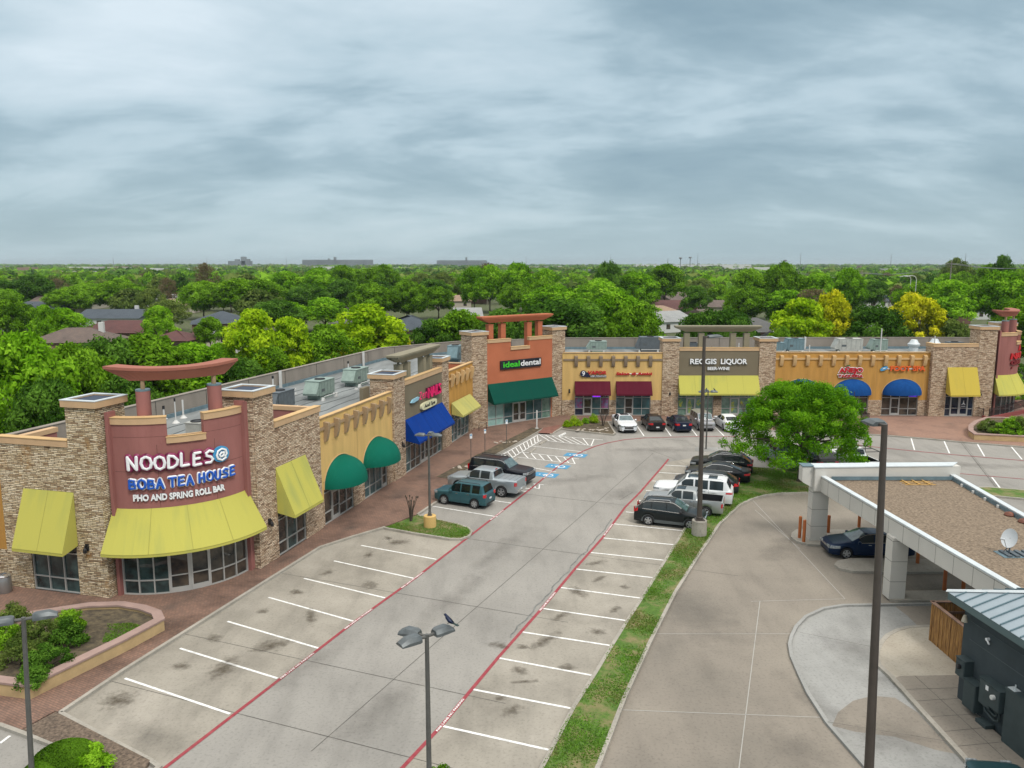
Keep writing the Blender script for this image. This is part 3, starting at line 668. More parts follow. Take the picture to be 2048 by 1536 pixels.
kerbed('grass_median', GR, .12, 'grass', True)
# newer curved concrete drive and its islands
PO = [(27.0, 36.95), G(1860, 1210), G(1775, 1211.5), G(1687, 1213), G(1647, 1219.6), G(1612, 1235.6), G(1592, 1256), G(1583, 1275), G(1579, 1292), G(1583, 1316), G(1599, 1353), G(1617, 1391), G(1655, 1449.7), G(1730, 1536), (12.9, 21)]
road('curved_drive', PO+[(17, 21), (27, 30)], .008, 'newcon')
road('curved_drive', [G(1664, 1452), G(1676, 1425), G(1706, 1402), G(1745, 1392), G(1790, 1396), G(1835, 1425), G(1880, 1474), G(1910, 1508), G(1870, 1500), G(1790, 1474), G(1710, 1464)], .0105, 'drive')
road('curved_drive', [G(1790, 1213), G(1865, 1212), (26.5, 36.7), (26.5, 34.0), G(1930, 1253), G(1838, 1255), G(1815, 1232)], .0105, 'drive')
struct('kerb', MB().ribbon(PO, .15, .0, .11, 0), 'newcon')
PI_ = [G(1935, 1255), G(1842, 1257), G(1815, 1259), G(1794, 1265), G(1775, 1275), G(1764, 1287), G(1756, 1302), G(1753, 1318), G(1757, 1334), G(1783.6, 1358.7), G(1845, 1428), G(1925.5, 1516.6), (15.4, 21)]
kerbed('island_paving', PI_+[(17.6, 21), (17.3, 26.6), (19.4, 31)], .12, 'tancon', True, False, PI_, .2)
road('footpath', [G(1783, 1359, .12), G(1800, 1352, .12), G(1920, 1350, .12), (17.3, 28.5), (17.5, 25), (17.7, 21), (15.6, 21), G(1925.5, 1514, .12), G(1845, 1426, .12)], .124, 'drive')
I1 = arcpts(G(1600, 1086), G(1585, 1070), -1.0, 6)
kerbed('bank_island', [G(1592, 1063), G(1583, 1070), G(1582, 1078), G(1592, 1086), G(1615, 1092.5), G(1655, 1095), G(1720, 1093), (28, 45.2), (28, 47.3), G(1640, 1062)], .15, 'kerb', False)
kerbed('bank_island', [G(1700, 1121), G(1675, 1126), G(1668, 1133), G(1678, 1141), G(1705, 1147), G(1800, 1149), (28, 41.2), (28, 42.9)], .15, 'kerb', False)
kerbed('bank_island', [G(1790, 1187), G(1776, 1193), G(1779, 1203), G(1795, 1206), (28, 37.2), (28, 38.9)], .15, 'kerb', False)
# ---------------------------------------------------------------- markings
def paint(name, segs, w_, m, z=.010):
    b = MB()
    for pts in segs: b.ribbon(pts, w_, z, z)
    return struct(name, b, m, rec=False)
stl = [((250, 1357), (460, 1428)), ((360, 1297), (555, 1357)), ((455, 1243), (638, 1297)), ((537, 1195), (708, 1243)), ((608, 1157), (770, 1196)), ((668, 1122), (828, 1157)), ((722, 1091), (873, 1119)),
       ((862, 1012), (995, 1034)), ((912, 990), (1026, 1007)), ((960, 968), (1056, 984)), ((1035, 930), (1112, 944)), ((1062, 892), (1173, 904.7)), ((1038, 975), (1062, 978))]
str_ = [((883, 1452), (1097, 1500)), ((945, 1379), (1147, 1418)), ((996, 1316), (1189, 1352)), ((1043, 1264), (1225, 1292)), ((1084, 1217), (1256, 1242)), ((1119, 1175), (1285, 1197)), ((1150, 1138), (1310, 1156)), ((1179, 1105), (1331, 1121)), ((1205, 1076), (1351, 1090)), ((1228, 1048), (1370, 1062)), ((1252, 1024), (1380, 1036)), ((1275, 1001), (1390, 1012)), ((1292, 981), (1400, 990)), ((1305, 962), (1410, 970)), ((1318, 945), (1420, 952)), ((1326, 930), (1428, 936))]
far = [((1268, 843.5), (1288, 872)), ((1322, 844), (1342, 872)), ((1372, 844), (1394, 872)), ((1420, 844), (1448, 872)), ((1822, 876), (1829, 900)), ((1888, 882), (1899, 907)), ((1954, 887), (1969, 913)), ((2022, 893), (2044, 919)), ((1984, 955), (2000, 976)), ((1542, 936), (1536, 943)), ((0, 1487), (20, 1472)), ((1765, 871), (1768, 896))]
paint('bay_lines', [[G(*a), G(*b)] for a, b in stl+str_+far], .115, 'white_paint', .012)
redL = [(300, 1560), (330, 1536), (470, 1428), (640, 1297), (710, 1243), (830, 1157), (940, 1072), (1010, 1018), (1065, 975), (1120, 930), (1145, 913), (1170, 901), (1190, 893), (1215, 886), (1250, 879.5), (1290, 876), (1400, 873), (1500, 873.5), (1640, 881), (1760, 895.5), (1830, 902.5), (1900, 909), (2048, 921.5)]
redR = [(775, 1565), (805, 1536), (883, 1452), (945, 1377), (996, 1316), (1084, 1217), (1150, 1138), (1205, 1076), (1250, 1015), (1280, 985), (1332, 925), (1337, 918)]
paint('fire_lane_line', [[G(*a) for a in redL]], .155, 'red_paint', .016); paint('fire_lane_line', [[G(*a) for a in redR]], .155, 'red_paint', .016)
paint('fire_lane_line', [[G(1830+85, 947), G(2048, 958.5), (60, 55)]], .12, 'red_paint', .016)
# fire lane wording
fb = MB()
for a, b in (((575, 1345), (615, 1315)), ((812, 1168), (838, 1151)), ((1092, 951), (1101, 945)), ((985, 1038), (1003, 1024)), ((884, 1436), (918, 1400)), ((1088, 1206), (1103, 1188)), ((1211, 1064), (1223, 1048)), ((700, 1247), (735, 1222))):
    rl = redL if a[0] < 860 or (a[0] > 980 and a[1] > 1030 and a[0] < 1010) or (a[0] > 1090 and a[1] < 1000) else redR
    def on(u):
        for i, j in zip(rl, rl[1:]):
            if i[0] <= u <= j[0]: return (u, i[1]+(j[1]-i[1])*(u-i[0])/(j[0]-i[0]))
    P0, P1 = Vector(G(*on(a[0]))), Vector(G(*on(b[0]))); d = (P1-P0); ln = d.length; d.normalize(); nn = Vector((-d.y, d.x)); c_ = (P0+P1)/2
    vs, fs = text_geo('FIRE LANE NO PARKING', .125, .004, 0)
    xs = [q[0] for q in vs]; k = 2.3/(max(xs)-min(xs))
    fb.add(vs, fs, lambda p: (c_.x+d.x*p[0]*k+nn.x*p[1], c_.y+d.y*p[0]*k+nn.y*p[1], .020))
struct('fire_lane_lettering', fb, 'white_paint', rec=False)
# accessible bays: hatched aisles, blue panels with the wheelchair symbol
hat = []
def hatch(a0, a1, b0, b1, n, skew=1):
    A0, A1, B0, B1 = [Vector(G(*q)) for q in (a0, a1, b0, b1)]
    hat.append([A0, A1]); hat.append([B0, B1])
    for k in range(n):
        t = (k+.2)/n; u = min(1, t+skew/n); hat.append([A0.lerp(A1, t), B0.lerp(B1, u)])
hatch((1075, 869), (1139, 874.5), (1094, 881.5), (1170, 890), 5, .15); hatch((1139, 874.5), (1206, 880), (1170, 890), (1186, 892), 3, .1)
hatch((1042, 904), (1158, 918), (1036, 914.5), (1150, 928), 7, 1.1)
hatch((1066, 967), (1088, 970), (1060, 974), (1078, 978), 2, 1)
hatch((1076, 870), (1000, 912), (1083, 880), (1019, 919), 10, .9)
paint('hatched_aisles', hat, .10, 'white_paint', .013)
bp_, wp_ = MB(), MB()
for c in ((1152, 910.5), (1116, 933), (1092, 950)):
    o = Vector(G(*c)); d = Vector((.93, -.37)).normalized(); nn = Vector((-d.y, d.x))
    q = [o+d*x+nn*y for x, y in ((-1.0, -.62), (.95, -.62), (.95, .62), (-1.0, .62))]; bp_.face(*[(p.x, p.y, .012) for p in q])
    def T(x, y): p = o+d*x+nn*y; return (p.x, p.y)
    ring = [T(.22+.36*math.cos(t*PI/9), -.05+.36*math.sin(t*PI/9)) for t in range(-2, 12)]
    wp_.ribbon(ring, .10, .017, .017); wp_.ribbon([T(-.32, .02), T(.1, .02), T(.1, -.28), T(.52, -.34)], .10, .0175, .0175)
    wp_.ribbon([T(-.62, .02), T(-.48, .02)], .15, .017, .017); wp_.ribbon([T(-.12, .02), T(-.12, -.3)], .08, .018, .018)
struct('blue_bay_panels', bp_, 'blue_paint', rec=False); struct('wheelchair_symbols', wp_, 'white_paint', rec=False)
# slab joints
M['joint'] = mat('joint_dark', (.085, .08, .07), .95, var=.4, vs=2); M['joint_pale'] = mat('joint_pale', (.40, .39, .36), .9)
jd = [[(130, 1520), (230, 1260)]]
jd = [[G(-60, 1470), G(0, 1478)], [G(0, 1620), G(870, 1050+2)]]
J = [[(262, 1430), (330, 1460)]]
jl = [[(150, 1432), (245, 1345)], [(460, 1428+30), (0, 0)]]
row_ = Vector((.4095, .9123)); per = Vector((.93, -.365))
cA = Vector(G(855, 1300)); 
lines = []
for off_, a, b in ((0.0, -8, 40),): lines.append([cA+row_*a, cA+row_*b])
for k, (u, v) in enumerate(((330, 1390), (470, 1290), (670, 1165), (940, 1078), (1085, 992), (1300, 876))):
    p = Vector(G(u, v)); lines.append([p-per*4.5, p+per*(13 if k != 3 else 16)])
paint('slab_joints', lines, .028, 'joint', .008)
dl = [[G(1505, 1000), G(1690, 1198)], [G(1502, 1203), G(1690, 1198)], [G(1470, 1600), G(1520, 1202)], [G(1240, 1420), G(1640, 1435)], [G(1270, 1268), G(1585, 1268)], [G(1510, 1020), G(1600, 1098)], [G(1700, 1100), G(1790, 1096)]]
paint('slab_joints', dl, .035, 'joint_pale', .012)
paint('slab_joints', [[G(1600, 1270), G(1750, 1300)], [G(1655, 1450), G(1900, 1490)], [G(1920, 880), G(2000, 985)], [G(1800, 1385), G(1960, 1380)], [G(1830, 1408), G(1965, 1400)], [G(1850, 1440), G(1990, 1432)], [G(1880, 1470), G(2010, 1458)], [G(1905, 1500), G(2048, 1486)], [G(1830, 1358), G(2048, 1560)]], .022, 'joint', .128)
paint('slab_joints', [[G(1921, 884), G(2000, 985)], [G(1300, 900), G(1380, 930)], [G(1240, 1000), G(1265, 985)]], .03, 'joint', .008)
# stains: soft-edged patches of oil and damp on the concrete
def stainmat(name, col, str_, sc, lo, hi):
    m = bpy.data.materials.new(name); m.use_nodes = True; t, n, l = tools(m); bs = t.nodes['Principled BSDF']; bs.inputs['Base Color'].default_value = (*col, 1); bs.inputs['Roughness'].default_value = .75
    uvn = n('ShaderNodeTexCoord'); ln = n('ShaderNodeVectorMath', operation='LENGTH'); l(uvn.outputs['UV'], ln.inputs[0])
    q = n('ShaderNodeTexNoise'); q.inputs['Scale'].default_value = sc; q.inputs['Detail'].default_value = 6; q.inputs['Roughness'].default_value = .65; l(n('ShaderNodeNewGeometry').outputs['Position'], q.inputs[0])
    s = n('ShaderNodeMath', operation='MULTIPLY_ADD'); l(ln.outputs['Value'], s.inputs[0]); s.inputs[1].default_value = -.55; l(q.outputs[0], s.inputs[2])
    r = n('ShaderNodeMapRange'); r.inputs[1].default_value = lo; r.inputs[2].default_value = hi; r.inputs[3].default_value = 0; r.inputs[4].default_value = str_; l(s.outputs[0], r.inputs[0])
    l(r.outputs[0], bs.inputs['Alpha']); return m
M['stain'] = stainmat('oil_stain', (.095, .075, .05), .72, 3.4, .10, .62)
M['damp'] = stainmat('damp_patch', (.14, .13, .115), .30, 1.0, .0, .66)
def patches(name, L_, m, z):
    vs, fs, uv = [], [], []
    for (u, v, a, b, ang) in L_:
        x, y = G(u, v) if v > 500 else (u, v)
        if m == 'stain': ang += random.uniform(-1.2, 1.2); a *= random.uniform(.5, 1.15); b *= random.uniform(.6, 1.5); x += random.uniform(-.4, .4); y += random.uniform(-.3, .3)
        ca, sa = math.cos(ang), math.sin(ang); i = len(vs)
        for p, q in ((-1, -1), (1, -1), (1, 1), (-1, 1)):
            vs.append((x+p*a*ca-q*b*sa, y+p*a*sa+q*b*ca, z)); uv.append((p, q))
        fs.append((i, i+1, i+2, i+3)); z += .0004
    me = bpy.data.meshes.new(name); me.from_pydata(vs, [], fs); lay = me.uv_layers.new(name='uv')
    for k, lp in enumerate(me.loops): lay.data[k].uv = uv[lp.vertex_index]
    me.materials.append(M[m]); o = bpy.data.objects.new(name, me); COL.objects.link(o); return tag(o, kind='structure')
random.seed(5)
st = [(215, 1405, 1.0, .8, 0), (345, 1335, 1.0, .6, .5), (437, 1277, 1.0, .55, .5), (530, 1227, 1.0, .55, .4), (603, 1186, .9, .5, .4), (665, 1143, .8, .5, .3), (725, 1110, .8, .5, .3), (770, 1080, .7, .4, .3), (1240, 1216, .9, .4, 0), (1265, 1176, .6, .35, 0), (1195, 1262, .9, .4, 0), (1022, 1335, .5, .9, 1.2), (1040, 1362, .9, .35, -.5), (1012, 1405, .9, .5, -.3), (1005, 1420, .5, .5, 0), (1060, 1298, .5, .3, 0), (880, 1050+40, .01, .01, 0), (800, 1088, 1.2, .5, .5), (1145, 1330, .8, .5, 0), (1165, 1180, 1.2, .4, -.3), (1130, 1235, 1.4, .4, -.3), (1205, 1130, 1.2, .4, -.3), (460, 1340, 1.8, .6, -.5), (560, 1290, 1.6, .6, -.5), (620, 1240, 1.4, .5, -.4), (1200, 1160, .8, .3, 0), (1010, 1290, 1.3, .5, -.3), (1090, 1280, 1.6, .4, -.3), (730, 1170, 1.2, .5, -.4)]
patches('oil_stains', st, 'stain', .020)
dm = [(300, 1470, 2.2, .8, -.45), (760, 1420, 3.5, 1.1, 1.15), (905, 1200, 5, .9, 1.15), (1150, 960, 5, 1.2, .4), (1250, 985, 4, 1.0, 1.1), (1000, 1100, 5, .8, 1.15), (1710, 1300, 1.6, 2.6, .25), (1790, 1470, 1.9, 1.5, .5), (1770, 1360, 1.1, .9, 0), (1640, 1410, .7, 3.5, .3), (1870, 1180, 2.0, 1.0, 0), (1600, 1500, 1.2, 2, .2), (1560, 1100, 3, 1.2, 1.0), (1400, 1230, 2, 5, .3), (1930, 930, 9, 1.2, -.2), (1330, 900, 6, 1.2, 0), (620, 1330, 3, 1, 1.15)]
patches('damp_patches', dm, 'damp', .026)
patches('damp_patches', [(380, 1190, 1.0, 1.2, .5), (350, 1215, .8, 1.6, -.5), (300, 1270, .7, 2.0, -.4), (560, 1130, .6, 2.0, -.3), (800, 990, .9, 2.6, -.3), (850, 955, 1.2, 1.6, 0), (1000, 870, 1.5, 1.2, 0), (1900, 850, 1.3, 1.0, 0), (700, 1060, .7, 1.3, -.3), (180, 1215, 1.6, .7, 0)], 'damp', .128)
# dark tar line beside the right fire-lane stripe
M['tar'] = mat('tar_seal', (.17, .175, .165), .7, var=.35, vs=3)
tp = []
for k in range(40):
    t = k/39; u = 1030+(1232-1030)*t
    i = [(i, j) for i, j in zip(redR, redR[1:]) if i[0] <= u <= j[0]][0]; v = i[0][1]+(i[1][1]-i[0][1])*(u-i[0][0])/(i[1][0]-i[0][0]); p = G(u, v)
    tp.append((p[0]-.20-.13*abs(math.sin(k*.43))-.05*math.sin(k*1.9), p[1]+.1))
b = MB(); b.ribbon(tp, .07, .0145, .0145); struct('tar_seams', b, 'tar', rec=False)
# gravelly crumbs in the beds: limestone rocks
def rocks(name, c, n, sp, m, lab):
    b = MB(); random.seed(n)
    for k in range(n):
        x, y = c[0]+random.gauss(0, sp[0]), c[1]+random.gauss(0, sp[1]); r = random.uniform(.07, .2)
        b.lathe([(r*.5, 0), (r, r*.25), (r*.7, r*.5), (r*.1, r*.55)], (x, y, .13), 6)
    o = b.build(name, m); return tag(o, lab, 'rocks', kind='stuff')
M['rock'] = mat('limestone_rock', (.42, .37, .31), .9, var=.25, vs=4)
rocks('rocks', G(1185, 860, .12), 26, (1.0, .5), 'rock', 'scatter of pale limestone rocks in the bare bed beside the white sedan')
rocks('rocks', G(1005, 886, .12), 12, (.5, .3), 'rock', 'pale flat rocks at the foot of the sign post in the long planting bed')
rocks('rocks', G(925, 935, .12), 14, (.6, .3), 'rock', 'pale broken rocks in the planting bed behind the big black SUV')
M['ramp'] = mat('ramp_red', (.22, .10, .075), .9, var=.2, vs=3)
road('kerb_ramp', [G(1087, 858), G(1122, 851.5), G(1104, 869.5), G(1076, 868)], .130, 'ramp')
for i, (a, b_, lb) in enumerate((((1117, 874), (1133, 866), 'white wheel stop turned loose at the head of the corner bay'), ((1080, 890), (1095, 881), 'worn grey wheel stop in the farthest accessible bay'), ((1060, 907), (1074, 896), 'worn grey wheel stop in the middle accessible bay'), ((1022, 927), (1037, 916), 'worn wheel stop beside the nose of the big black SUV'))):
    P0, P1 = G(*a), G(*b_); b = MB(); f = Fr(P0, P1); b.T = f
    b.prism([(-.09, .0), (-.06, .12), (.06, .12), (.09, 0)], 0, 1.75, 0); o = b.build('wheel_stop', 'white_paint' if i == 0 else 'kerb'); tag(o, lb, 'wheel stop', 'wheel stops at the head of the corner bays')
# ================================================================ the shopping strip
FA = Fr((-13.86, 41.63), (-3.95, 78.4)); FB = Fr((-2.53, 80.0), (4.34, 85.36)); FC = Fr((6.94, 86.2), (50, 86.2)); FC2 = Fr((6.94, 85.7), (50, 85.7)); FD = Fr((-26.63, 39.4), (-20.2, 37.71))
FE = Arc((-19.94, 38.26), (-14.44, 41.55), 1.28); FEc = Fr((-20.28, 38.07), (-14.06, 41.68))
TW = (6.94+45.85, 85.7); FF = Arc((TW[0]+.35, TW[1]+.3), (TW[0]+4.75, TW[1]+4.7), 1.28); FG = Fr((TW[0]+5.1, TW[1]+5.0), (TW[0]+5.1, TW[1]+40))
M['joint_maroon'] = mat('joint_maroon', (.16, .06, .05), .9); M['joint_stucco'] = mat('joint_stucco', (.34, .20, .07), .9)
FAi0 = Fr(tuple((FA.o-FA.nn*.12)[:2]), tuple((FA.o-FA.nn*.12+FA.d*38)[:2]))
M['beam_red'] = mat('beam_red', (.34, .125, .085), .85, var=.06, vs=.6)
B = empty('shopping_strip', (0, 70, 0), 'long L-shaped single-storey shopping strip with stone towers and coloured stucco shopfronts', 'building')
def W(T, s0, s1, z0, z1, m, holes=(), n0=-.3, n1=0., name='wall', step=None):
    if name == 'stone_wall' and z1 < 2 and holes:      # each pier between two shopfronts is a part of its own
        c = [s0]+[x for h in holes for x in h[:2]]+[s1]
        for a, b in zip(c[::2], c[1::2]):
            if b-a > .02: wall(MB(T), a, b, z0, z1, (), n0, n1).build('stone_pier', m, B)
        return
    return wall(MB(T), s0, s1, z0, z1, holes, n0, n1, step).build(name, m, B)
# --- left end wall (D)
W(FD, .4, 4.8, 0, 7.8, 'stone_rust', [(1.93, 4.92, .12, 3.0)], name='stone_wall'); coping(FD, B, .4, 4.78, 7.8, .33)
shopfront(FD, B, 1.93, 4.8, .12, 3.0, [0, .34, .67, 1], [.86, 2.23], glass='glass_td')
awn_slope(FD, B, 1.84, 4.92, 5.5, 2.52, 1.02, 'awn_y')
tower(FD, B, 4.8, 6.6, -1.95, .0, 9.85, 'stone_rust')
W(FD, -7, .42, 1.86, 6.9, 'ochre', n0=-.9, n1=-.55); W(FD, -7, .42, 0, 1.86, 'stone_rust', n0=-.9, n1=-.5, name='stone_wall'); coping(FD, B, -7, .42, 6.9, .25, -.95, -.5)
# --- curved corner (E)
def corner(T, Tc, L_, mir=False):
    s0, s1 = 0, T.len; k = L_
    doors = (3, 4); cf = [0, .11, .22, .33, .495, .655, .77, .885, 1]
    zt = 8.95
    W(T, s0, s1, .0, zt-.98, 'maroon', [(.12, s1-.12, .0, 2.66)], step=.3, name='curved_wall')
    W(T, s0, k[0], zt-.98, zt, 'maroon', step=.3, name='curved_wall'); W(T, k[1], s1, zt-.98, zt, 'maroon', step=.3, name='curved_wall')
    coping(T, B, s0, k[0], zt, .33, step=.3); coping(T, B, k[1], s1, zt, .33, step=.3); coping(T, B, k[0]-.05, k[1]+.05, zt-1.0, .3, n1=.1, step=.3)
    for s in (s0-.02, s1-.1): q = MB(T); q.box(s, s+.12, -.4, .2, 0, zt+.62); q.build('wall_fin', 'maroon', B)
    shopfront(T, B, .12, s1-.12, .12, 2.66, cf, [.86, 2.25], doors, n=-.06, door_h=2.3, glasses={0: 'glass_td', 1: 'glass_td', 2: 'glass_td'})
    a = awn_slope(T, B, -.05, s1+.05, 4.66, 2.5, 1.12, 'awn_y', step=.35)
    for s in (k[0]-1.15, k[1]+1.15):
        q = MB(T); q.lathe([(.37, zt-2.6), (.37, zt+1.55), (.36, zt+1.62), (.05, zt+1.63)], (s, -.75, 0), 20); po = q.build('roof_column', 'maroon', B, smooth=40)
        q = MB(T); q.lathe([(.375, zt+1.58), (.375, zt+1.66), (.02, zt+1.67)], (s, -.75, 0), 20); q.build('column_cap', 'flash', po)
        q = MB(T); q.lathe([(.12, zt+1.6), (.12, zt+2.15)], (s, -.75, 0), 10); q.build('column_pin', 'corbel_t', po)
    canopy_beam(T, B, -.2, s1+.2, k[0]-1.75, k[1]+1.75, zt+2.10, zt+2.52, zt+2.68, -1.2, -.35, 'beam_red', .3, .12)
corner(FE, FEc, (2.5, 4.25)); corner(FF, None, (2.3, 3.95))
W(FEc, -.05, .42, 0, 9.5, 'maroon', n0=-.5, n1=-.12, name='wall_return'); W(FEc, 6.85, 7.25, 0, 9.5, 'maroon', n0=-.5, n1=-.12, name='wall_return')
q = MB(FE)
for s in (2.0, 4.75): q.box(s-.012, s+.012, .0, .005, 4.7, 7.9)
q.sbox(.15, 6.25, .0, .004, 6.55, 6.575, .3); q.sbox(.15, 6.25, .0, .004, 8.3, 8.32, .3); q.build('control_joints', 'joint_maroon', B)
for (T, ss, z0_, z1_, n_) in ((FAi0, (12.4,), 1.9, 7.1, 0), (FC, (4.2,), 1.9, 7.0, 0), (FC, (27.8, 33.25, 38.6), 1.9, 7.05, 0)):
    q = MB(T)
    for s in ss: q.box(s-.012, s+.012, n_, n_+.004, z0_, z1_)
    q.build('control_joints', 'joint_stucco', B)
# --- long left front (A)
tower(FA, B, .0, 1.9, -1.9, 0, 9.72)
W(FA, 1.9, 7.05, 0, 7.68, 'stone', [(1.85, 5.0, .12, 3.1)], name='stone_wall'); coping(FA, B, 1.92, 7.12, 7.68, .34)
shopfront(FA, B, 1.92, 5.0, .12, 3.1, [0, .33, .67, 1], [.86, 2.23], glasses={0: 'glass', 1: 'glass_td', 2: 'glass'})
awn_slope(FA, B, 1.86, 5.15, 5.38, 2.52, 1.13, 'awn_y')
h1 = [(7.5, 11.6, .0, 3.05), (13.35, 17.25, .0, 3.05)]
W(FA, 7.05, 18.4, 1.86, 7.1, 'yellow', h1, n0=-.35, n1=-.12); W(FA, 7.05, 18.4, 0, 1.86, 'stone', h1, n0=-.35, n1=-.10, name='stone_wall'); coping(FA, B, 7.12, 18.4, 7.1, .07, -.38, -.06, m='cap')
shopfront(FA, B, 7.5, 11.6, .12, 3.05, [0, .27, .52, .77, 1], [.86, 2.2], (1,), n=-.22); shopfront(FA, B, 13.35, 17.25, .12, 3.05, [0, .25, .5, .77, 1], [.86, 2.2], (3,), n=-.22, glasses={0: 'glass_teal_refl', 1: 'glass_teal_refl', 2: 'glass_teal_refl'})
FAi = Fr(tuple((FA.o-FA.nn*.12)[:2]), tuple((FA.o-FA.nn*.12+FA.d*38)[:2]))
awn_dome(FAi, B, 7.55, 11.8, 4.25, 2.62, 1.75, 'awn_g'); awn_dome(FAi, B, 13.15, 17.45, 4.25, 2.62, 1.75, 'awn_g')
corbels(FAi, B, [7.85+1.4*k for k in range(8)], 6.87, 5.58, 'corbel_t', (6.38, 6.58), 7.06, 18.38)
tower(FA, B, 18.4, 20.6, -1.9, .04, 8.1)
W(FA, 20.6, 29.2, 0, 7.28, 'taupe', [(20.62, 29.0, 0, 2.95)]); coping(FA, B, 20.62, 29.18, 7.28, .38)
shopfront(FA, B, 20.62, 29.0, .12, 2.95, [0, .14, .27, .40, .51, .62, .75, .88, 1], [.86, 2.2], (3, 4), glasses={0: 'glass_teal_refl', 7: 'glass_teal_refl'})
awn_slope(FA, B, 20.66, 29.15, 4.52, 2.6, 1.2, 'awn_b')
def trellis(T, s0, zp, m, zb):
    for c in (.95, 2.55, 6.05, 7.55):
        q = MB(T); q.box(s0+c-.3, s0+c+.3, -1.15, -.6, zp-1.2, zb-.22); o = q.build('roof_post', m, B); q = MB(T); q.box(s0+c-.33, s0+c+.33, -1.18, -.57, zb-.218, zb-.16); q.box(s0+c-.07, s0+c+.07, -.95, -.8, zb-.158, zb+.02); q.build('post_cap', m, o)
    canopy_beam(T, B, s0-.35, s0+9.05, s0+.7, s0+7.95, zb, zb+.42, zb+.62, -1.3, -.3, m)
trellis(FA, 20.6, 7.6, 'post_taupe', 9.0)
tower(FA, B, 29.2, 31.0, -1.9, .0, 8.12)
h2 = [(31.9, 37.1, 0, 2.95)]
W(FA, 31.0, 38.4, 1.86, 6.98, 'ochre', h2, n0=-.35, n1=-.1); W(FA, 31.0, 38.4, 0, 1.86, 'stone', h2, n0=-.35, n1=-.08, name='stone_wall'); coping(FA, B, 31, 38.4, 6.98, .07, -.38, -.04)
shopfront(FA, B, 31.9, 37.1, .12, 2.95, [0, .17, .35, .56, .78, 1], [.86, 2.2], (2,), n=-.22, glass='glass_teal_refl')
awn_slope(FA, B, 31.65, 37.15, 4.0, 2.7, 1.15, 'awn_y2'); corbels(FA, B, [31.65+1.45*k for k in range(5)], 6.74, 5.5, 'corbel_y', (6.2, 6.4), 31, 38.4)
# --- angled terracotta front (B)
tower(FB, B, -1.9, .0, -1.9, .0, 9.65); tower(FB, B, 8.75, 10.6, -1.9, .0, 9.65)
W(FB, 0, 8.75, 0, 7.9, 'terra', [(.04, 8.62, 0, 2.95)]); W(FB, 0, 3.06, 7.9, 8.78, 'terra'); W(FB, 5.5, 8.75, 7.9, 8.78, 'terra')
coping(FB, B, .02, 3.06, 8.78, .31); coping(FB, B, 5.5, 8.73, 8.78, .31); coping(FB, B, 3.0, 5.56, 7.9, .29, n1=.1)
shopfront(FB, B, .04, 8.62, .12, 2.95, [0, .13, .25, .385, .49, .595, .72, .855, 1], [.86, 2.3], (3, 4), door_h=2.25, glasses={0: 'glass_blind', 1: 'glass_blind', 2: 'glass_teal_refl', 5: 'glass_teal_refl', 6: 'glass_teal_refl', 7: 'glass_green'})
awn_slope(FB, B, .04, 8.74, 4.56, 2.55, 1.12, 'awn_dg')
trellis(FB, 0, 9.0, 'terra', 10.78)
# --- right front (C)
W(FC, -1.4, 9.6, 1.86, 7.05, 'yellow', [(0, 3.83, 0, 2.95), (4.56, 8.4, 0, 2.95)]); W(FC, -1.4, 9.6, 0, 1.86, 'stone', [(0, 3.83, 0, 2.95), (4.56, 8.4, 0, 2.95)], n1=.02, name='stone_wall'); coping(FC, B, -1.3, 9.6, 7.05, .07, -.33, .05)
GT = {0: 'glass_navy', 2: 'glass_teal_refl', 3: 'glass'}
shopfront(FC, B, 0, 3.83, .12, 2.95, [0, .25, .5, .75, 1], [.9, 2.12], (1,), glasses=GT, door_h=2.08); shopfront(FC, B, 4.56, 8.4, .12, 2.95, [0, .25, .5, .75, 1], [.9, 2.12], (1,), glass='glass_teal_refl', glasses={1: 'glass'}, door_h=2.08)
for s in (-.02, 4.53): awn_slope(FC, B, s, s+3.92, 3.96, 2.48, .95, 'awn_m')
corbels(FC, B, [.1+1.36*k for k in range(7)], 6.8, 5.58, 'corbel_g', (6.24, 6.44), -1.3, 9.58, w_=.36)
tower(FC, B, 9.6, 11.4, -1.85, .12, 8.38)
W(FC, 11.4, 20.2, 0, 7.33, 'taupe', [(11.42, 15.34, 0, 2.95), (16.26, 20.18, 0, 2.95)]); q = MB(FC); q.box(15.34, 16.26, -.3, .04, 0, 1.9); q.build('stone_pier', 'stone', B); coping(FC, B, 11.42, 20.18, 7.33, .35)
for s in (11.42, 16.26): shopfront(FC, B, s, s+3.92, .12, 2.95, [0, .25, .5, .75, 1], [.9, 2.12], (1,), glass='glass_green', door_h=2.08, glasses={1: 'glass_green'})
awn_slope(FC, B, 11.4, 20.2, 4.6, 2.55, 1.05, 'awn_y')
trellis(FC, 11.4, 7.6, 'post_taupe', 9.38)
tower(FC, B, 20.2, 22.0, -1.85, .12, 8.38)
h3 = [(23.0, 27.0, 0, 2.95), (28.5, 32.5, 0, 2.95), (34.0, 38.0, 0, 2.95)]
W(FC, 22, 39, 1.86, 7.1, 'ochre', h3); W(FC, 22, 39, 0, 1.86, 'stone', h3, n1=.02, name='stone_wall'); coping(FC, B, 22.02, 39, 7.1, .07, -.33, .05)
for h in h3: shopfront(FC, B, h[0], h[1], .12, 2.95, [0, .25, .5, .75, 1], [.86, 2.12], (1,), door_h=2.08)
for s in (22.95, 28.5, 34.05): awn_dome(FC, B, s-.05, s+4.25, 4.2, 2.6, 1.1, 'awn_b2')
corbels(FC, B, [22.65+1.43*k for k in range(12)], 6.87, 5.66, 'corbel_y', (6.36, 6.56), 22.02, 38.98, w_=.36)
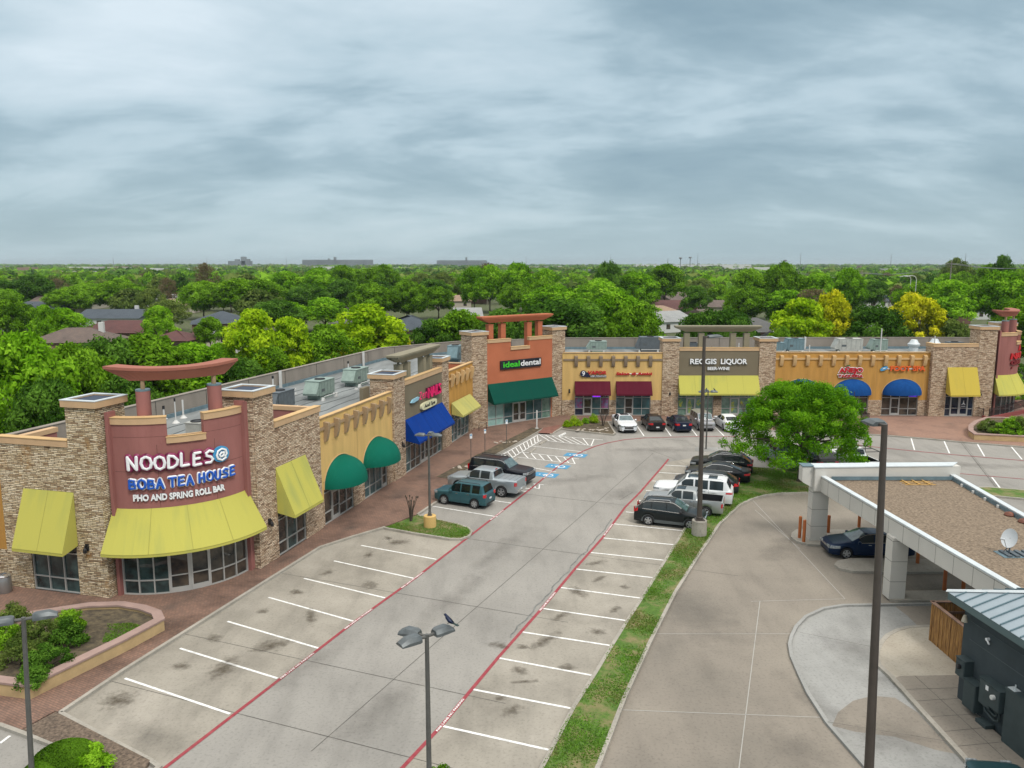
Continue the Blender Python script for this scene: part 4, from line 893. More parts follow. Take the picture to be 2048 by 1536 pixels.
W(FC2, 39, 45.85, 0, 7.8, 'stone', [(40.75, 43.9, 0, 3.0)], n0=-1.6, name='stone_wall'); coping(FC2, B, 38.97, 43.9, 7.8, .34, n0=-.35); coping(FC2, B, 38.97, 39.35, 7.8, .34, n0=-1.6, n1=-.36)
tower(FC2, B, 43.95, 45.85, -1.9, .03, 9.7)
shopfront(FC2, B, 40.75, 43.9, .12, 3.0, [0, .2, .51, .81, 1], [.95, 2.35], (1, 2), glass='glass_navy', door_h=2.3)
awn_slope(FC2, B, 40.7, 43.95, 5.58, 2.5, 1.1, 'awn_y3')
# --- beyond the right corner (G)
tower(FG, B, 0, 1.9, -1.9, 0, 9.7); W(FG, 1.9, 7.2, 0, 7.68, 'stone', name='stone_wall'); coping(FG, B, 1.9, 7.2, 7.68, .34)
# --- roof deck and rear parapet
RW = [(-33.4, 25.5+9), (-29.6, 39.6-6.4+6), (-26.7, 42.6), (-14.2, 85.7), (-6.5, 92.9), (6.6, 97.3), (53.2, 98.0), (56.0, 96.0), (58.2, 97.5)]
RW = [(-35.5, 41.6), (-27.6, 39.7), (-26.9, 42.0), (-14.2, 85.7), (-6.5, 92.9), (6.6, 97.3), (53.0, 98.0), (57.6, 97.6)]
inner = [tuple(FG((7.1, -.2, 0)))[:2], tuple(FG((0, -.5, 0)))[:2], (TW[0]-.3, TW[1]+.6), (6.94+39, 86.5), (7.2, 86.5), tuple(FB((10.4, -.35, 0)))[:2], tuple(FB((-.2, -.35, 0)))[:2], tuple(FA((38.3, -.4, 0)))[:2], tuple(FA((.5, -.4, 0)))[:2], (-17.3, 40.2), (-20.2, 38.4), (-26.6, 39.75), (-35.4, 41.4)]
MB().prism(RW+inner, 6.1, 6.35, 2).build('roof_deck', 'roof', B)
MB().ribbon(RW, .3, 0, 7.7).build('rear_wall', 'parapet', B)
o = MB().ribbon(RW, .38, 7.702, 7.75).build('parapet_coping', 'parapet', B)
MB().ribbon(RW, .10, 6.352, 6.62, .24).build('roof_flashing', 'flash', B)
q = MB()
for t in range(1, 26):     # downpipes and panel joints on the inside of the parapet
    seg = t/26*136.; acc = 0
    for a, b in zip(RW[2:], RW[3:]):
        l_ = (Vector(b)-Vector(a)).length
        if acc+l_ > seg:
            p = Vector(a).lerp(Vector(b), (seg-acc)/l_); d = (Vector(b)-Vector(a)).normalized(); n_ = Vector((d.y, -d.x)); p2 = p+n_*.16
            q.T = Fr((p2.x, p2.y), (p2.x+d.x, p2.y+d.y)); q.box(-.02, .02, -.02, .012, 6.4, 7.69); break
        acc += l_
tag(q.build('parapet_joints', 'joint', B))
for p in ((-19.9, 66.0), (-15.6, 80.6), (35.9, 97.4)):
    q = MB(); q.box(p[0]-.1+.35, p[0]+.1+.35, p[1]-.1, p[1]+.1, 6.36, 7.85); q.build('downspout', 'pvc', B)
# short parapet stubs seen over the low copings
for (T, s, m) in ((FA, 6.75, 'maroon'), (FD, .7, 'maroon'), (FA, 36.9, 'terra')):
    q = MB(T); q.box(s, s+.3, -3.2, -.36, 6.35, 7.72 if s < 30 else 7.0); q.build('parapet_return', m, B)
    c_ = MB(T); c_.box(s-.05, s+.35, -3.25, -.36, (7.72 if s < 30 else 7.0)+.002, (7.98 if s < 30 else 7.1)); c_.build('coping', 'cap', B)
q = MB(FA); q.box(17.2, 18.35, -2.2, -1.9, 6.35, 7.5); q.build('parapet_return', 'taupe', B)
# ================================================================ shop signs
M['s_white'] = mat('letter_white', (.86, .87, .88), .35); M['s_wine'] = mat('letter_wine', (.22, .012, .075), .4); M['s_blue'] = mat('letter_blue', (.012, .10, .50), .35)
M['s_ltblue'] = mat('letter_light_blue', (.06, .32, .58), .35); M['s_navy'] = mat('letter_navy', (.01, .014, .05), .4); M['s_pink'] = mat('letter_pink', (.80, .02, .16), .4); M['s_dkpink'] = mat('letter_side', (.12, .01, .05), .4)
M['s_green'] = mat('letter_green', (.06, .62, .03), .35); M['s_black'] = mat('sign_black', (.012, .013, .022), .4); M['s_red'] = mat('letter_red', (.52, .012, .02), .4); M['s_cream'] = mat('sign_cream', (.72, .70, .46), .5)
M['s_orange'] = mat('letter_orange', (.78, .12, .02), .4); M['s_brownred'] = mat('letter_dark_red', (.20, .012, .02), .4); M['s_leaf'] = mat('letter_leaf', (.02, .14, .03), .5); M['s_sky'] = mat('sign_sky', (.30, .55, .68), .4)
M['neon_p'] = mat('neon_pink', (.6, .02, .3), .4); M['neon_p'].node_tree.nodes['Principled BSDF'].inputs['Emission Color'].default_value = (.9, .03, .6, 1); M['neon_p'].node_tree.nodes['Principled BSDF'].inputs['Emission Strength'].default_value = 1.0
M['neon_v'] = mat('neon_violet', (.1, .02, .5), .4); M['neon_v'].node_tree.nodes['Principled BSDF'].inputs['Emission Color'].default_value = (.16, .03, .9, 1); M['neon_v'].node_tree.nodes['Principled BSDF'].inputs['Emission Strength'].default_value = .9
def sign(name, T, label): 
    p = T((0, 0, 0)); return empty(name, tuple(p), label, 'sign')
# noodle shop: three lines on the curved wall
S1 = sign('shop_sign', FE, 'brush-lettered white NOODLES @ sign with wine-red outline on the curved maroon wall')
for r, n, m, nm in ((.165, .08, 's_wine', 'letter_backing'), (.07, .19, 's_white', 'letters')):
    q = MB(FE); brush(q, 'NOODLES', .72, 6.70, .64, .535, r, n, .6, 0, .015); q.build(nm, m, S1, smooth=50)
q = MB(FE); q.lathe([(.40, 0), (.42, .02), (.42, .12), (.02, .13)], (4.98, .04, 7.04), 28, 'y'); q.build('round_backing', 's_ltblue', S1, smooth=40)
q = MB(FE); brush(q, '@', 4.72, 6.76, .54, .52, .055, .22, .6); q.build('at_symbol', 's_white', S1, smooth=50)
q = MB(FE); q.box(.9, 5.2, .03, .1, 6.9, 7.0); q.build('raceway', 'maroon', S1)
S2 = sign('shop_sign', FE, 'blue brush-lettered BOBA TEA HOUSE sign outlined in white on the curved maroon wall')
for r, n, m, nm in ((.10, .08, 's_white', 'letter_backing'), (.058, .18, 's_blue', 'letters')):
    q = MB(FE); x = brush(q, 'BOBA', .72, 5.72, .46, .37, r, n, .6, 0, .01); x = brush(q, 'TEA', x+.16, 5.74, .46, .37, r, n, .6, 0, .01); brush(q, 'HOUSE', x+.16, 5.76, .46, .37, r, n, .6, 0, .02); q.build(nm, m, S2, smooth=50)
S3 = sign('shop_sign', FE, 'small white serif-style PHO AND SPRING ROLL BAR lettering just above the curved yellow awning')
q = MB(FE); put_text(q, 'PHO AND SPRING ROLL BAR', 2.98, .06, 5.22, .46, .016, .05, wfit=4.25, hs=.95); q.build('letters', 's_white', S3)
q = MB(FE); put_text(q, 'PHO AND SPRING ROLL BAR', 2.985, .0, 5.215, .46, .028, .03, wfit=4.27, hs=.95); q.build('letter_backing', 's_navy', S3)
# nail salon
S = sign('shop_sign', FA, 'pink Zen NAILS sign with a pale blue nail-file shape on the taupe shopfront')
q = MB(FA); put_text(q, 'NAILS', 26.7, .26, 5.92, 1.25, .01, .05, wfit=3.1, hs=1.0); q.build('letters', 's_pink', S)
q = MB(FA); put_text(q, 'NAILS', 26.72, .12, 5.91, 1.25, .02, .10, wfit=3.1); q.build('letter_sides', 's_dkpink', S)
q = MB(FA); brush(q, 'Zen', 23.15, 5.72, .62, .6, .05, .26, .6); q.build('script', 's_pink', S, smooth=50)
q = MB(FA); q.prism([(21.55, 5.74), (21.95, 5.95), (23.1, 6.0), (23.35, 5.9), (23.0, 5.72), (21.95, 5.66)], .06, .2, 1); q.build('file_shape', 's_sky', S)
S = sign('shop_sign', FA, 'cream oval sign reading And Spa above the blue awning')
q = MB(FA); q.prism([(25.5+1.75*math.copysign(abs(math.cos(t*PI/16))**.5, math.cos(t*PI/16)), 4.98+.30*math.copysign(abs(math.sin(t*PI/16))**.6, math.sin(t*PI/16))) for t in range(32)], .02, .24, 1); q.build('sign_panel', 's_cream', S)
q = MB(FA); put_text(q, 'And Spa', 25.5, .262, 4.98, .44, .0, .01, wfit=2.5); q.build('letters', 's_black', S)
# dental office
S = sign('shop_sign', FB, 'black board reading ideal dental in green and white on the terracotta front')
q = MB(FB); q.box(1.6, 7.08, .02, .16, 5.92, 6.84); q.build('sign_board', 's_black', S)
q = MB(FB); put_text(q, 'ideal', 3.0, .19, 6.40, .82, .012, .02, wfit=2.15); q.build('letters_green', 's_green', S)
q = MB(FB); put_text(q, 'dental', 5.58, .19, 6.40, .82, .012, .02, wfit=2.7); q.build('letters_white', 's_white', S)
# vape shop
S = sign('shop_sign', FC, 'red VAPOR sign with a white 9 in a blue disc')
q = MB(FC); q.lathe([(.36, 0), (.36, .14), (.02, .15)], (.92, .03, 4.82), 24, 'y'); q.lathe([(.27, 0), (.27, .12), (.02, .13)], (1.32, .03, 4.68), 20, 'y'); q.box(1.5, 3.45, .03, .13, 4.43, 4.62); q.build('sign_backing', 's_navy', S)
q = MB(FC); put_text(q, '9', .92, .2, 4.82, .72, .01, .02); put_text(q, 'CBD KRATOM', 2.55, .15, 4.57, .16, .003, .01, wfit=1.75); put_text(q, 'VAPE & SMOKE STOP', 2.55, .15, 4.46, .09, .001, .01, wfit=1.75); q.build('letters_white', 's_white', S)
q = MB(FC); put_text(q, 'VAPOR', 2.42, .16, 4.92, .52, .02, .06, shear=.12, wfit=2.05); q.build('letters_red', 's_red', S)
# hair salon
S = sign('shop_sign', FC, 'small red Salon di Amici lettering on the yellow wall above the right burgundy awning')
q = MB(FC); put_text(q, 'Salon di Amici', 6.5, .12, 4.80, .52, .02, .05, shear=.1, wfit=3.95, hs=.8); q.build('letters', 's_red', S)
q = MB(FC); q.box(4.9, 8.1, .01, .05, 4.76, 4.85); q.build('raceway', 's_white', S)
S = sign('shop_sign', FC, 'white block lettering REGGIS LIQUOR with BEER-WINE beneath on the taupe front')
q = MB(FC); put_text(q, 'REGGIS', 14.05, .14, 6.14, .82, .022, .06, wfit=2.9, hs=.96); put_text(q, 'LIQUOR', 17.42, .14, 6.14, .82, .022, .06, wfit=2.9, hs=.96); put_text(q, 'BEER-WINE', 15.75, .14, 5.38, .46, .012, .05, wfit=2.4); q.build('letters', 's_white', S)
q = MB(FC); put_text(q, 'REGGIS', 14.05, .04, 6.12, .82, .045, .03, wfit=2.95, hs=.98); put_text(q, 'LIQUOR', 17.42, .04, 6.12, .82, .045, .03, wfit=2.95, hs=.98); put_text(q, 'BEER-WINE', 15.75, .04, 5.37, .46, .025, .03, wfit=2.44); q.build('letter_backing', 's_black', S)
S = sign('shop_sign', FC, 'red AÑEJO TAQUERIA lettering on white backing on the ochre wall')
q = MB(FC); put_text(q, 'AÑEJO', 30.3, .10, 5.18, .78, .075, .04, wfit=2.75, hs=.95); put_text(q, 'TAQUERIA', 30.3, .10, 4.56, .46, .05, .04, wfit=2.85, hs=.95); q.build('letter_backing', 's_white', S)
q = MB(FC); put_text(q, 'AÑEJO', 30.3, .19, 5.18, .78, .03, .04, wfit=2.6, hs=.9); put_text(q, 'TAQUERIA', 30.3, .19, 4.56, .46, .012, .04, wfit=2.7, hs=.9); q.build('letters', 's_red', S)
q = MB(FC); q.prism([(29.75, 5.62), (29.85, 5.78), (30.1, 5.76), (30.25, 5.86), (30.1, 5.66)], .1, .2, 1); q.build('leaf_emblem', 's_leaf', S)
S = sign('shop_sign', FC, 'orange FOOT SPA lettering with a blue oval emblem on the ochre wall')
q = MB(FC); put_text(q, 'FOOT SPA', 36.55, .16, 5.36, .78, .025, .06, wfit=3.85, hs=.95); q.build('letters', 's_orange', S)
q = MB(FC); q.prism([(33.95+.42*math.cos(t*PI/10)*.95+.1*math.sin(t*PI/10), 5.38+.24*math.sin(t*PI/10)+.1*math.cos(t*PI/10)) for t in range(20)], .03, .16, 1); q.build('oval_emblem', 's_ltblue', S)
q = MB(FC); q.prism([(33.72, 5.3), (33.9, 5.45), (34.2, 5.5), (34.0, 5.38)], .16, .2, 1); q.box(34.35, 38.3, .01, .05, 5.3, 5.4); q.build('raceway', 's_white', S)
S = sign('shop_sign', FF, 'red NAMI GRILL sign on the curved maroon wall at the far right corner')
q = MB(FF); put_text(q, 'NAMI', 2.9, .12, 6.68, .86, .035, .06, shear=.08, wfit=3.2); put_text(q, 'A', 3.1, .12, 7.55, .9, .02, .05); q.build('letters_red', 's_red', S)
q = MB(FF); put_text(q, 'GRILL', 2.9, .12, 5.98, .62, .03, .06, wfit=3.0); q.box(1.6, 4.3, .03, .12, 5.32, 5.52); q.build('letters_dark', 's_brownred', S)
# window signs
S = sign('window_sign', FC, 'glowing pink and violet OPEN neon sign in the top of the vape shop window')
q = MB(FC); q.box(1.98, 2.86, -.13, -.06, 2.2, 2.52); q.build('neon_panel', 'neon_v', S); q = MB(FC); put_text(q, 'OPEN', 2.42, -.045, 2.36, .26, .01, .01, wfit=.75); q.build('letters', 'neon_p', S)
S = sign('window_sign', FC, 'grey VAPE lettering in the top right pane of the vape shop window')
q = MB(FC); put_text(q, 'VAPE', 3.4, -.1, 2.36, .3, .01, .01, wfit=.72); q.build('letters', 's_white', S)
S = sign('window_sign', FC, 'glowing violet sign at the top of the foot spa window'); q = MB(FC); q.box(37.0, 37.85, -.13, -.06, 2.25, 2.5); q.build('neon_panel', 'neon_v', S)
S = sign('window_sign', FC2, 'white A emblem and name on the right glass door under the warm yellow awning')
q = MB(FC2); q.prism([(42.85, 1.95), (42.78, 1.55), (42.58, 1.38), (42.85, 1.46), (43.12, 1.38), (42.92, 1.55)], .0-.1, -.09, 1); put_text(q, 'NAMI', 42.85, -.09, 1.22, .14, .004, .004, wfit=.45); q.build('letters', 's_white', S)
M['poster1'] = mat('poster_bright', (.55, .50, .03), .6, col2=(.12, .3, .18), vs=3.5); M['poster2'] = mat('poster_pink', (.35, .03, .16), .6, col2=(.12, .22, .34), vs=3.2)
for k, (s, z, w_, h_, m, lb) in enumerate(((11.75, 1.0, .55, 1.0, 'poster1', 'leftmost yellow bottle poster in the liquor shop window'), (12.75, .3, .55, 1.65, 'poster1', 'tall yellow cut-out poster on the left liquor shop door'), (13.75, 1.15, .5, .8, 'poster1', 'yellow poster in the window right of the left liquor shop door'), (17.55, .4, .5, 1.4, 'poster1', 'tall pale yellow poster on the right liquor shop door'), (18.55, 1.05, .5, .8, 'poster1', 'yellow poster in the window right of the right liquor shop door'), (.48, .95, .75, 1.1, 'poster2', 'pink and blue poster left of the vape shop door'), (3.35, .95, .75, 1.1, 'poster2', 'pink poster with a pale ring in the right vape shop window'))):
    q = MB(FC); n_ = 14; q.prism([(s+w_/2*math.cos(2*PI*j/n_)*(.8+.25*math.sin(j*2.3+k)), z+h_/2+h_/2*math.sin(2*PI*j/n_)*(.85+.15*math.cos(j*1.7+k))) for j in range(n_)], -.138, -.128, 1) if m == 'poster1' else q.box(s-w_/2, s+w_/2, -.138, -.128, z, z+h_)
    tag(q.build('window_poster', m), lb, 'poster')
for (T, s, lb) in ((FD, 5.5, 'black wall light on the leftmost stone tower beside the yellow awning'), (FA, .95, 'black wall light on the stone tower right of the curved awning'), (FA, 19.9, 'black wall light on the tower between the green domes and blue awning'), (FA, 37.9, 'black wall light beside the pale yellow awning'), (FC, 10.5, 'black wall light on the tower left of the liquor shop'), (FC, 21.1, 'black wall light on the tower right of the liquor shop'), (FC2, 44.5, 'black wall light beside the warm yellow awning at the right end')):
    tag(lamp(T, s, 2.55 if s != .95 else 2.35), lb, 'wall light', 'black wall lights on the strip')
tag(lamp(FC, -.6, 2.75), 'small pale sensor light on the yellow wall left of the burgundy awnings', 'wall light')
# ================================================================ vehicles
M['car_glass'] = mat('car_glass', (.022, .030, .033), .08, spec=.45); M['car_screen'] = mat('car_windscreen', (.05, .085, .09), .05, spec=.8, col2=(.11, .17, .18), vs=2.5)
M['chrome'] = mat('chrome_trim', (.62, .63, .64), .2, .9); M['trim'] = mat('grey_cladding', (.10, .115, .12), .6); M['tail'] = mat('tail_lamp', (.50, .008, .012), .2, coat=.5); M['headlamp'] = mat('headlamp', (.42, .45, .46), .12, coat=.8, col2=(.16, .18, .2), vs=9); M['plate'] = mat('number_plate', (.66, .68, .70), .5)
M['rim'] = mat('alloy_rim', (.42, .43, .44), .3, .6); M['rim_dark'] = mat('alloy_dark', (.09, .09, .10), .35, .6); M['amber'] = mat('amber_lamp', (.65, .40, .14), .3)
def paintm(name, c, met=.3, r=.28): return mat(name, c, r+.1, met if max(c) > .03 else 0., coat=.12, spec=.3)
def ip(pts):
    X = [p[0] for p in pts]; Y = [p[1] for p in pts]
    return lambda x: float(np.interp(x, X, Y))
def wheel(par, x, y, r, wd, side, rimm, spokes=5):
    t = MB(); p = [(r*.62, -wd/2+.02), (r*.80, -wd/2), (r*.96, -wd/2+.02), (r, -wd/2+.06), (r, wd/2-.06), (r*.96, wd/2-.02), (r*.80, wd/2), (r*.62, wd/2-.02)]
    t.lathe(p, (x, y, r), 28, 'y'); wo = t.build('wheel', 'rubber', par, smooth=40)
    q = MB(); yo = y+side*(wd/2-.01)
    q.lathe([(r*.66, side*-.10), (r*.66, side*.012), (r*.60, side*.018), (r*.56, side*-.05), (r*.56, side*-.08), (.01, side*-.09)], (x, yo, r), 28, 'y')
    for k in range(spokes):
        a = 2*PI*k/spokes+.3; ca, sa = math.cos(a), math.sin(a)
        P = [(r*.08, -.055), (r*.6, -.045), (r*.6, .045), (r*.08, .055)]
        A = [(x+ca*u-sa*v, yo+side*.012, r+sa*u+ca*v) for u, v in P]; Bb = [(x+ca*u-sa*v, yo-side*.05, r+sa*u+ca*v) for u, v in P]
        q.loft([A, Bb], True)
    q.lathe([(.075, -side*.05), (.07, side*.02), (.01, side*.025)], (x, yo, r), 10, 'y')
    q.build('rim', rimm, wo, smooth=40)
def car(name, label, cat, paint, L, Wd, zt, belt, roofw, wb, fo, r, wins, screen, rear, sill=.24, bed=None, tonneau=False, rims='rim', spokes=5, clad=False, chromeline=False, rails=False, sunroof=None, boxy=0., heads=(.62, .80, .45), tails=(.70, .95, .30, .0), grille=(.42, .70), rim_r=None, seams=(), plate_r=.72, tinted='car_glass', lip=.0, spare=None):
    par = empty(name, (0, 0, 0), label, cat); ZT = ip(zt); BL = ip(belt); RH = max(p[1] for p in zt)
    hw = Wd/2; Ra = r*1.15; x1, x2 = fo, fo+wb
    def w_(x):
        f = 1.
        if x < .75: f -= (.26-.14*boxy)*((.75-x)/.75)**2.3
        if x > L-.6: f -= (.17-.12*boxy)*((x-L+.6)/.6)**2.3
        return hw*f
    def zl(x):
        z = sill
        if x < .35: z = sill+.03*(1-x/.35)
        for xw in (x1, x2):
            d = abs(x-xw)
            if d < Ra: z = max(z, r+math.sqrt(Ra*Ra-d*d)*.98)
        return z
    b0, b1 = bed or (99, 99); zr = ZT((b0+b1)/2) if bed else 0; zf = zr-.52
    NR = 12
    def sec(x):
        w = w_(x); top = ZT(x); zb = min(BL(x), top-.055); lo = min(zl(x), zb-.05)
        cf = max(0, min(1, (top-BL(x)-.05)/max(.2, RH-BL(x)-.05))); yr = (.86*w)*(1-cf)+(min(roofw/2, w*.9))*cf
        P = [(w*.93, lo), (w*.975, lo+(zb-lo)*.22), (w*.998, lo+(zb-lo)*.5), (w*.995, lo+(zb-lo)*.78), (w*.955, zb), (w*.93, zb+.018)]
        ye, ze = yr, top-.035*(.5+cf)
        y5, z5 = P[5]
        for t in (.33, .66): P.append((y5+(ye-y5)*t+.018*cf*math.sin(t*PI), z5+(ze-z5)*t))
        P.append((ye, ze)); P.append((ye*.93, top-.014*(.5+cf))); P.append((ye*.55, top-.003)); P.append((0, top+.004))
        if bed and b0 < x < b1 and not tonneau:
            P[5:] = [(w*.95, zr-.01), (w*.935, zr), (w*.905, zr), (w*.88, zr-.01), (w*.875, zf), (w*.5, zf), (0, zf)]
        return P
    xs = set(np.round(np.linspace(0.0, L, int(L/.085)), 3)) | {p[0] for p in zt} | {.02, .06, L-.02, L-.06}
    for xw in (x1, x2): xs |= set(np.round(xw+Ra*np.cos(np.linspace(0, PI, 17)), 3))
    if bed: xs |= {b0-.03, b0+.001, b1-.001, b1+.03}
    xs = sorted(x for x in xs if 0 <= x <= L)
    S = [sec(x) for x in xs]
    # round the nose and tail a little
    def ring(x, P, k=1.):
        X = L/2-x
        return [(X, y*k, z) for y, z in P]+[(X, -y*k, z) for y, z in P[-2::-1]]
    mb = MB(); rings = [ring(x, P) for x, P in zip(xs, S)]
    bedm = MB()
    I = [[mb.vert(p) for p in r_] for r_ in rings]; n = len(I[0])
    for j in range(len(I)-1):
        for k in range(n-1): 
            f = [I[j][k], I[j][k+1], I[j+1][k+1], I[j+1][k]]
            if bed and not tonneau and b0 <= xs[j] and xs[j+1] <= b1 and 8 <= k < n-1-8: bedm.face(*[tuple(mb.v[i]) for i in f])
            else: mb.f.append(f)
    mb.f.append(I[0]); mb.f.append(I[-1][::-1])
    body = mb.build('body', paint, par, smooth=32)
    ub = MB(); zz = sill+.02; ub.box(-L/2+.22, L/2-.22, -hw+.2, hw-.2, zz-.06, min(BL(L/2)-.1, .8)); ub.build('underbody', 'black', body)
    if bedm.f:
        bedm.box(L/2-b0-.012, L/2-b0-.005, -hw*.87, hw*.87, zf, zr-.02); bedm.box(L/2-b1+.004, L/2-b1+.012, -hw*.87, hw*.87, zf, zr-.02); bedm.build('bed_liner', 'black', par)
    # interpolated surface point
    def sp(x, q, off=.0, side=1):
        P = sec(x); i = min(int(q), NR-2); t = q-i; y = P[i][0]*(1-t)+P[i+1][0]*t; z = P[i][1]*(1-t)+P[i+1][1]*t
        P2 = sec(min(L, x+.03)); P1 = sec(max(0, x-.03)); j = min(i+1, NR-1)
        dy, dz = P[j][0]-P[max(j-1, 0)][0], P[j][1]-P[max(j-1, 0)][1]; dxv = Vector((-.06, (P2[i][0]-P1[i][0]), (P2[i][1]-P1[i][1]))); dv_ = Vector((0, dy, dz))
        nn = dv_.cross(dxv)
        if nn.length < 1e-9: nn = Vector((0, 1, 0))
        nn.normalize()
        if nn.y*y+nn.z*(z-.5) < 0: nn = -nn
        p = Vector((L/2-x, y, z))+nn*off
        return (p.x, p.y*side, p.z)
    def patch(xa, xb, qa, qb, off, nx=6, nq=4, side=1, m=None):
        m = m or MB()
        g = [[sp(xa+(xb-xa)*i/nx, qa+(qb-qa)*j/nq, off, side) for j in range(nq+1)] for i in range(nx+1)]
        for i in range(nx):
            for j in range(nq): m.face(g[i][j], g[i+1][j], g[i+1][j+1], g[i][j+1])
        return m
    gl = M[tinted] if isinstance(tinted, str) else tinted
    for (xa, xb) in wins:
        for sd in (1, -1): patch(xa, xb, 5.12, 7.9, .007, 8, 4, sd).build('side_window', gl, par, smooth=180)
    def screenp(xa, xb, nm, m, ylim=.93):
        q = MB(); nx = 5; g = []
        up = .010 if xa < L/2 else -.010
        for i in range(nx+1):
            x = xa+(xb-xa)*i/nx; P = sec(x); ye = P[8][0]*ylim; row = []
            for j in range(9):
                y = -ye+2*ye*j/8; t = abs(y)/P[8][0]; z = np.interp(t, [0, .55, .93, 1], [P[11][1], P[10][1], P[9][1], P[8][1]]); row.append((L/2-x+up, y, z+.010))
            g.append(row)
        for i in range(nx):
            for j in range(8): q.face(g[i][j], g[i+1][j], g[i+1][j+1], g[i][j+1])
        return q.build(nm, m, par, smooth=180)
    screenp(screen[0], screen[1], 'windscreen', 'car_screen')
    if rear: screenp(rear[0], rear[1], 'rear_window', gl, .88)
    if sunroof: 
        for (a, b) in sunroof: screenp(a, b, 'sunroof', 'car_glass', .72)
    # lamps
    z0, z1, ln = heads
    wf = w_(0.02)
    for sd in (1, -1):
        q = MB(); zbf = lambda x: sec(x)
        def qz(x, z):
            P = sec(x)
            for i in range(5):
                if P[i][1] <= z <= P[i+1][1]: return i+(z-P[i][1])/(P[i+1][1]-P[i][1]+1e-9)
            return 4.9
        nx = 6; g = []
        for i in range(nx+1):
            x = .02+ln*i/nx; a = qz(x, z0+.04*i/nx*(1-boxy)); b = qz(x, z1+.03*i/nx*(1-boxy)); g.append([sp(x, a, .010, sd), sp(x, (a+b)/2, .012, sd), sp(x, b, .010, sd)])
        for i in range(nx):
            for j in range(2): q.face(g[i][j], g[i+1][j], g[i+1][j+1], g[i][j+1])
        P0 = g[0]; q.loft([[(L/2+.012, wf*.52*sd, z0+.02), (L/2+.012, wf*.52*sd, z1-.01), (L/2-.05, wf*.52*sd, z1), (L/2-.05, wf*.52*sd, z0)], [(L/2+.012, wf*1.0*sd, z0), (L/2+.012, wf*1.0*sd, z1), (L/2-.05, wf*1.01*sd, z1), (L/2-.05, wf*1.01*sd, z0)]], True)
        q.build('headlight', 'headlamp', par)
        t0, t1, tl, inn = tails; q = MB(); g = []
        for i in range(nx+1):
            x = L-.02-tl*i/nx; sh = inn*i/nx; a = qz(x, t0+sh); b = qz(x, t1-(1-boxy)*.05*i/nx+sh*.3); g.append([sp(x, a, .012, sd), sp(x, (a+b)/2, .014, sd), sp(x, b, .012, sd)])
        for i in range(nx):
            for j in range(2): q.face(g[i][j], g[i+1][j], g[i+1][j+1], g[i][j+1])
        we = w_(L); q.loft([[(-L/2-.012, we*(.62 if boxy < .5 else .82)*sd, t0), (-L/2-.012, we*(.62 if boxy < .5 else .82)*sd, t1-.02), (-L/2+.05, we*.7*sd, t1), (-L/2+.05, we*.7*sd, t0)], [(-L/2-.012, we*.99*sd, t0), (-L/2-.012, we*.99*sd, t1), (-L/2+.05, we*1.0*sd, t1), (-L/2+.05, we*1.0*sd, t0)]], True)
        q.build('tail_light', 'tail', par)
        xm = screen[0]+.32; P = sec(xm); q = MB(); ym = (P[5][0]+.13)*sd; zm = P[5][1]+.07
        q.lathe([(.02, -.10), (.085, -.08), (.10, 0), (.085, .08), (.02, .10)], (L/2-xm, ym, zm), 8, 'y'); q.box(L/2-xm-.02, L/2-xm+.02, min(P[5][0]*sd, ym), max(P[5][0]*sd, ym), zm-.05, zm-.02)
        q.build('wing_mirror', 'black' if clad else paint, par, smooth=60)
    g0, g1 = grille
    q = MB(); q.box(L/2-.03, L/2+.014, -wf*.62, wf*.62, g0, g1); go = q.build('grille', 'black', par)
    q = MB(); q.box(L/2-.03, L/2+.022, -wf*.62, wf*.62, (g0+g1)/2-.02, (g0+g1)/2+.02); q.box(L/2-.03, L/2+.020, -wf*.6, wf*.6, g1-.02, g1+.01); q.build('grille_bar', 'chrome', go)
    q = MB(); q.box(L/2-.03, L/2+.010, -wf*.75, wf*.75, sill+.03, sill+.15); q.box(-L/2-.010, -L/2+.03, -wf*.8, wf*.8, sill+.03, sill+.14 if not bed else sill+.25); q.build('bumper_insert', 'black' if not bed else 'chrome', par)
    q = MB(); q.box(-L/2-.02, -L/2+.01, -.16, .16, plate_r-.06, plate_r+.06); q.build('number_plate', 'plate', par)
    if seams:
        q = MB()
        for x in seams:
            for sd in (1, -1): patch(x, x+.014, .4, 4.95, .003, 1, 6, sd, q)
        q.build('door_seams', 'black', body)
        q = MB()
        for x in [ (a+b)/2+.12 for a, b in zip(seams, seams[1:])]:
            for sd in (1, -1): patch(x, x+.17, 3.35, 3.6, .02, 1, 1, sd, q)
        q.build('door_handles', 'chrome' if not clad else paint, body)
    if chromeline:
        q = MB(); a, b = wins[0][0], wins[-1][1]
        for sd in (1, -1):
            q.tube([sp(a+(b-a)*i/14, 5.05, .012, sd) for i in range(15)], .022, 5); q.tube([sp(a+(b-a)*i/14, 7.95, .012, sd) for i in range(15)], .022, 5)
        q.build('window_trim', 'chrome', par)
    if clad:
        for sd in (1, -1):
            q = MB()
            for xw in (x1, x2):
                pts = [(xw+(Ra+.035)*math.cos(t), r+(Ra+.035)*math.sin(t)) for t in np.linspace(-.15, PI+.15, 17)]
                A = [(L/2-x, sd*(w_(x)*.995+.012), z) for x, z in pts]; A2 = [(L/2-xw-(Ra-.03)*math.cos(t), sd*(w_(xw)*.96), r+(Ra-.03)*math.sin(t)) for t in np.linspace(-.15, PI+.15, 17)]
                for i in range(16): q.face(A[i], A[i+1], A2[i+1], A2[i])
            for (xa, xb) in ((x1+Ra, x2-Ra),): patch(xa, xb, 0, 1.2, .012, 8, 2, sd, q)
            q.build('cladding', 'trim', par)
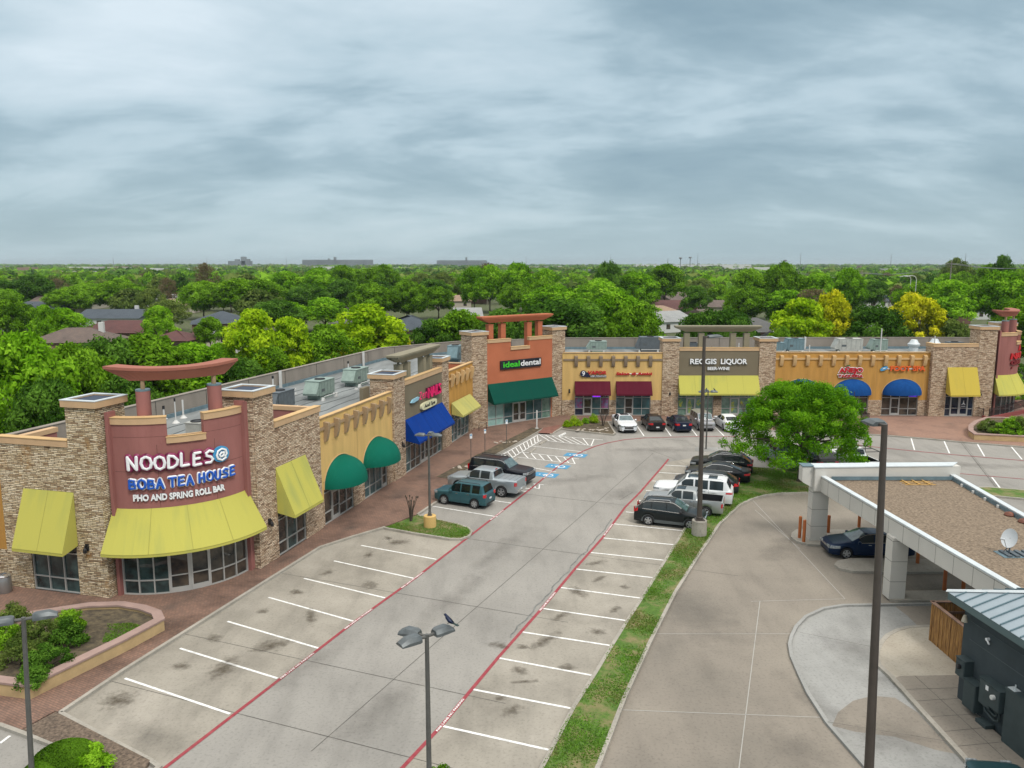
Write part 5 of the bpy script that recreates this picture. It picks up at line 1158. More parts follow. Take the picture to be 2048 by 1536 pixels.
    if rails:
        for sd in (1, -1):
            q = MB(); a, b = screen[1]+.25, (rear[0] if rear else L-.5)-.25; yy = roofw/2*.9
            q.tube([(L/2-a, sd*yy, ZT(a)-.01), (L/2-a-.12, sd*yy, ZT(a+.1)+.06), (L/2-b+.12, sd*yy, ZT(b-.1)+.06), (L/2-b, sd*yy, ZT(b)-.01)], .022, 6); q.build('roof_rail', rails, par)
    wd = .22
    for xw in (x1, x2):
        for sd in (1, -1): wheel(par, L/2-xw, sd*(hw*.985-wd/2), r, wd, sd, rims, spokes)
    return par
def put(o, x, y, ang): o.location = (x, y, 0.006); o.rotation_euler = (0, 0, ang); return o
ST = math.atan2(-.32, .947)      # bay direction on the right-hand row
SL = math.atan2(-.42, .91)
def suvprof(L, h, hood, cowl, rf, rr, end, hf=.0, tz=None):
    return [(0, hood-.26), (.05, hood-.13), (.22, hood-.045), (.5, hood), (cowl-.05, hood+.10+hf), (cowl, hood+.13+hf), (rf, h-.035), (rf+.35, h), (rr-.5, h-.02), (rr, h-.07), (end, tz or h-.58), (L-.06, (tz or h-.58)-.1), (L, (tz or h-.58)-.28)]
# 1 dark compact SUV, nose towards the median
c = car('parked_car', 'black compact SUV with grey wheel-arch cladding parked nose to the grass median', 'car', paintm('paint_black', (.006, .010, .011), .1, .2), 4.55, 1.84, suvprof(4.55, 1.66, .98, 1.15, 2.0, 3.85, 4.40), [(0, .88), (1.1, .98), (2.6, 1.03), (4.5, 1.10)], 1.22, 2.66, .93, .345, [(1.52, 2.42), (2.5, 3.38), (3.46, 3.98)], (1.2, 1.97), (3.9, 4.36), clad=True, chromeline=True, rails='chrome', heads=(.72, .84, .6), tails=(.82, 1.14, .25, .12), grille=(.60, .78), seams=(1.35, 2.45, 3.42))
put(c, 10.35, 49.65, math.atan2(-.31, .95)-.02)
# 2 small silver pickup, tail to the median
def pick(L, h, hood, cowl, rf, rc, rail, b0): return [(0, hood-.28), (.05, hood-.12), (.25, hood-.03), (.6, hood), (cowl, hood+.09), (rf, h-.04), (rf+.25, h), (rc-.25, h-.01), (rc, h-.06), (rc+.14, rail), (b0, rail), (L-.03, rail), (L, rail-.03)]
c = car('parked_pickup', 'silver crew-cab pickup with open black bed parked tail to the grass median', 'pickup truck', paintm('paint_silver', (.40, .42, .42), .6), 5.25, 1.84, pick(5.25, 1.72, 1.10, 1.5, 2.08, 3.48, 1.18, 3.7), [(0, .95), (1.5, 1.10), (5.25, 1.14)], 1.28, 3.22, .92, .38, [(1.86, 2.52), (2.62, 3.30)], (1.55, 2.05), (3.49, 3.60), sill=.36, bed=(3.78, 5.15), boxy=.7, heads=(.78, .95, .25), tails=(.75, 1.02, .10, .0), grille=(.70, .95), seams=(1.75, 2.57, 3.36), sunroof=[(2.15, 2.75)])
put(c, 11.75, 52.15, ST+PI)
q = MB(); 
# 3 white large SUV with black glass roof panels
c = car('parked_car', 'white full-size SUV with black roof glass parked tail to the grass median', 'car', paintm('paint_white', (.74, .76, .77), .05, .25), 5.45, 2.0, [(0, .86), (.04, 1.05), (.2, 1.14), (.6, 1.17), (1.55, 1.23), (2.22, 1.84), (2.6, 1.88), (4.6, 1.87), (5.0, 1.82), (5.32, 1.22), (5.42, 1.1), (5.45, .8)], [(0, 1.02), (1.4, 1.14), (5.4, 1.17)], 1.5, 3.12, 1.0, .40, [(1.98, 2.78), (2.90, 3.78), (3.90, 4.82)], (1.6, 2.2), (5.03, 5.28), sill=.30, boxy=.8, heads=(.92, 1.04, .4), tails=(.98, 1.10, .42, .0), grille=(.86, 1.02), rails=paintm('paint_rail', (.6, .62, .63)), sunroof=[(2.35, 3.35), (3.75, 4.35)], seams=(1.8, 2.84, 3.84))
put(c, 12.95, 54.6, ST+PI)
# 4 dark grey wagon nearly hidden
c = car('parked_car', 'dark grey hatchback mostly hidden behind the white full-size SUV', 'car', paintm('paint_charcoal', (.035, .04, .045), .4), 4.7, 1.85, suvprof(4.7, 1.50, .92, 1.15, 2.0, 3.8, 4.55), [(0, .82), (1.1, .92), (4.6, 1.02)], 1.2, 2.75, .95, .34, [(1.55, 2.42), (2.5, 3.35), (3.45, 3.95)], (1.2, 1.97), (3.85, 4.5), chromeline=True, seams=(1.4, 2.46, 3.4))
put(c, 14.55, 57.35, ST+PI)
# 5 black coupe-like sedan
def sedan(L, h, hood, cowl, rf, rr, dk, deck): return [(0, hood-.28), (.05, hood-.14), (.25, hood-.05), (.6, hood), (cowl, hood+.10), (rf, h-.03), (rf+.4, h), (rr-.4, h-.02), (rr, h-.08), (dk, deck+.02), (L-.25, deck), (L-.05, deck-.05), (L, deck-.28)]
c = car('parked_car', 'black sedan with sloping roof second from the far end of the median row', 'car', paintm('paint_black2', (.008, .011, .015), .2, .2), 4.9, 1.86, sedan(4.9, 1.46, .88, 1.2, 2.05, 3.35, 4.3, 1.04), [(0, .80), (1.2, .90), (4.8, .98)], 1.16, 2.78, .95, .34, [(1.6, 2.5), (2.58, 3.6)], (1.25, 2.02), (3.42, 4.22), chromeline=True, seams=(1.45, 2.54, 3.5), tails=(.76, .94, .4, .0))
put(c, 16.1, 60.1, ST+PI)
c = car('parked_car', 'black SUV with silver window line at the far end of the median row', 'car', paintm('paint_black3', (.010, .013, .014), .3, .2), 4.9, 1.92, suvprof(4.9, 1.66, 1.0, 1.35, 2.15, 4.0, 4.72), [(0, .90), (1.3, 1.0), (4.8, 1.08)], 1.25, 2.85, .95, .38, [(1.75, 2.62), (2.7, 3.55), (3.64, 4.25)], (1.4, 2.12), (4.1, 4.66), chromeline=True, rails='chrome', seams=(1.6, 2.66, 3.6), tails=(.85, 1.02, .4, .0))
put(c, 17.1, 62.75, ST+PI)
# left row
c = car('parked_car', 'teal blue-green boxy SUV parked nearest on the left row beside the lamp', 'car', paintm('paint_teal', (.045, .13, .155), .5, .3), 4.43, 1.80, [(0, .78), (.05, .96), (.25, 1.03), (.6, 1.06), (1.2, 1.13), (1.78, 1.70), (2.1, 1.74), (3.9, 1.73), (4.12, 1.68), (4.32, 1.14), (4.40, 1.05), (4.43, .75)], [(0, .94), (1.1, 1.05), (4.4, 1.10)], 1.3, 2.62, .88, .36, [(1.52, 2.28), (2.38, 3.12), (3.30, 3.92)], (1.24, 1.75), (4.13, 4.30), sill=.30, boxy=.7, clad=False, rails='black', heads=(.80, .98, .3), tails=(.88, 1.10, .16, .0), grille=(.72, .92), seams=(1.3, 2.33, 3.2), spokes=6, tinted=mat('car_glass_teal', (.004, .009, .010), .1, spec=.35))
put(c, -3.35, 54.0, SL+PI); c.scale = (.92, .95, .97)
c = car('parked_pickup', 'silver crew-cab pickup with covered bed parked between the teal and black SUVs', 'pickup truck', paintm('paint_silver2', (.36, .41, .44), .6), 5.85, 2.0, pick(5.85, 1.88, 1.20, 1.55, 2.2, 3.85, 1.36, 4.05), [(0, 1.05), (1.5, 1.2), (5.85, 1.28)], 1.42, 3.65, .98, .42, [(1.95, 2.75), (2.88, 3.62)], (1.6, 2.17), (3.86, 3.97), sill=.42, bed=(4.1, 5.75), tonneau=True, boxy=.85, heads=(.88, 1.08, .3), tails=(.95, 1.22, .13, .0), grille=(.78, 1.08), seams=(1.8, 2.82, 3.7), plate_r=.62)
for x in (4.3, 4.75, 5.2, 5.65):
    q = MB(); q.box(5.85/2-x-.008, 5.85/2-x+.008, -.8, .8, 1.364, 1.372); o = q.build('cover_seam', 'trim', c)
q = MB(); q.box(5.85/2-3.8, 5.85/2-3.74, -.15, .15, 1.855, 1.885); q.build('brake_lamp', 'tail', c)
put(c, -1.9, 57.0, SL+PI); c.scale = (.97, .97, .98)
c = car('parked_car', 'large black SUV backed in with chrome grille facing the fire lane', 'car', paintm('paint_black4', (.006, .008, .014), .1, .2), 5.25, 2.04, [(0, .88), (.04, 1.08), (.2, 1.17), (.6, 1.21), (1.5, 1.27), (2.15, 1.84), (2.5, 1.90), (4.6, 1.89), (4.98, 1.84), (5.15, 1.26), (5.22, 1.14), (5.25, .8)], [(0, 1.06), (1.4, 1.18), (5.2, 1.20)], 1.52, 2.95, 1.0, .41, [(1.95, 2.72), (2.84, 3.62), (3.84, 4.72)], (1.55, 2.12), (5.0, 5.12), sill=.34, boxy=.85, chromeline=True, rails='black', heads=(.92, 1.08, .28), tails=(.95, 1.35, .10, .0), grille=(.78, 1.04), seams=(1.8, 2.78, 3.7))
put(c, -.8, 60.0, SL); c.scale = (.96, .97, .98)
# far row facing the shops
VN = PI/2
c = car('parked_car', 'white luxury sedan with dark roof facing the lot beside the bare bed', 'car', paintm('paint_pearl', (.72, .75, .78), .1, .2), 5.1, 1.9, sedan(5.1, 1.48, .94, 1.45, 2.25, 3.55, 4.45, 1.06), [(0, .84), (1.3, .94), (5, 1.0)], 1.18, 3.0, .9, .35, [(1.85, 2.7), (2.8, 3.75)], (1.5, 2.2), (3.6, 4.35), chromeline=True, sunroof=[(2.35, 3.4)], heads=(.64, .80, .5), grille=(.46, .74), seams=(1.7, 2.75, 3.7))
put(c, 11.55, 79.75, -VN+.05)
c = car('parked_car', 'black sedan between the white luxury sedan and the navy sedan', 'car', paintm('paint_black5', (.012, .011, .014), .2), 4.6, 1.8, sedan(4.6, 1.44, .88, 1.15, 1.95, 3.2, 4.05, 1.04), [(0, .80), (1.2, .90), (4.5, .98)], 1.14, 2.7, .9, .33, [(1.5, 2.35), (2.43, 3.35)], (1.2, 1.92), (3.28, 4.0), seams=(1.4, 2.4, 3.3), tails=(.74, .92, .35, 0), plate_r=.5)
put(c, 14.55, 80.2, VN+.05)
c = car('parked_car', 'navy blue sedan in the middle of the row before the liquor shop tower', 'car', paintm('paint_navy', (.008, .016, .045), .3), 4.6, 1.8, sedan(4.6, 1.42, .86, 1.1, 1.95, 3.2, 4.1, 1.06), [(0, .80), (1.2, .90), (4.5, 1.0)], 1.12, 2.7, .9, .33, [(1.5, 2.35), (2.43, 3.35)], (1.15, 1.92), (3.25, 4.05), seams=(1.4, 2.4, 3.3), tails=(.76, .96, .35, 0), plate_r=.78)
put(c, 17.15, 79.75, VN+.04)
c = car('parked_car', 'boxy silver van-like hatchback facing the lot between navy and white sedans', 'car', paintm('paint_silver3', (.38, .38, .40), .6), 4.0, 1.74, [(0, .78), (.05, .92), (.2, .99), (.5, 1.02), (.85, 1.09), (1.25, 1.62), (1.5, 1.68), (3.7, 1.68), (3.85, 1.64), (3.95, 1.0), (4.0, .8)], [(0, .9), (.8, 1.0), (4, 1.04)], 1.42, 2.53, .8, .33, [(1.2, 1.9), (2.0, 2.75), (2.9, 3.6)], (.87, 1.24), (3.86, 3.94), sill=.24, boxy=.8, heads=(.62, .80, .25), grille=(.62, .76), seams=(1.05, 1.95, 2.8))
put(c, 19.65, 80.1, -VN+.05)
c = car('parked_car', 'white sedan parked nose in at the right end of the shopfront row', 'car', paintm('paint_white2', (.76, .78, .80), .05), 4.9, 1.86, sedan(4.9, 1.45, .90, 1.25, 2.05, 3.4, 4.35, 1.08), [(0, .82), (1.2, .92), (4.8, 1.0)], 1.16, 2.8, .9, .34, [(1.6, 2.5), (2.6, 3.6)], (1.3, 2.0), (3.45, 4.25), seams=(1.5, 2.55, 3.5), tails=(.80, .96, .4, 0), plate_r=.62, tinted='car_glass')
put(c, 22.25, 80.05, VN+.05)
# under the bank canopy
c = car('parked_car', 'dark blue sedan with five-spoke wheels standing in the drive-through lane', 'car', paintm('paint_blue', (.006, .022, .065), .4, .22), 4.85, 1.84, sedan(4.85, 1.46, .90, 1.25, 2.1, 3.35, 4.25, 1.02), [(0, .80), (1.2, .92), (4.8, 1.0)], 1.16, 2.74, .95, .33, [(1.68, 2.5), (2.6, 3.45)], (1.3, 2.06), (3.4, 4.2), chromeline=True, heads=(.60, .76, .55), grille=(.58, .68), seams=(1.5, 2.55, 3.45))
put(c, 20.7, 44.15, PI+math.atan2(-.06, 1)+.02)
# bottom right: only the bonnet shows
c = car('parked_car', 'dark teal car at the bottom right corner beside the slate building', 'car', paintm('paint_petrol', (.02, .06, .07), .4, .22), 4.7, 1.84, sedan(4.7, 1.46, .92, 1.2, 2.05, 3.3, 4.2, 1.05), [(0, .82), (1.2, .94), (4.6, 1.0)], 1.16, 2.7, .95, .33, [(1.6, 2.45), (2.55, 3.4)], (1.25, 2.0), (3.35, 4.15), seams=(1.5, 2.5, 3.4))
put(c, 15.25, 21.3, PI/2-.12)
# behind the near tree: pickup and box truck on the second row
c = car('parked_pickup', 'grey-blue pickup half hidden behind the big leafy tree', 'pickup truck', paintm('paint_greyblue', (.17, .22, .26), .5), 5.6, 1.98, pick(5.6, 1.85, 1.16, 1.5, 2.15, 3.6, 1.3, 3.85), [(0, 1.0), (1.5, 1.18), (5.6, 1.24)], 1.4, 3.4, .98, .40, [(1.9, 2.65), (2.75, 3.4)], (1.6, 2.12), (3.61, 3.72), sill=.4, bed=(3.9, 5.5), boxy=.85, heads=(.86, 1.04, .3), tails=(.9, 1.2, .13, 0), seams=(1.8, 2.7, 3.5))
put(c, 22.9, 65.2, PI/2+.1)
c = car('parked_car', 'dark SUV behind the big leafy tree near its trunk', 'car', M['paint_black3'] if 'paint_black3' in M else paintm('paint_dark', (.02, .022, .024)), 4.9, 1.92, suvprof(4.9, 1.66, 1.0, 1.35, 2.15, 4.0, 4.72), [(0, .90), (1.3, 1.0), (4.8, 1.08)], 1.25, 2.85, .95, .38, [(1.75, 2.62), (2.7, 3.55), (3.64, 4.25)], (1.4, 2.12), (4.1, 4.66), seams=(1.6, 2.66, 3.6))
put(c, 25.4, 64.6, PI/2+.1)
c = car('parked_pickup', 'white work pickup with ladder rack right of the big leafy tree', 'pickup truck', paintm('paint_white3', (.72, .74, .75), .0), 5.6, 1.98, pick(5.6, 1.9, 1.16, 1.5, 2.15, 3.3, 1.32, 3.55), [(0, 1.0), (1.5, 1.18), (5.6, 1.24)], 1.42, 3.4, .98, .40, [(1.9, 2.9)], (1.6, 2.12), (3.31, 3.42), sill=.4, bed=(3.6, 5.5), boxy=.85, heads=(.86, 1.04, .3), tails=(.9, 1.2, .13, 0), seams=(1.8, 3.0))
q = MB()
for sd in (1, -1):
    q.tube([(-.5, sd*.8, 1.3), (-.5, sd*.8, 2.1), (-2.6, sd*.8, 2.1), (-2.6, sd*.8, 1.3)], .035, 6)
for x in (-.5, -1.5, -2.6): q.tube([(x, -.8, 2.1), (x, .8, 2.1)], .03, 6)
q.build('ladder_rack', 'black', c)
put(c, 28.0, 63.4, PI/2+.1)
# ================================================================ lamps, signs, roof plant, street furniture
def head_box(q, L0, L1, w, h, ca, sa, x, y, z, tilt=0.):
    """shoebox lamp head running outward from the pole, rounded top"""
    P = [(-w/2, 0), (w/2, 0), (w/2, h*.45), (w*.30, h), (-w*.30, h), (-w/2, h*.45)]
    def T(u, v, hh): return (x+ca*u-sa*v, y+sa*u+ca*v, z+hh+u*tilt)
    rings = [[T(L0, a*.8, b*.85) for a, b in P], [T(L0+.08, a, b) for a, b in P], [T(L1-.22, a, b) for a, b in P], [T(L1, a*.92, b*.42) for a, b in P]]
    q.loft(rings, True)
def lamppost(name, label, base, zt, heads, r0=.09, r1=.07, m='pole_grey', foot=None, lean=(0, 0), hs=(.85, .34, .2), sq=False, z0=0., group=None, lensup=False):
    o = empty(name, (base[0], base[1], 0), label, 'street lamp', group)
    x, y = base; tx, ty = x+lean[0], y+lean[1]; q = MB()
    q.tube([(x, y, z0), (x, y, z0+.25), (tx, ty, zt)], [r0*1.0, r0, r1], 4 if sq else 12); q.build('pole', m, o, smooth=40)
    if foot:
        fr, fh, fm = foot; q = MB(); q.lathe([(fr, 0), (fr, fh-.03), (fr-.03, fh), (.02, fh+.002)], (x, y, 0.02), 24); q.build('concrete_foot', fm, o, smooth=40)
        q = MB(); q.box(x-r0*1.7, x+r0*1.7, y-r0*1.7, y+r0*1.7, fh+.022, fh+.06); q.lathe([(r0*1.25, fh+.06), (r0*1.25, fh+.22), (r0*1.02, fh+.25)], (x, y, 0), 10); q.build('base_plate', m, o)
    for (ang, ln) in heads:
        ca, sa = math.cos(ang), math.sin(ang); q = MB()
        head_box(q, .24, .24+ln, hs[1], hs[2], ca, sa, tx, ty, zt-.12, 0.03); h = q.build('lamp_head', 'lamp_head', o, smooth=30)
        q = MB(); q.tube([(tx, ty, zt-.06), (tx+ca*.3, ty+sa*.3, zt-.05)], .05, 8); q.build('bracket', m, h)
        q = MB(); T = lambda u, v: (tx+ca*u-sa*v, ty+sa*u+ca*v, zt-.125+.03*u); a, b, c_ = .34, .14+ln, hs[1]/2-.05; q.face(T(a, -c_), T(b, -c_), T(b, c_), T(a, c_)); q.build('lamp_lens', 'lens', h)
    return o
def headpos(u, v, z): return G(u, v, z)
LD = math.atan2(.55, .83)
p = G(855, 1272, 6.2); l1 = lamppost('street_lamp', 'grey three-headed lamp post with a bird perched on it at the bottom centre', (p[0]-.02, p[1]), 6.25, [(R(38), .62), (R(158), .62), (R(218), .66)], .085, .062, m='pole_grey', sq=False, hs=(.8, .40, .2))
p = G(47, 1238, 6.2); lamppost('street_lamp', 'grey two-headed lamp post in front of the raised planter at lower left', (p[0]-.25, p[1]), 6.25, [(R(24), .66), (R(204), .66)], .085, .062, lean=(.25, 0), hs=(.8, .34, .2))
pb = G(1398, 1069, .12)
lamppost('street_lamp', 'very tall brown lamp post on a round concrete foot in the grass median', pb, 12.5, [(R(20), .95)], .17, .095, 'pole_brown', (.46, 1.05, 'kerb'), lean=(-.12, 0), hs=(.9, .42, .16))
p = G(1769, 852, 12.2); lamppost('street_lamp', 'tall brown lamp post with a large square head towering over the bank canopy', (p[0]+.32, p[1]), 12.25, [(R(95), .62)], .15, .085, 'pole_brown', lean=(-.32, 0), hs=(.7, .52, .16))
p = G(860, 1053, .12); lamppost('street_lamp', 'grey lamp post on a yellow painted round foot in the grass island', p, 6.15, [(R(-5), .62), (R(170), .62), (R(80), .6)], .085, .062, 'pole_grey', (.40, .85, 'yellow'), hs=(.8, .36, .18))
p = G(1412, 898); lamppost('street_lamp', 'slim grey three-headed lamp post behind the black SUVs', p, 5.35, [(R(0), .62), (R(180), .62), (R(90), .6)], .075, .055, 'pole_grey', hs=(.8, .36, .2))
struct('paved_island', MB().prism([(p[0]-1.2, p[1]-.8), (p[0]+1.3, p[1]-.9), (p[0]+1.6, p[1]+.6), (p[0]-.8, p[1]+.8)], -.02, .0095, 2), 'newcon')
# bird
def bird(lb, x, y, z, ang, s=1.):
    o = empty('bird', (x, y, z), lb, 'bird', rz=0); q = MB(); ca, sa = math.cos(ang), math.sin(ang)
    def T(u, v, h): return (x+(ca*u-sa*v)*s, y+(sa*u+ca*v)*s, z+h*s)
    spine = [(.17, .20, .004), (.155, .20, .018), (.13, .205, .034), (.10, .19, .036), (.06, .15, .052), (.0, .10, .062), (-.06, .07, .050), (-.11, .05, .030), (-.14, .045, .022)]
    rings = []
    for u, h, r in spine: rings.append([T(u, r*math.cos(t), h+r*math.sin(t)*1.05) for t in np.linspace(0, 2*PI, 11)[:-1]])
    q.loft(rings, True); q.build('body', 'bird_blue', o, smooth=180)
    q = MB(); q.loft([[T(.165, .006, .205), T(.165, -.006, .205), T(.165, 0, .193)], [T(.215, .001, .20), T(.215, -.001, .20), T(.215, 0, .198)]], True); q.build('beak', 'black', o)
    q = MB(); q.loft([[T(-.12, .02, .058), T(-.12, -.02, .058), T(-.12, -.02, .046), T(-.12, .02, .046)], [T(-.32, .045, .035), T(-.32, -.045, .035), T(-.32, -.04, .025), T(-.32, .04, .025)]], True); q.build('tail', 'bird_green', o)
    for sd in (1, -1):
        q = MB(); q.loft([[T(.07, sd*.05, .17), T(.07, sd*.06, .15), T(.05, sd*.055, .12)], [T(-.02, sd*.055, .13), T(-.02, sd*.068, .10), T(-.03, sd*.055, .06)], [T(-.17, sd*.015, .075), T(-.17, sd*.025, .065), T(-.17, sd*.015, .055)]], True); q.build('wing', 'bird_blue', o)
        q = MB(); q.tube([T(.0, sd*.025, .06), T(.01, sd*.025, .0)], .006*s, 5); q.tube([T(.045, sd*.025, .004), T(-.02, sd*.025, .004)], .005*s, 5); q.build('leg', 'black', o)
M['bird_blue'] = mat('bird_blue_black', (.006, .014, .045), .3, .3); M['bird_green'] = mat('bird_tail_green', (.006, .03, .025), .35, .3)
hp = l1.location; bird('glossy blue-black bird perched on the right head of the bottom centre lamp', hp.x+.60, hp.y+.47, 6.36, R(142), 1.15)
hp = G(1412, 898); bird('small dark bird on the left head of the slim lamp behind the SUVs', hp[0]-.1, hp[1]+.3, 5.45, 1, .8); bird('small dark bird on the right head of the slim lamp behind the SUVs', hp[0]+.55, hp[1], 5.45, 2, .8)
# bay sign posts
def signpost(b, z, w_, h_, lb, plate='signwhite', r=.03, pm='pole_grey', ang=.4):
    o = empty('sign_post', (b[0], b[1], .12), lb, 'sign'); q = MB(); q.tube([(b[0], b[1], .1), (b[0], b[1], z)], r, 8); q.build('post', pm, o)
    q = MB(); ca, sa = math.cos(ang), math.sin(ang); f = Fr((b[0]-ca*w_/2, b[1]-sa*w_/2), (b[0]+ca, b[1]+sa)); q.T = f; q.box(0, w_, r+.004, r+.016, z-h_, z); q.build('sign_plate', plate, o)
    q = MB(f); q.box(w_*.2, w_*.8, r+.018, r+.022, z-h_*.45, z-h_*.12); q.build('sign_symbol', 'blue_paint', o)
signpost(G(942, 918, .12), 2.35, .22, .42, 'leftmost thin accessible-bay sign post behind the black SUV')
signpost(G(970, 906, .12), 2.3, .2, .38, 'second thin accessible-bay sign post from the left in the bed')
signpost(G(1013, 888, .12), 2.45, .22, .42, 'thin accessible-bay sign post standing among pale rocks')
p = G(1073.5, 857, .12); o = empty('bollard_post', (p[0], p[1], .12), 'pale round post at the tip of the long planting bed', 'post'); q = MB(); q.lathe([(.07, .1), (.07, 1.95), (.04, 2.02), (.01, 2.03)], (p[0], p[1], 0), 12); q.build('post', 'pvc', o, smooth=40); q = MB(); q.lathe([(.19, .13), (.19, .17), (.08, .19)], (p[0], p[1], 0), 12); q.build('base', 'pvc', o)
# bicycle-rack style rail by the terracotta front
p = G(958, 862, .12); o = empty('bike_rack', (p[0], p[1], .12), 'dark hooped bicycle rack before the stone tower', 'bike rack'); q = MB(); q.tube([(p[0], p[1], .1), (p[0], p[1], .95), (p[0]+.75, p[1]+.25, 1.0), (p[0]+.75, p[1]+.25, .1)], .03, 8); q.build('hoop', 'black', o)
# litter bin at the left edge
p = G(11, 1184, .12); o = empty('litter_bin', (p[0], p[1], .12), 'round stainless litter bin against the leftmost stone wall', 'bin'); q = MB(); q.lathe([(.30, .12), (.32, .2), (.32, .95), (.30, .98)], (p[0], p[1], 0), 24); q.build('barrel', 'steel', o, smooth=40); q = MB(); q.lathe([(.33, .98), (.33, 1.02), (.2, 1.10), (.14, 1.11), (.13, 1.02)], (p[0], p[1], 0), 24); q.build('lid', 'chrome', o, smooth=40)
# ---------------------------------------------------------------- roof plant
ZR = 6.36
def hvac(x, y, rz, L_, W_, H_, m, label, kind=0, hood=True, z=ZR):
    o = empty('rooftop_unit', (x, y, z), label, 'air conditioner', rz=0); T = Fr((x, y), (x+math.cos(rz), y+math.sin(rz)), z)
    q = MB(T); q.box(-L_/2, L_/2, -W_/2, W_/2, .32, H_); b = q.build('casing', m, o)
    q = MB(T); q.box(-L_/2-.03, L_/2+.03, -W_/2-.03, W_/2+.03, H_+.002, H_+.06); q.box(-L_/2+.15, L_/2-.15, -W_/2+.1, W_/2-.1, 0, .318); q.build('lid_and_curb', m, o)
    q = MB(T); q.lathe([(.42, H_+.062), (.42, H_+.12), (.38, H_+.12), (.36, H_+.07), (.02, H_+.07)], (0, 0, 0), 20); q.v = q.v; f = q.build('fan', 'black', o); 
    q = MB(T)
    for k in range(5):
        s = -L_/2+L_*(k+.5)/5; q.box(s-.01, s+.01, W_/2, W_/2+.006, .38, H_-.05)
    q.box(-L_*.4, -L_*.2, W_/2, W_/2+.02, H_*.45, H_*.6); q.build('panel_seams', 'trim', b)
    if hood:
        q = MB(T); q.prism([(W_/2+.0, H_-.02), (W_/2+.0, .45), (W_/2-.0, .45)], 0, .01, 0) if False else None
        q = MB(T); q.prism([(-L_/2, H_), (-L_/2-.5, .55), (-L_/2-.45, .38), (-L_/2, .38)], -W_/2+.06, W_/2-.06, 1); q.build('intake_hood', m, o)
    q = MB(T)
    for s, n in ((-L_/2-.2, W_/2+.35), (L_/2*.6, W_/2+.35)): q.prism([(s-.14, .0), (s-.06, .26), (s+.06, .26), (s+.14, 0)], n-.1, n+.1, 1)
    q.tube([(-L_/2, W_/2+.35, .3), (L_/2*.8, W_/2+.35, .3)], .035, 6); q.build('pipe_supports', 'pvc', o)
    return o
AD = math.atan2(.9655, .2602)
hvac(-16.6, 55.6, AD, 2.1, 1.2, 1.45, 'hvac_d', 'slate grey rooftop air unit with yellow label behind the low stone parapet')
hvac(-15.1, 61.4, AD, 2.35, 1.3, 1.4, 'hvac_g', 'sage green rooftop air unit with sloped hood, nearer of the pair')
hvac(-13.6, 68.2, AD, 2.35, 1.3, 1.4, 'hvac_g', 'sage green rooftop air unit with sloped hood, farther of the pair')
hvac(-18.6, 45.9, AD, 1.0, 1.0, 1.15, 'hvac_w', 'cream louvred condenser seen through the notch of the curved maroon wall', hood=False)
hvac(-17.6, 47.6, AD, 1.3, .9, .9, 'hvac_d', 'dark low rooftop unit behind the cream condenser', hood=False)
hvac(-6.1, 84.6, AD, 1.5, 1.3, 1.7, 'hvac_b', 'tall blue-grey rooftop unit left of the terracotta front tower')
hvac(10.3, 94.0, 0, 1.9, 1.3, 1.25, 'hvac_g', 'green rooftop unit behind the yellow wall with burgundy awnings')
hvac(16.6, 94.6, 0, 2.5, 1.5, 1.7, 'hvac_d', 'dark open rooftop unit behind the hair salon parapet')
hvac(21.5, 93.4, 0, 1.0, 1.0, 1.1, 'hvac_d', 'small dark rooftop unit beside the tower left of the liquor shop', hood=False)
hvac(31.3, 93.0, 0, 1.4, 1.2, 1.2, 'hvac_b', 'blue-grey rooftop unit leftmost behind the ochre wall')
hvac(33.6, 93.6, 0, 1.9, 1.3, 1.6, 'hvac_b', 'blue-grey hooded rooftop unit second from left behind the ochre wall')
hvac(40.2, 94.0, 0, 2.8, 1.5, 1.55, 'hvac_w', 'large pale rooftop unit behind the taqueria sign')
hvac(43.6, 93.6, 0, 1.6, 1.3, 1.5, 'hvac_g', 'pale green rooftop unit right of the large pale unit')
hvac(52.5, 93.4, 0, 1.6, 1.2, 1.2, 'hvac_d', 'dark low rooftop unit above the foot spa sign')
for (x, y, lb) in ((48.0, 94, 'left round kitchen exhaust fan behind the foot spa wall'), (51.0, 95, 'right round kitchen exhaust fan behind the foot spa wall')):
    o = empty('exhaust_fan', (x, y, ZR), lb, 'exhaust fan'); q = MB(); q.lathe([(.5, 6.36), (.5, 7.0), (.62, 7.05), (.7, 7.3), (.5, 7.5), (.35, 7.8), (.3, 7.82)], (x, y, 0), 18); q.build('housing', 'white_metal', o, smooth=40)
def stack(u, vb, vt, z0=ZR, capped=True, lb='', r=.06):
    p = G(u, vb, z0); d = math.hypot(*p); y = p[1]; zt = HZ(vt, y); o = empty('vent_pipe', (p[0], p[1], z0), lb, 'vent pipe'); q = MB(); q.tube([(p[0], p[1], z0), (p[0], p[1], zt)], r, 10); q.build('pipe', 'pvc', o, smooth=40)
    if capped: q = MB(); q.tube([(p[0], p[1], zt+.002), (p[0], p[1], zt+.22)], r*1.35, 10); q.build('rain_cap', 'black', o)
    q = MB(); q.lathe([(.25, z0), (.12, z0+.14), (.09, z0+.2)], (p[0], p[1], 0), 10); q.build('flashing', 'pvc', o)
stack(328, 838, 818, lb='white capped vent pipe nearest the curved maroon wall', r=.07); stack(367, 836, 800, capped=False, lb='white plain vent pipe beside the roof hatch ladder'); stack(547, 790, 757, lb='white capped vent pipe behind the right front tower'); stack(697, 748, 727, lb='white capped vent pipe between the two sage units')
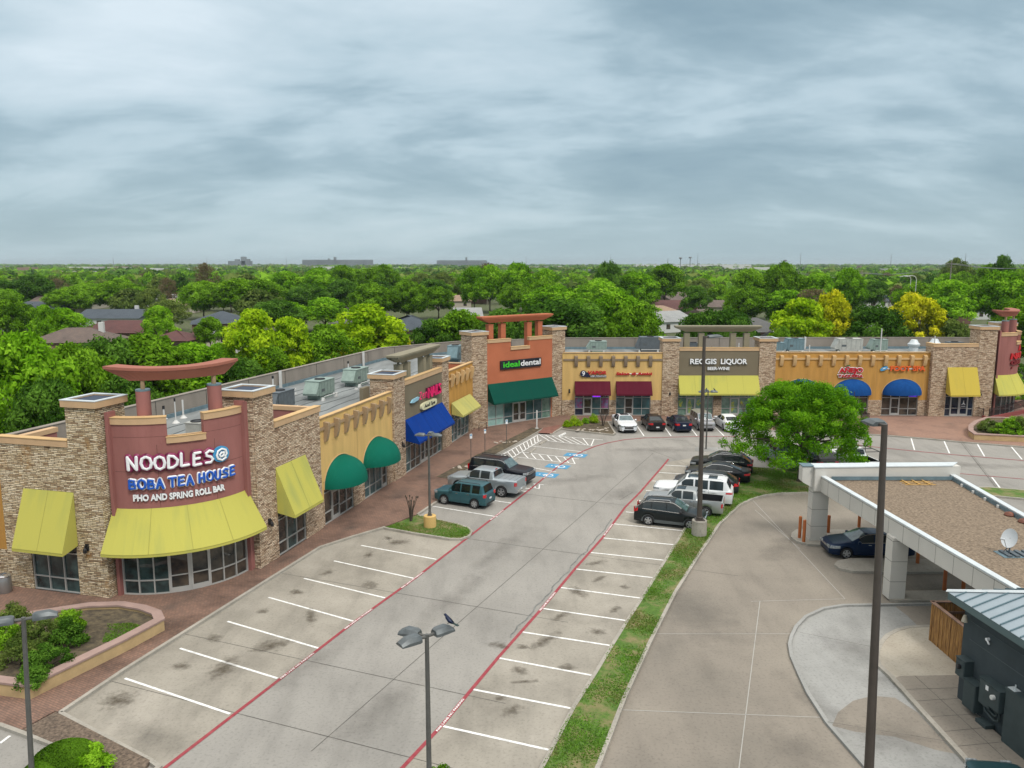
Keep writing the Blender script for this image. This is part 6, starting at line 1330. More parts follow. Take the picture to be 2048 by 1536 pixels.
stack(1423, 708, 697, lb='short vent pipe with dark cap behind the liquor shop sign', r=.05); stack(1477, 708, 686, capped=False, lb='white vent pipe behind the right trellis posts'); stack(1618, 712, 690, capped=False, lb='white vent pipe behind the ochre wall, nearest the liquor shop'); stack(1760, 712, 657, capped=False, lb='tallest white vent pipe standing above the rear parapet'); stack(1867, 712, 672, capped=False, lb='white vent pipe at the right end of the roof'); stack(352, 846, 803, capped=True, lb='dark slim pipe between the two white vent pipes', r=.04)
# roof ladder / conduit rack near the notch
q = MB(); p = (-18.9, 48.6)
for k in range(8): q.box(p[0]+k*.28, p[0]+k*.28+.06, p[1]+k*.2, p[1]+k*.2+.9, ZR+.3, ZR+.36)
q.tube([(p[0], p[1], ZR+.33), (p[0]+2.2, p[1]+1.6, ZR+.33)], .03, 6); q.tube([(p[0], p[1]+.9, ZR+.33), (p[0]+2.2, p[1]+2.5, ZR+.33)], .03, 6)
tag(q.build('conduit_rack', 'hvac_d'), 'dark slatted conduit rack lying on the roof behind the curved wall', 'rack')
random.seed(3)
q = MB()
for k in range(26):
    s = random.uniform(1, 36); n = -random.uniform(2.8, 11); x = FA((s, n, 0)); q.prism([(x.x-.13, x.y-.1), (x.x+.13, x.y-.1), (x.x+.13, x.y+.1), (x.x-.13, x.y+.1)], ZR, ZR+.16, 2)
tag(q.build('pipe_blocks', 'pvc'), 'small white pipe support blocks dotted over the left roof', 'pipe supports', kind='stuff')
q = MB()
for s in range(1, 38, 3): a = FA((s, -2.6-.1*(s % 5), 0)); b = FA((s+2.6, -11.2, 0)); 
for k, n in enumerate((-3.4, -4.6, -5.9, -7.2, -8.6, -9.9)):
    pts = [tuple(FA((s, n+.15*math.sin(s+k), 0)))[:2] for s in range(4, 37, 2)]; q.ribbon(pts, .05, ZR+.003, ZR+.02)
tag(q.build('roof_seams', 'trim', B))
for (s, n, lb) in ((12.5, -9.5, 1), (20, -8.8, 2)):
    pass
q = MB(); a = FA((11.5, -9.2, 0)); b_ = FA((17, -7.9, 0)); q.tube([(a.x, a.y, ZR+.12), (b_.x, b_.y, ZR+.12)], .07, 8); tag(q.build('gas_pipe', 'rustred'), 'rusty red gas pipe lying along the left roof', 'pipe')
# ---------------------------------------------------------------- raised planters
def planter(pts, z1, lab, name='raised_planter', w_=.45, soil='soil', n=None):
    o = empty(name, (pts[0][0], pts[0][1], .12), lab, 'planter'); q = MB(); q.ribbon(pts, w_*.8, .1, z1, 0, True); q.build('planter_wall', 'planter_wall', o)
    q = MB(); q.ribbon(pts, w_, z1+.002, z1+.09, 0, True); q.build('planter_coping', 'planter_cap', o)
    q = MB(); q.prism(pts, .1, z1-.12, 2); q.build('planter_soil', soil, o)
    return o
a, b = G(62, 1393, .12), G(326, 1262, .12)
PL = [a]+[tuple(Vector(a).lerp(Vector(b), t)) for t in (.33, .66)]+[(b[0]-.15, b[1]+.05), (b[0]-.6, b[1]+.75), (b[0]-1.5, b[1]+1.3), (b[0]-2.7, b[1]+1.7), (b[0]-4.2, b[1]+1.6), (b[0]-6.5, b[1]+.6), (a[0]-3.6, a[1]+2.2), (a[0]-2.9, a[1]+.6)]
planter(PL, .62, 'raised planter with pink coping and cream wall at lower left')
a, b = G(1951, 879, .12), G(2100, 886, .12)
PR = [a, b, (58, 77), (56, 80.5), G(2000, 845, .12), G(1975, 845, .12), G(1952, 853, .12), G(1941, 862, .12), G(1941, 872, .12)]
planter(PR, .62, 'raised planter with pink coping and ochre wall at the right end')
# patio at right corner
M['patio_red'] = mat('patio_curb_red', (.25, .06, .055), .85); M['fence_dark'] = mat('patio_rail', (.035, .02, .02), .5)
def railing(pts, lab, z0=.12, h=1.0, sp=.13):
    o = empty('patio_railing', (*pts[0], z0), lab, 'railing'); q = MB()
    q.ribbon(pts, .05, z0+h-.05, z0+h); q.ribbon(pts, .04, z0+.08, z0+.12); q.build('rails', 'fence_dark', o); q = MB()
    for a, b in zip(pts, pts[1:]):
        l_ = math.dist(a, b); n = max(1, int(l_/sp))
        for k in range(n): x, y = a[0]+(b[0]-a[0])*k/n, a[1]+(b[1]-a[1])*k/n; q.box(x-.012, x+.012, y-.012, y+.012, z0+.1, z0+h-.05)
    q.build('balusters', 'fence_dark', o); q = MB()
    for p in pts: q.box(p[0]-.04, p[0]+.04, p[1]-.04, p[1]+.04, z0, z0+h+.08)
    q.build('posts', 'fence_dark', o)
railing([G(1952, 832, .12), G(1966, 836, .12)], 'short dark railing beside the glass doors at the right end')
q = MB(); q.ribbon([G(1966, 838, .12), G(1977, 841, .12), G(2048, 826, .12), (64, 84)], .3, .1, .5); o = tag(q.build('patio_kerb', 'patio_red'), 'low dark red patio wall behind the right planter', 'wall')
pr = [G(1978, 834, .5), G(2048, 815, .5), (64, 88)]
railing(pr, 'dark railing on the red patio wall at the right end', .5, .9)
# taqueria patio behind the tree
pp = [G(1545, 850, .12), G(1600, 856, .12), G(1700, 858, .12), G(1735, 857, .12), G(1737, 846, .12), G(1722, 838, .12)]
railing(pp, 'dark patio railing before the taqueria behind the big tree')
M['table_red'] = mat('table_red', (.30, .06, .05), .5); M['umb'] = mat('parasol_orange', (.55, .20, .09), .8); M['bulb'] = mat('bulb_warm', (.8, .55, .2), .4)
M['bulb'].node_tree.nodes['Principled BSDF'].inputs['Emission Color'].default_value = (1, .55, .15, 1); M['bulb'].node_tree.nodes['Principled BSDF'].inputs['Emission Strength'].default_value = 1.2
def table(x, y, lab, m='table_red', cat='table', z=.12):
    o = empty('patio_table', (x, y, z), lab, cat, None); q = MB(); q.lathe([(.48, .70), (.5, .72), (.5, .74), (.02, .745)], (x, y, z), 16); q.build('table_top', m, o)
    q = MB(); q.lathe([(.25, 0), (.2, .04), (.04, .06), (.04, .7)], (x, y, z), 10); q.build('pedestal', 'black', o)
    for k in range(4):
        a = k*PI/2+.5; cx_, cy_ = x+.75*math.cos(a), y+.75*math.sin(a); q = MB(); q.lathe([(.2, .43), (.21, .45), (.2, .47), (.02, .47)], (cx_, cy_, z), 10); q.tube([(cx_, cy_, z+.44), (x+.1*math.cos(a), y+.1*math.sin(a), z+.2)], .025, 6); q.build('stool_seat', m, o)
table(*G(1700, 846, .12), 'black round patio table with attached seats right of the big tree', 'black'); table(*G(1655, 846, .12), 'black round patio table hidden mostly by the big tree', 'black')
for k, (u, v) in enumerate(((1990, 822), (2006, 819), (2024, 815))): table(*G(u, v, .5), ('leftmost', 'middle', 'rightmost')[k]+' of the three red patio tables outside the right corner windows', z=.5)
for (u, v, zz, lb) in ((1703, 848, 3.0, 'closed dark parasol pole standing right of the big tree'),):
    p = G(u, v, .12); o = empty('parasol', (p[0], p[1], .12), lb, 'parasol'); q = MB(); q.tube([(p[0], p[1], .1), (p[0]+.1, p[1], zz+.6)], .035, 8); q.build('pole', 'fence_dark', o); q = MB(); q.lathe([(.25, .12), (.25, .18), (.05, .2)], (p[0], p[1], 0), 10); q.build('base', 'black', o)
p = G(1718, 872, .12)
p = G(1668, 850, .12); o = empty('parasol', (p[0], p[1], .12), 'orange patio parasol glimpsed at the right edge of the big tree', 'parasol'); q = MB(); q.lathe([(1.35, 2.15), (1.3, 2.2), (.7, 2.5), (.05, 2.75)], (p[0]+.6, p[1], .12), 8); q.build('canopy', 'umb', o); q = MB(); q.tube([(p[0]+.6, p[1], .12), (p[0]+.6, p[1], 2.8)], .03, 6); q.build('pole', 'fence_dark', o)
lx = []
q = MB(); qb = MB(); P0, P1 = G(1640, 856, 1.9), G(1737, 852, 1.7)
for k in range(9):
    t = k/8; x, y, z = P0[0]+(P1[0]-P0[0])*t, P0[1]+(P1[1]-P0[1])*t, 1.75-.3*math.sin(t*PI*2)**2; lx.append((x, y, z)); qb.lathe([(.01, -.05), (.055, -.02), (.05, .04), (.02, .06)], (x, y, z-.05), 8)
q.tube(lx, .012, 5); o = empty('string_lights', lx[0], 'string of warm bulbs over the taqueria patio', 'string lights'); q.build('cable', 'black', o); qb.build('bulbs', 'bulb', o)
# ================================================================ bank drive-through canopy
K = empty('bank_canopy', (19, 40, 0), 'cream panelled drive-through canopy with a gravel roof and square columns', 'canopy')
A_, B_, C_, D_ = (18.5, 46.3), (26.7, 46.7), (25.5, 33.0), (19.95, 25.5)
C2_ = (25.2, 25.5)
q = MB(); q.prism([A_, B_, C_, C2_, D_], 3.32, 3.93, 2); q.build('roof_slab', 'panel_white', K)
q = MB(); q.prism([(A_[0]+.24, A_[1]-.02), (B_[0]-.24, B_[1]-.02), (C_[0]-.24, C_[1]), (C2_[0]-.24, C2_[1]+.1), (D_[0]+.26, D_[1]+.1)], 3.935, 3.965, 2); q.build('gravel_bed', 'gravel', K)
T = Fr(D_, A_); ln = T.len; Tl = Fr(A_, D_)
q = MB(Tl); q.box(0, ln, -.2, .02, 3.26, 4.18); fa = q.build('fascia', 'panel_white', K)
q = MB(Tl)
for k in range(1, 15): s = k*1.32; q.box(s-.009, s+.009, .02, .0225, 3.26, 4.14)
q.box(0, ln, .02, .0225, 4.10, 4.115); q.build('panel_joints', 'joint', fa)
q = MB(Tl); q.box(-.02, ln, -.26, .05, 4.182, 4.25); q.build('coping', 'white_metal', fa)
Tr = Fr(C_, B_)
q = MB(Tr); q.box(-7.5, Tr.len, -.2, .02, 3.3, 4.18); fb_ = q.build('fascia', 'panel_white', K); q = MB(Tr); q.box(-7.5, Tr.len+.0, -.26, .05, 4.182, 4.25); q.build('coping', 'white_metal', fb_)
q = MB(Tr); q.box(-7.5, Tr.len, -.30, -.262, 3.96, 4.16); q.build('inner_flashing', 'flash', fb_)
q = MB(Tr)
for k in range(14): s = -6+k*1.35; q.box(s-.07, s+.07, -.40, -.305, 3.966, 4.12)
q.build('pipe_pads', 'pvc', fb_)
# back wall, higher than the roof
q = MB(); q.prism([(18.12, 45.85), (27.0, 46.25), (27.0, 46.95), (18.12, 46.7)], 3.3, 4.74, 2); bw = q.build('back_wall', 'panel_white', K)
q = MB(); q.prism([(18.05, 45.80), (26.5, 46.2), (27.25, 47.05), (18.05, 46.75)], 4.742, 4.80, 2); q.build('coping', 'white_metal', bw)
q = MB(); q.box(19.1, 26.4, 45.80, 45.845, 4.0, 4.22); q.build('flashing_strip', 'flash', bw)
q = MB(); q.prism([(17.5, 4.76), (17.45, 4.6), (17.45, 3.85), (17.55, 3.75), (18.115, 3.45), (18.115, 4.76)], 46.1, 46.7, 1); q.build('end_bracket', 'panel_white', K)
q = MB(); q.box(17.42, 18.115, 46.05, 46.75, 4.762, 4.82); q.build('bracket_cap', 'flash', K)
def column(x0, x1, y0, y1, z1):
    q = MB(); q.box(x0, x1, y0, y1, .12, z1); c = q.build('column', 'panel_white', K); q = MB()
    for z in (1.05, 2.1, 3.15):
        if z < z1: q.box(x0-.003, x1+.003, y0-.003, y1+.003, z-.009, z+.009)
    q.build('panel_joints', 'joint', c)
column(18.11, 19.1, 46.05, 46.72, 3.30); q = MB(); q.box(18.105, 18.9, 45.845, 46.05, 3.3, 4.74)
column(18.92, 19.72, 37.6, 38.3, 3.32); column(24.9, 25.5, 37.8, 38.5, 3.32); column(25.4, 26.1, 45.9, 46.5, 3.3)
for k, (x, y, h, lb) in enumerate(((17.66, 46.56, 1.3, 'left orange steel bollard beside the far canopy column'), (17.66, 45.85, 1.3, 'orange steel bollard just right of the leftmost one by the far column'), (19.35, 47.35, 1.3, 'rusty red bollard right behind the far canopy column'), (19.8, 47.5, 1.05, 'orange bollard between the far column and the blue sedan'), (22.2, 48.6, 1.2, 'orange bollard seen above the blue sedan roof'), (22.8, 42.4, 1.25, 'orange bollard on the middle island behind the near column'), (22.3, 38.7, 1.0, 'orange bollard right of the near canopy column'), (23.4, 38.9, 1.1, 'red bollard peeping out above the blue metal roof'))):
    o = empty('steel_bollard', (x, y, .15), lb, 'bollard', 'bollards of the bank drive-through'); q = MB(); q.lathe([(.095, .12), (.095, .15+h), (.085, .2+h), (.05, .225+h), (.01, .23+h)], (x, y, 0), 16); q.build('post', 'bollard', o, smooth=40)
# dish on the gravel roof
M['dish_white'] = mat('dish_white', (.54, .57, .59), .4)
dx, dy = G(2018, 1108, 3.97); o = empty('satellite_dish', (dx, dy, 3.97), 'white oval satellite dish on a ballast mat on the gravel roof', 'satellite dish')
q = MB(); q.box(dx-.5, dx+1.4, dy-.5, dy+.35, 3.97, 3.99); q.build('ballast_mat', 'flash', o); q = MB()
for k in range(5): q.box(dx-.3+k*.34, dx-.12+k*.34, dy-.45, dy+.3, 3.992, 4.06)
q.build('ballast_blocks', 'hvac_d', o)
q = MB(); q.tube([(dx, dy, 3.99), (dx, dy, 4.5), (dx-.05, dy-.06, 4.62)], .035, 8); q.tube([(dx-.25, dy+.1, 4.0), (dx, dy, 4.35)], .02, 6); q.build('mast', 'hvac_d', o)
cN = Vector((-.72, -.55, .42)).normalized(); cu = cN.cross(Vector((0, 0, 1))).normalized(); cv = cu.cross(cN); c0 = Vector((dx-.08, dy-.08, 4.72)); q = MB(); rings = []
for r_ in (.02, .15, .28, .40, .44): rings.append([c0+cu*r_*.74*math.cos(t)+cv*r_*1.0*math.sin(t)+cN*(r_*r_*.42) for t in np.linspace(0, 2*PI, 25)[:-1]])
q.loft(rings, False); rings = [[p-cN*.02 for p in r_] for r_ in rings]; q.loft(rings, False); q.build('reflector', 'dish_white', o, smooth=60)
e_ = c0+cN*.62-cv*.18; q = MB(); q.tube([c0-cv*.46+cN*.1, e_], .018, 6); q.tube([e_-cu*.04, e_+cu*.14], .045, 8); q.build('feed_arm', 'dish_white', o)
M['vent_brown'] = mat('vent_brown', (.17, .06, .035), .7, var=.3, vs=5)
for (u, v, lb) in ((2019, 1031, 'rusty brown roof vent on the gravel roof, left one'), (2047, 1045, 'rusty brown roof vent at the right edge of the gravel roof')):
    p = G(u, v, 3.97); q = MB(); q.lathe([(.24, 3.97), (.26, 4.02), (.2, 4.12), (.05, 4.17)], (*p, 0), 14); tag(q.build('roof_vent', 'vent_brown', smooth=50), lb, 'vent')
M['pallet'] = mat('pallet_wood', (.50, .30, .09), .8)
p = G(1832, 965, 3.97); q = MB(); 
for k in range(4): q.box(p[0]-.9, p[0]+.9, p[1]-.55+k*.33, p[1]-.47+k*.33, 3.975, 4.0)
for k in range(3): q.box(p[0]-.7+k*.6, p[0]-.6+k*.6, p[1]-.6, p[1]+.6, 4.002, 4.03)
tag(q.build('timber_frame', 'pallet'), 'flat yellow timber frame lying on the gravel roof', 'timber')
# ---------------------------------------------------------------- timber enclosure
o = empty('wooden_fence', (18.7, 33.3, 0), 'stained timber fence enclosure beside the slate building', 'fence'); random.seed(8)
q = MB(); q2 = MB()
def planks(P0, P1, h=1.9):
    f = Fr(P0, P1); q.T = f; q2.T = f; s = 0
    while s < f.len-.02:
        w_ = .14; q.box(s+.006, min(f.len, s+w_-.006), -.03+random.uniform(0, .02), .0+random.uniform(0, .02), .02, h-random.uniform(0, .015)); s += w_
    q2.box(-.03, f.len+.03, -.09, .08, h+.002, h+.045); q2.box(0, f.len, -.1, -.035, .4, .49); q2.box(0, f.len, -.1, -.035, 1.4, 1.49)
planks((18.7, 33.3), (18.8, 29.0)); planks((22.6, 33.3), (18.7, 33.3)); q.build('planks', 'wood', o); q2.build('rails_and_cap', 'wood_top', o)
q = MB(); q.box(19.3, 20.6, 30.8, 32.2, 0.02, 1.25); tag(q.build('waste_container', mat('waste_brown', (.06, .04, .02), .8)), 'brown container half hidden inside the timber enclosure', 'container')
# ---------------------------------------------------------------- slate building
o = empty('slate_building', (17.4, 28, 0), 'slate grey painted block building with a pale blue standing-seam roof', 'building')
f = Fr((17.35, 28.16), (17.75, 24.16)); fl = Fr((17.0, 29.1), (17.55, 22.0))
q = MB(f); q.box(-.38, 12, -9, 0, 0, 3.86); q.build('walls', 'slate_wall', o)
q = MB(f); q.box(2.42, 12, .002, .30, .1, 2.12); q.box(2.42, 12, .0021, .34, 2.122, 2.18); q.build('wall_buttress', 'slate', o)
q = MB(f); q.box(0, 12, .002, .012, 2.72, 2.75); q.box(0, 12, .002, .012, 3.44, 3.46); q.build('block_courses', mat('course_line', (.075, .095, .10), .8), o)
q = MB(f); q.box(-.5, 12, -.02, .26, 3.902, 3.96); q.build('soffit', 'soffit', o)
q = MB(f); q.box(-.82, 12, .26, .44, 3.98, 4.25); q.box(-.84, 12, -9.3, -.0, 3.98, 4.2) if False else None; q.build('gutter', 'fascia', o)
q = MB(f); q.box(-.86, -.7, -9, .26, 3.98, 4.25); q.build('gutter', 'fascia', o)
def rp_(s, n, k=0): return (s, n, 4.26+k)
E0 = (-.86, .44); hz_ = .36
q = MB(f); q.face((E0[0], E0[1], 4.26), (12, E0[1], 4.26), (12, E0[1]-6, 4.26+6*hz_), (E0[0]+6, E0[1]-6, 4.26+6*hz_)); q.face((E0[0], E0[1], 4.26), (E0[0]+6, E0[1]-6, 4.26+6*hz_), (E0[0]+6, -9, 4.26+6*hz_), (E0[0], -9, 4.26)); q.face((E0[0], E0[1], 4.2), (12, E0[1], 4.2), (12, -9, 4.2), (E0[0], -9, 4.2)); rf = q.build('roof', 'metal_roof', o, rec=False)
q = MB(f)
for k in range(1, 30):
    s = E0[0]+k*.48; d = min(6, k*.48); q.prism([(s-.018, 0), (s+.018, 0)], 0, 0, 1) if False else None
    A = [(s-.02, E0[1], 4.262), (s+.02, E0[1], 4.262), (s+.02, E0[1], 4.31), (s-.02, E0[1], 4.31)]; Bq = [(a, E0[1]-d, c+d*hz_) for a, b, c in A]; q.loft([A, Bq], True)
    n_ = E0[1]-k*.48
    if n_ > -9: A = [(E0[0], n_-.02, 4.262), (E0[0], n_+.02, 4.262), (E0[0], n_+.02, 4.31), (E0[0], n_-.02, 4.31)]; Bq = [(a+d, b, c+d*hz_) for a, b, c in A]; q.loft([A, Bq], True)
q.build('roof_seams', 'metal_seam', rf)
q = MB(f); q.loft([[(E0[0]+.0, E0[1]+.07, 4.27), (E0[0]-.07, E0[1]+.0, 4.27), (E0[0]-.02, E0[1], 4.36)], [(E0[0]+6, E0[1]-5.86, 4.27+6*hz_), (E0[0]+5.86, E0[1]-6, 4.27+6*hz_), (E0[0]+6, E0[1]-6, 4.36+6*hz_)]], True); q.build('hip_cap', 'white_metal', rf)
def cab(s0, s1, z0, z1, d, lb, ex=None):
    e_ = empty('utility_cabinet', tuple(f(((s0+s1)/2, d/2, z0))), lb, 'electrical cabinet', 'cabinets on the slate wall'); q = MB(f); q.box(s0, s1, .004, d, z0, z1); q.build('casing', 'slate', e_)
    q = MB(f); q.box(s0+.03, s1-.03, d+.001, d+.015, z0+.04, z1-.04); q.box(s0-.02, s1+.02, .004, d+.03, z1+.001, z1+.02); q.build('door', 'slate', e_)
    if ex:
        q = MB(f); q.lathe([(.09, 0), (.09, .1), (.07, .12), (.01, .12)], ((s0+s1)/2, d+.015, z0+(z1-z0)*.6), 14, 'y'); q.build('meter', ex, e_)
    return e_
cab(-.14, .36, 1.28, 1.98, .36, 'dark cabinet nearest the timber fence with a black round meter', 'black')
cab(.38, 1.04, .32, 1.38, .36, 'largest dark cabinet reaching almost to the footpath')
cab(1.16, 1.72, .88, 1.86, .32, 'dark cabinet with a small pale label in the middle of the slate wall')
cab(1.80, 2.32, 1.08, 1.88, .42, 'dark cabinet with a white round meter beside the buttress', 'pvc')
q = MB(f); q.tube([(1.3, .2, .87), (1.4, .2, .66), (1.9, .22, .55), (2.12, .22, .66), (2.16, .22, 1.07)], .045, 8); q.tube([(1.55, .2, .87), (1.62, .2, .78), (1.9, .22, .74), (2.0, .22, .8), (2.02, .22, 1.07)], .035, 8); tag(q.build('conduit', 'slate', smooth=60), 'thick dark conduit looping below the white-metered cabinet', 'pipe')
q = MB(f); q.box(1.5, 1.64, .337, .35, 1.55, 1.72); tag(q.build('cabinet_label', 'signwhite'), 'small white label on the middle dark cabinet', 'label')
q = MB(f); q.prism([(1.2, 0.13), (1.75, .13), (1.75, .26), (1.2, .26)], .05, .4, 1); tag(q.build('ground_box', 'slate'), 'small dark box on the path below the conduit', 'box')
q = MB(f); q.lathe([(.05, 0), (.09, -.12), (.12, -.25), (.1, -.27)], (.05, .3, 3.72), 10); tag(q.build('wall_light', 'soffit', smooth=50), 'cream bell-shaped wall light under the slate building eave', 'wall light')
q = MB(f); q.lathe([(.06, 0), (.06, .12), (.01, .13)], (1.02, .004, 3.22), 10, 'y'); q.tube([(1.02, .1, 3.22), (1.25, .18, 3.15)], .035, 8); tag(q.build('security_camera', 'signwhite', smooth=50), 'white security camera on the slate wall below the eave', 'camera')
q = MB(f); q.box(2.48, 2.8, .05, .3, 2.182, 2.2); q.tube([(2.72, .2, 2.2), (2.72, .2, 2.4)], .025, 6); tag(q.build('pipe_bracket', 'white_metal'), 'pale metal plate and stub pipe on top of the buttress', 'bracket')
# ================================================================ vegetation
rng = np.random.default_rng(11)
def leaf_mesh(name, blobs, n, size, m, flat=.55, seed=1, shell=.55, parent=None, clump=1.0, droop=0.):
    """foliage: n leaf cards spread through the outer part of many small clumps; uv = (clump tint, leaf tint)"""
    r = np.random.default_rng(seed); B_ = np.array(blobs); vol = B_[:, 3]**2; idx = r.choice(len(B_), n, p=vol/vol.sum())
    d = r.normal(size=(n, 3)); d[:, 2] = d[:, 2]*.9+.28; d /= np.linalg.norm(d, axis=1)[:, None]
    rad = B_[idx, 3]*(shell+(1-shell)*r.random(n)**.5)*(1+.12*r.normal(size=n)); c = B_[idx, :3]+d*rad[:, None]*np.array([1, 1, .82])
    c[:, 2] -= droop*r.random(n)
    nrm = d*.8+r.normal(size=(n, 3))*.55; nrm[:, 2] += .25; nrm /= np.linalg.norm(nrm, axis=1)[:, None]
    a = np.cross(nrm, r.normal(size=(n, 3))); a /= np.linalg.norm(a, axis=1)[:, None]+1e-9; b = np.cross(nrm, a)
    s = size*(.6+.8*r.random(n))[:, None]; L1 = a*s; L2 = b*s*flat
    bend = nrm*s*.18
    V = np.empty((n, 4, 3)); V[:, 0] = c-L1; V[:, 1] = c+L2*.9-bend*0; V[:, 2] = c+L1-bend; V[:, 3] = c-L2*.9
    me = bpy.data.meshes.new(name); me.vertices.add(n*4); me.loops.add(n*4); me.polygons.add(n)
    me.vertices.foreach_set('co', V.reshape(-1)); me.loops.foreach_set('vertex_index', np.arange(n*4, dtype=np.int32)); me.polygons.foreach_set('loop_start', np.arange(0, n*4, 4, dtype=np.int32))
    uv = me.uv_layers.new(name='uv'); ct = r.random(len(B_)); U = np.repeat(ct[idx], 4); Vv = np.repeat(r.random(n), 4)
    uv.data.foreach_set('uv', np.stack([U, Vv], 1).reshape(-1).astype(np.float32)); me.update(); me.validate()
    me.materials.append(M[m]); o = bpy.data.objects.new(name, me); COL.objects.link(o)
    if parent is not None: o.parent = parent
    return o
def crown_blobs(seed, W_, H_, z0, n, r0, shape='round', squash=1.):
    r = random.Random(seed); out = []
    for k in range(n):
        t = (k+.5)/n; u = r.random()
        if shape == 'round': zf = r.random()**.8; rr = math.sin(PI*min(1, .12+zf*.86))**.6
        elif shape == 'oval': zf = r.random(); rr = math.sin(PI*(.1+.86*zf))**.8
        elif shape == 'wide': zf = r.random()**.7; rr = (1-zf**2.2)**.5*.95+.05
        else: zf = r.random(); rr = (1-zf)*.85+.15
        ang = r.random()*2*PI; q = W_/2*rr*(r.random()**.45)*(1+.12*math.sin(3*ang+seed))
        s = r0*(.65+.7*r.random())
        out.append((math.cos(ang)*q, math.sin(ang)*q*squash, z0+s*.5+zf*(H_-z0-s*1.2), s))
    return out
def trunk(q, H_, W_, z0, r, seed, n=6, spread=.7):
    rd = random.Random(seed); q.tube([(0, 0, -.1), (.03, .02, z0*.6), (.08*rd.uniform(-1, 1), .08*rd.uniform(-1, 1), z0), (.2*rd.uniform(-1, 1), .2*rd.uniform(-1, 1), H_*.75)], [r*1.25, r, r*.85, r*.2], 8)
    for k in range(n):
        a = 2*PI*k/n+rd.uniform(-.4, .4); zz = z0*rd.uniform(.75, 1.15); ln = W_/2*spread*rd.uniform(.7, 1.1); zt = z0+(H_-z0)*rd.uniform(.35, .8)
        q.tube([(0, 0, zz), (math.cos(a)*ln*.35, math.sin(a)*ln*.35, zz+(zt-zz)*.5), (math.cos(a)*ln*.8, math.sin(a)*ln*.8, zt)], [r*.55, r*.36, r*.1], 6)
PROTO = {}
def proto(key, H_, W_, z0, nb, r0, nl, ls, m, shape, tr=.16, seed=1, shell=.5, bm_='bark', spread=.7):
    o = empty('tree', (0, -500, 0)); PROTO[key] = (o, H_, W_)
    q = MB(); trunk(q, H_, W_, z0, tr, seed, 6, spread); t_ = q.build('trunk', bm_); t_.parent = o
    c = leaf_mesh('crown', crown_blobs(seed, W_, H_, z0, nb, r0, shape), nl, ls, m, seed=seed, shell=shell); c.parent = o
    return o
NL = 1.0
for k, (H_, W_, z0, nb, r0, nl, ls, m, sh) in {
    'green1': (10, 10.5, 2.2, 95, 1.15, 15000, .235, 'leaf_g', 'round'), 'green2': (11, 9.5, 2.4, 105, 1.05, 15000, .235, 'leaf_g', 'wide'),
    'bright1': (10, 10, 2.0, 100, 1.1, 15000, .24, 'leaf_b', 'round'), 'bright2': (10, 9.0, 2.2, 110, .98, 15000, .23, 'leaf_b', 'wide'),
    'dark1': (9, 9, 1.6, 85, 1.1, 14000, .21, 'leaf_d', 'round'), 'dark2': (9, 9.5, 1.2, 95, 1.0, 14000, .21, 'leaf_d', 'wide'),
    'lime': (9.5, 7.4, 1.6, 105, .85, 14000, .22, 'leaf_l', 'oval'), 'gold': (9, 7.2, 1.3, 110, .80, 14000, .21, 'leaf_y', 'oval'),
    'tan': (9, 8.0, 2.2, 70, .8, 4500, .17, 'leaf_t', 'oval'), 'olive': (9, 9.0, 1.8, 80, 1.0, 11000, .20, 'leaf_o', 'round')}.items():
    proto(k, H_, W_, z0, nb, r0, nl, ls, m, sh, seed=sum(map(ord, k)), bm_='bark' if k != 'tan' else 'bark_pale')
for k, m in (('fgreen', 'leaf_g'), ('fbright', 'leaf_b'), ('fdark', 'leaf_d'), ('folive', 'leaf_o')):
    proto(k, 9.5, 11, 1.2, 40, 1.7, 2600, .52, m, 'round', seed=sum(map(ord, k)), shell=.6)
used = set()
KINDW = {'green1': 'green', 'green2': 'green', 'bright1': 'bright green', 'bright2': 'bright green', 'dark1': 'dark green', 'dark2': 'dark green', 'lime': 'lime green', 'gold': 'golden yellow', 'tan': 'bare tan', 'olive': 'olive green', 'fgreen': 'green', 'fbright': 'bright green', 'fdark': 'dark green', 'folive': 'olive green'}
TP = []
def tree(key, x, y, H_, W_, label, group=None, ang=None):
    o, h0, w0 = PROTO[key]; ang = random.uniform(0, 6.28) if ang is None else ang; sc = (W_/w0, W_/w0, H_/h0); TP.append((x, y, W_/2))
    if key not in used:
        used.add(key); o.location = (x, y, 0); o.rotation_euler = (0, 0, ang); o.scale = sc; return tag(o, label, 'tree', group)
    return dup(o, (x, y, 0), ang, sc, label, 'tree', group)
def tp(u, vt, Y, wpx, key, label, group=None):
    if Y > 129 and (vt > 526 or Y < 215): Y *= 1.42
    elif Y in (108, 112, 110, 116) and u < 430: Y *= 1.4
    """tree whose crown is centred on photo column u, top at row vt, standing Y metres out"""
    H_ = HZ(vt, Y)*1.02; x = (u-1024)/FPX*(Y*1.01); W_ = wpx/FPX*Y*.98; k = max(1, math.ceil((W_-3)/12.5))
    for j in range(k):
        wj = W_/k*(1 if k == 1 else 1.3); xo = 0 if k == 1 else (j-(k-1)/2)*(W_/k)
        lb = label if k == 1 else ('leftmost', 'next', 'third', 'fourth')[min(j, 3)]+' crown of the '+' '.join(label.split()[:12])
        tree(key if j % 2 == 0 else {'green1': 'green2', 'green2': 'green1', 'bright1': 'bright2', 'bright2': 'bright1', 'dark1': 'dark2', 'dark2': 'dark1'}.get(key, key), x+xo, Y+(0 if k == 1 else random.uniform(-4, 4)), H_*(1 if j == k//2 else random.uniform(.84, .97)), wj, lb, group)
random.seed(21)
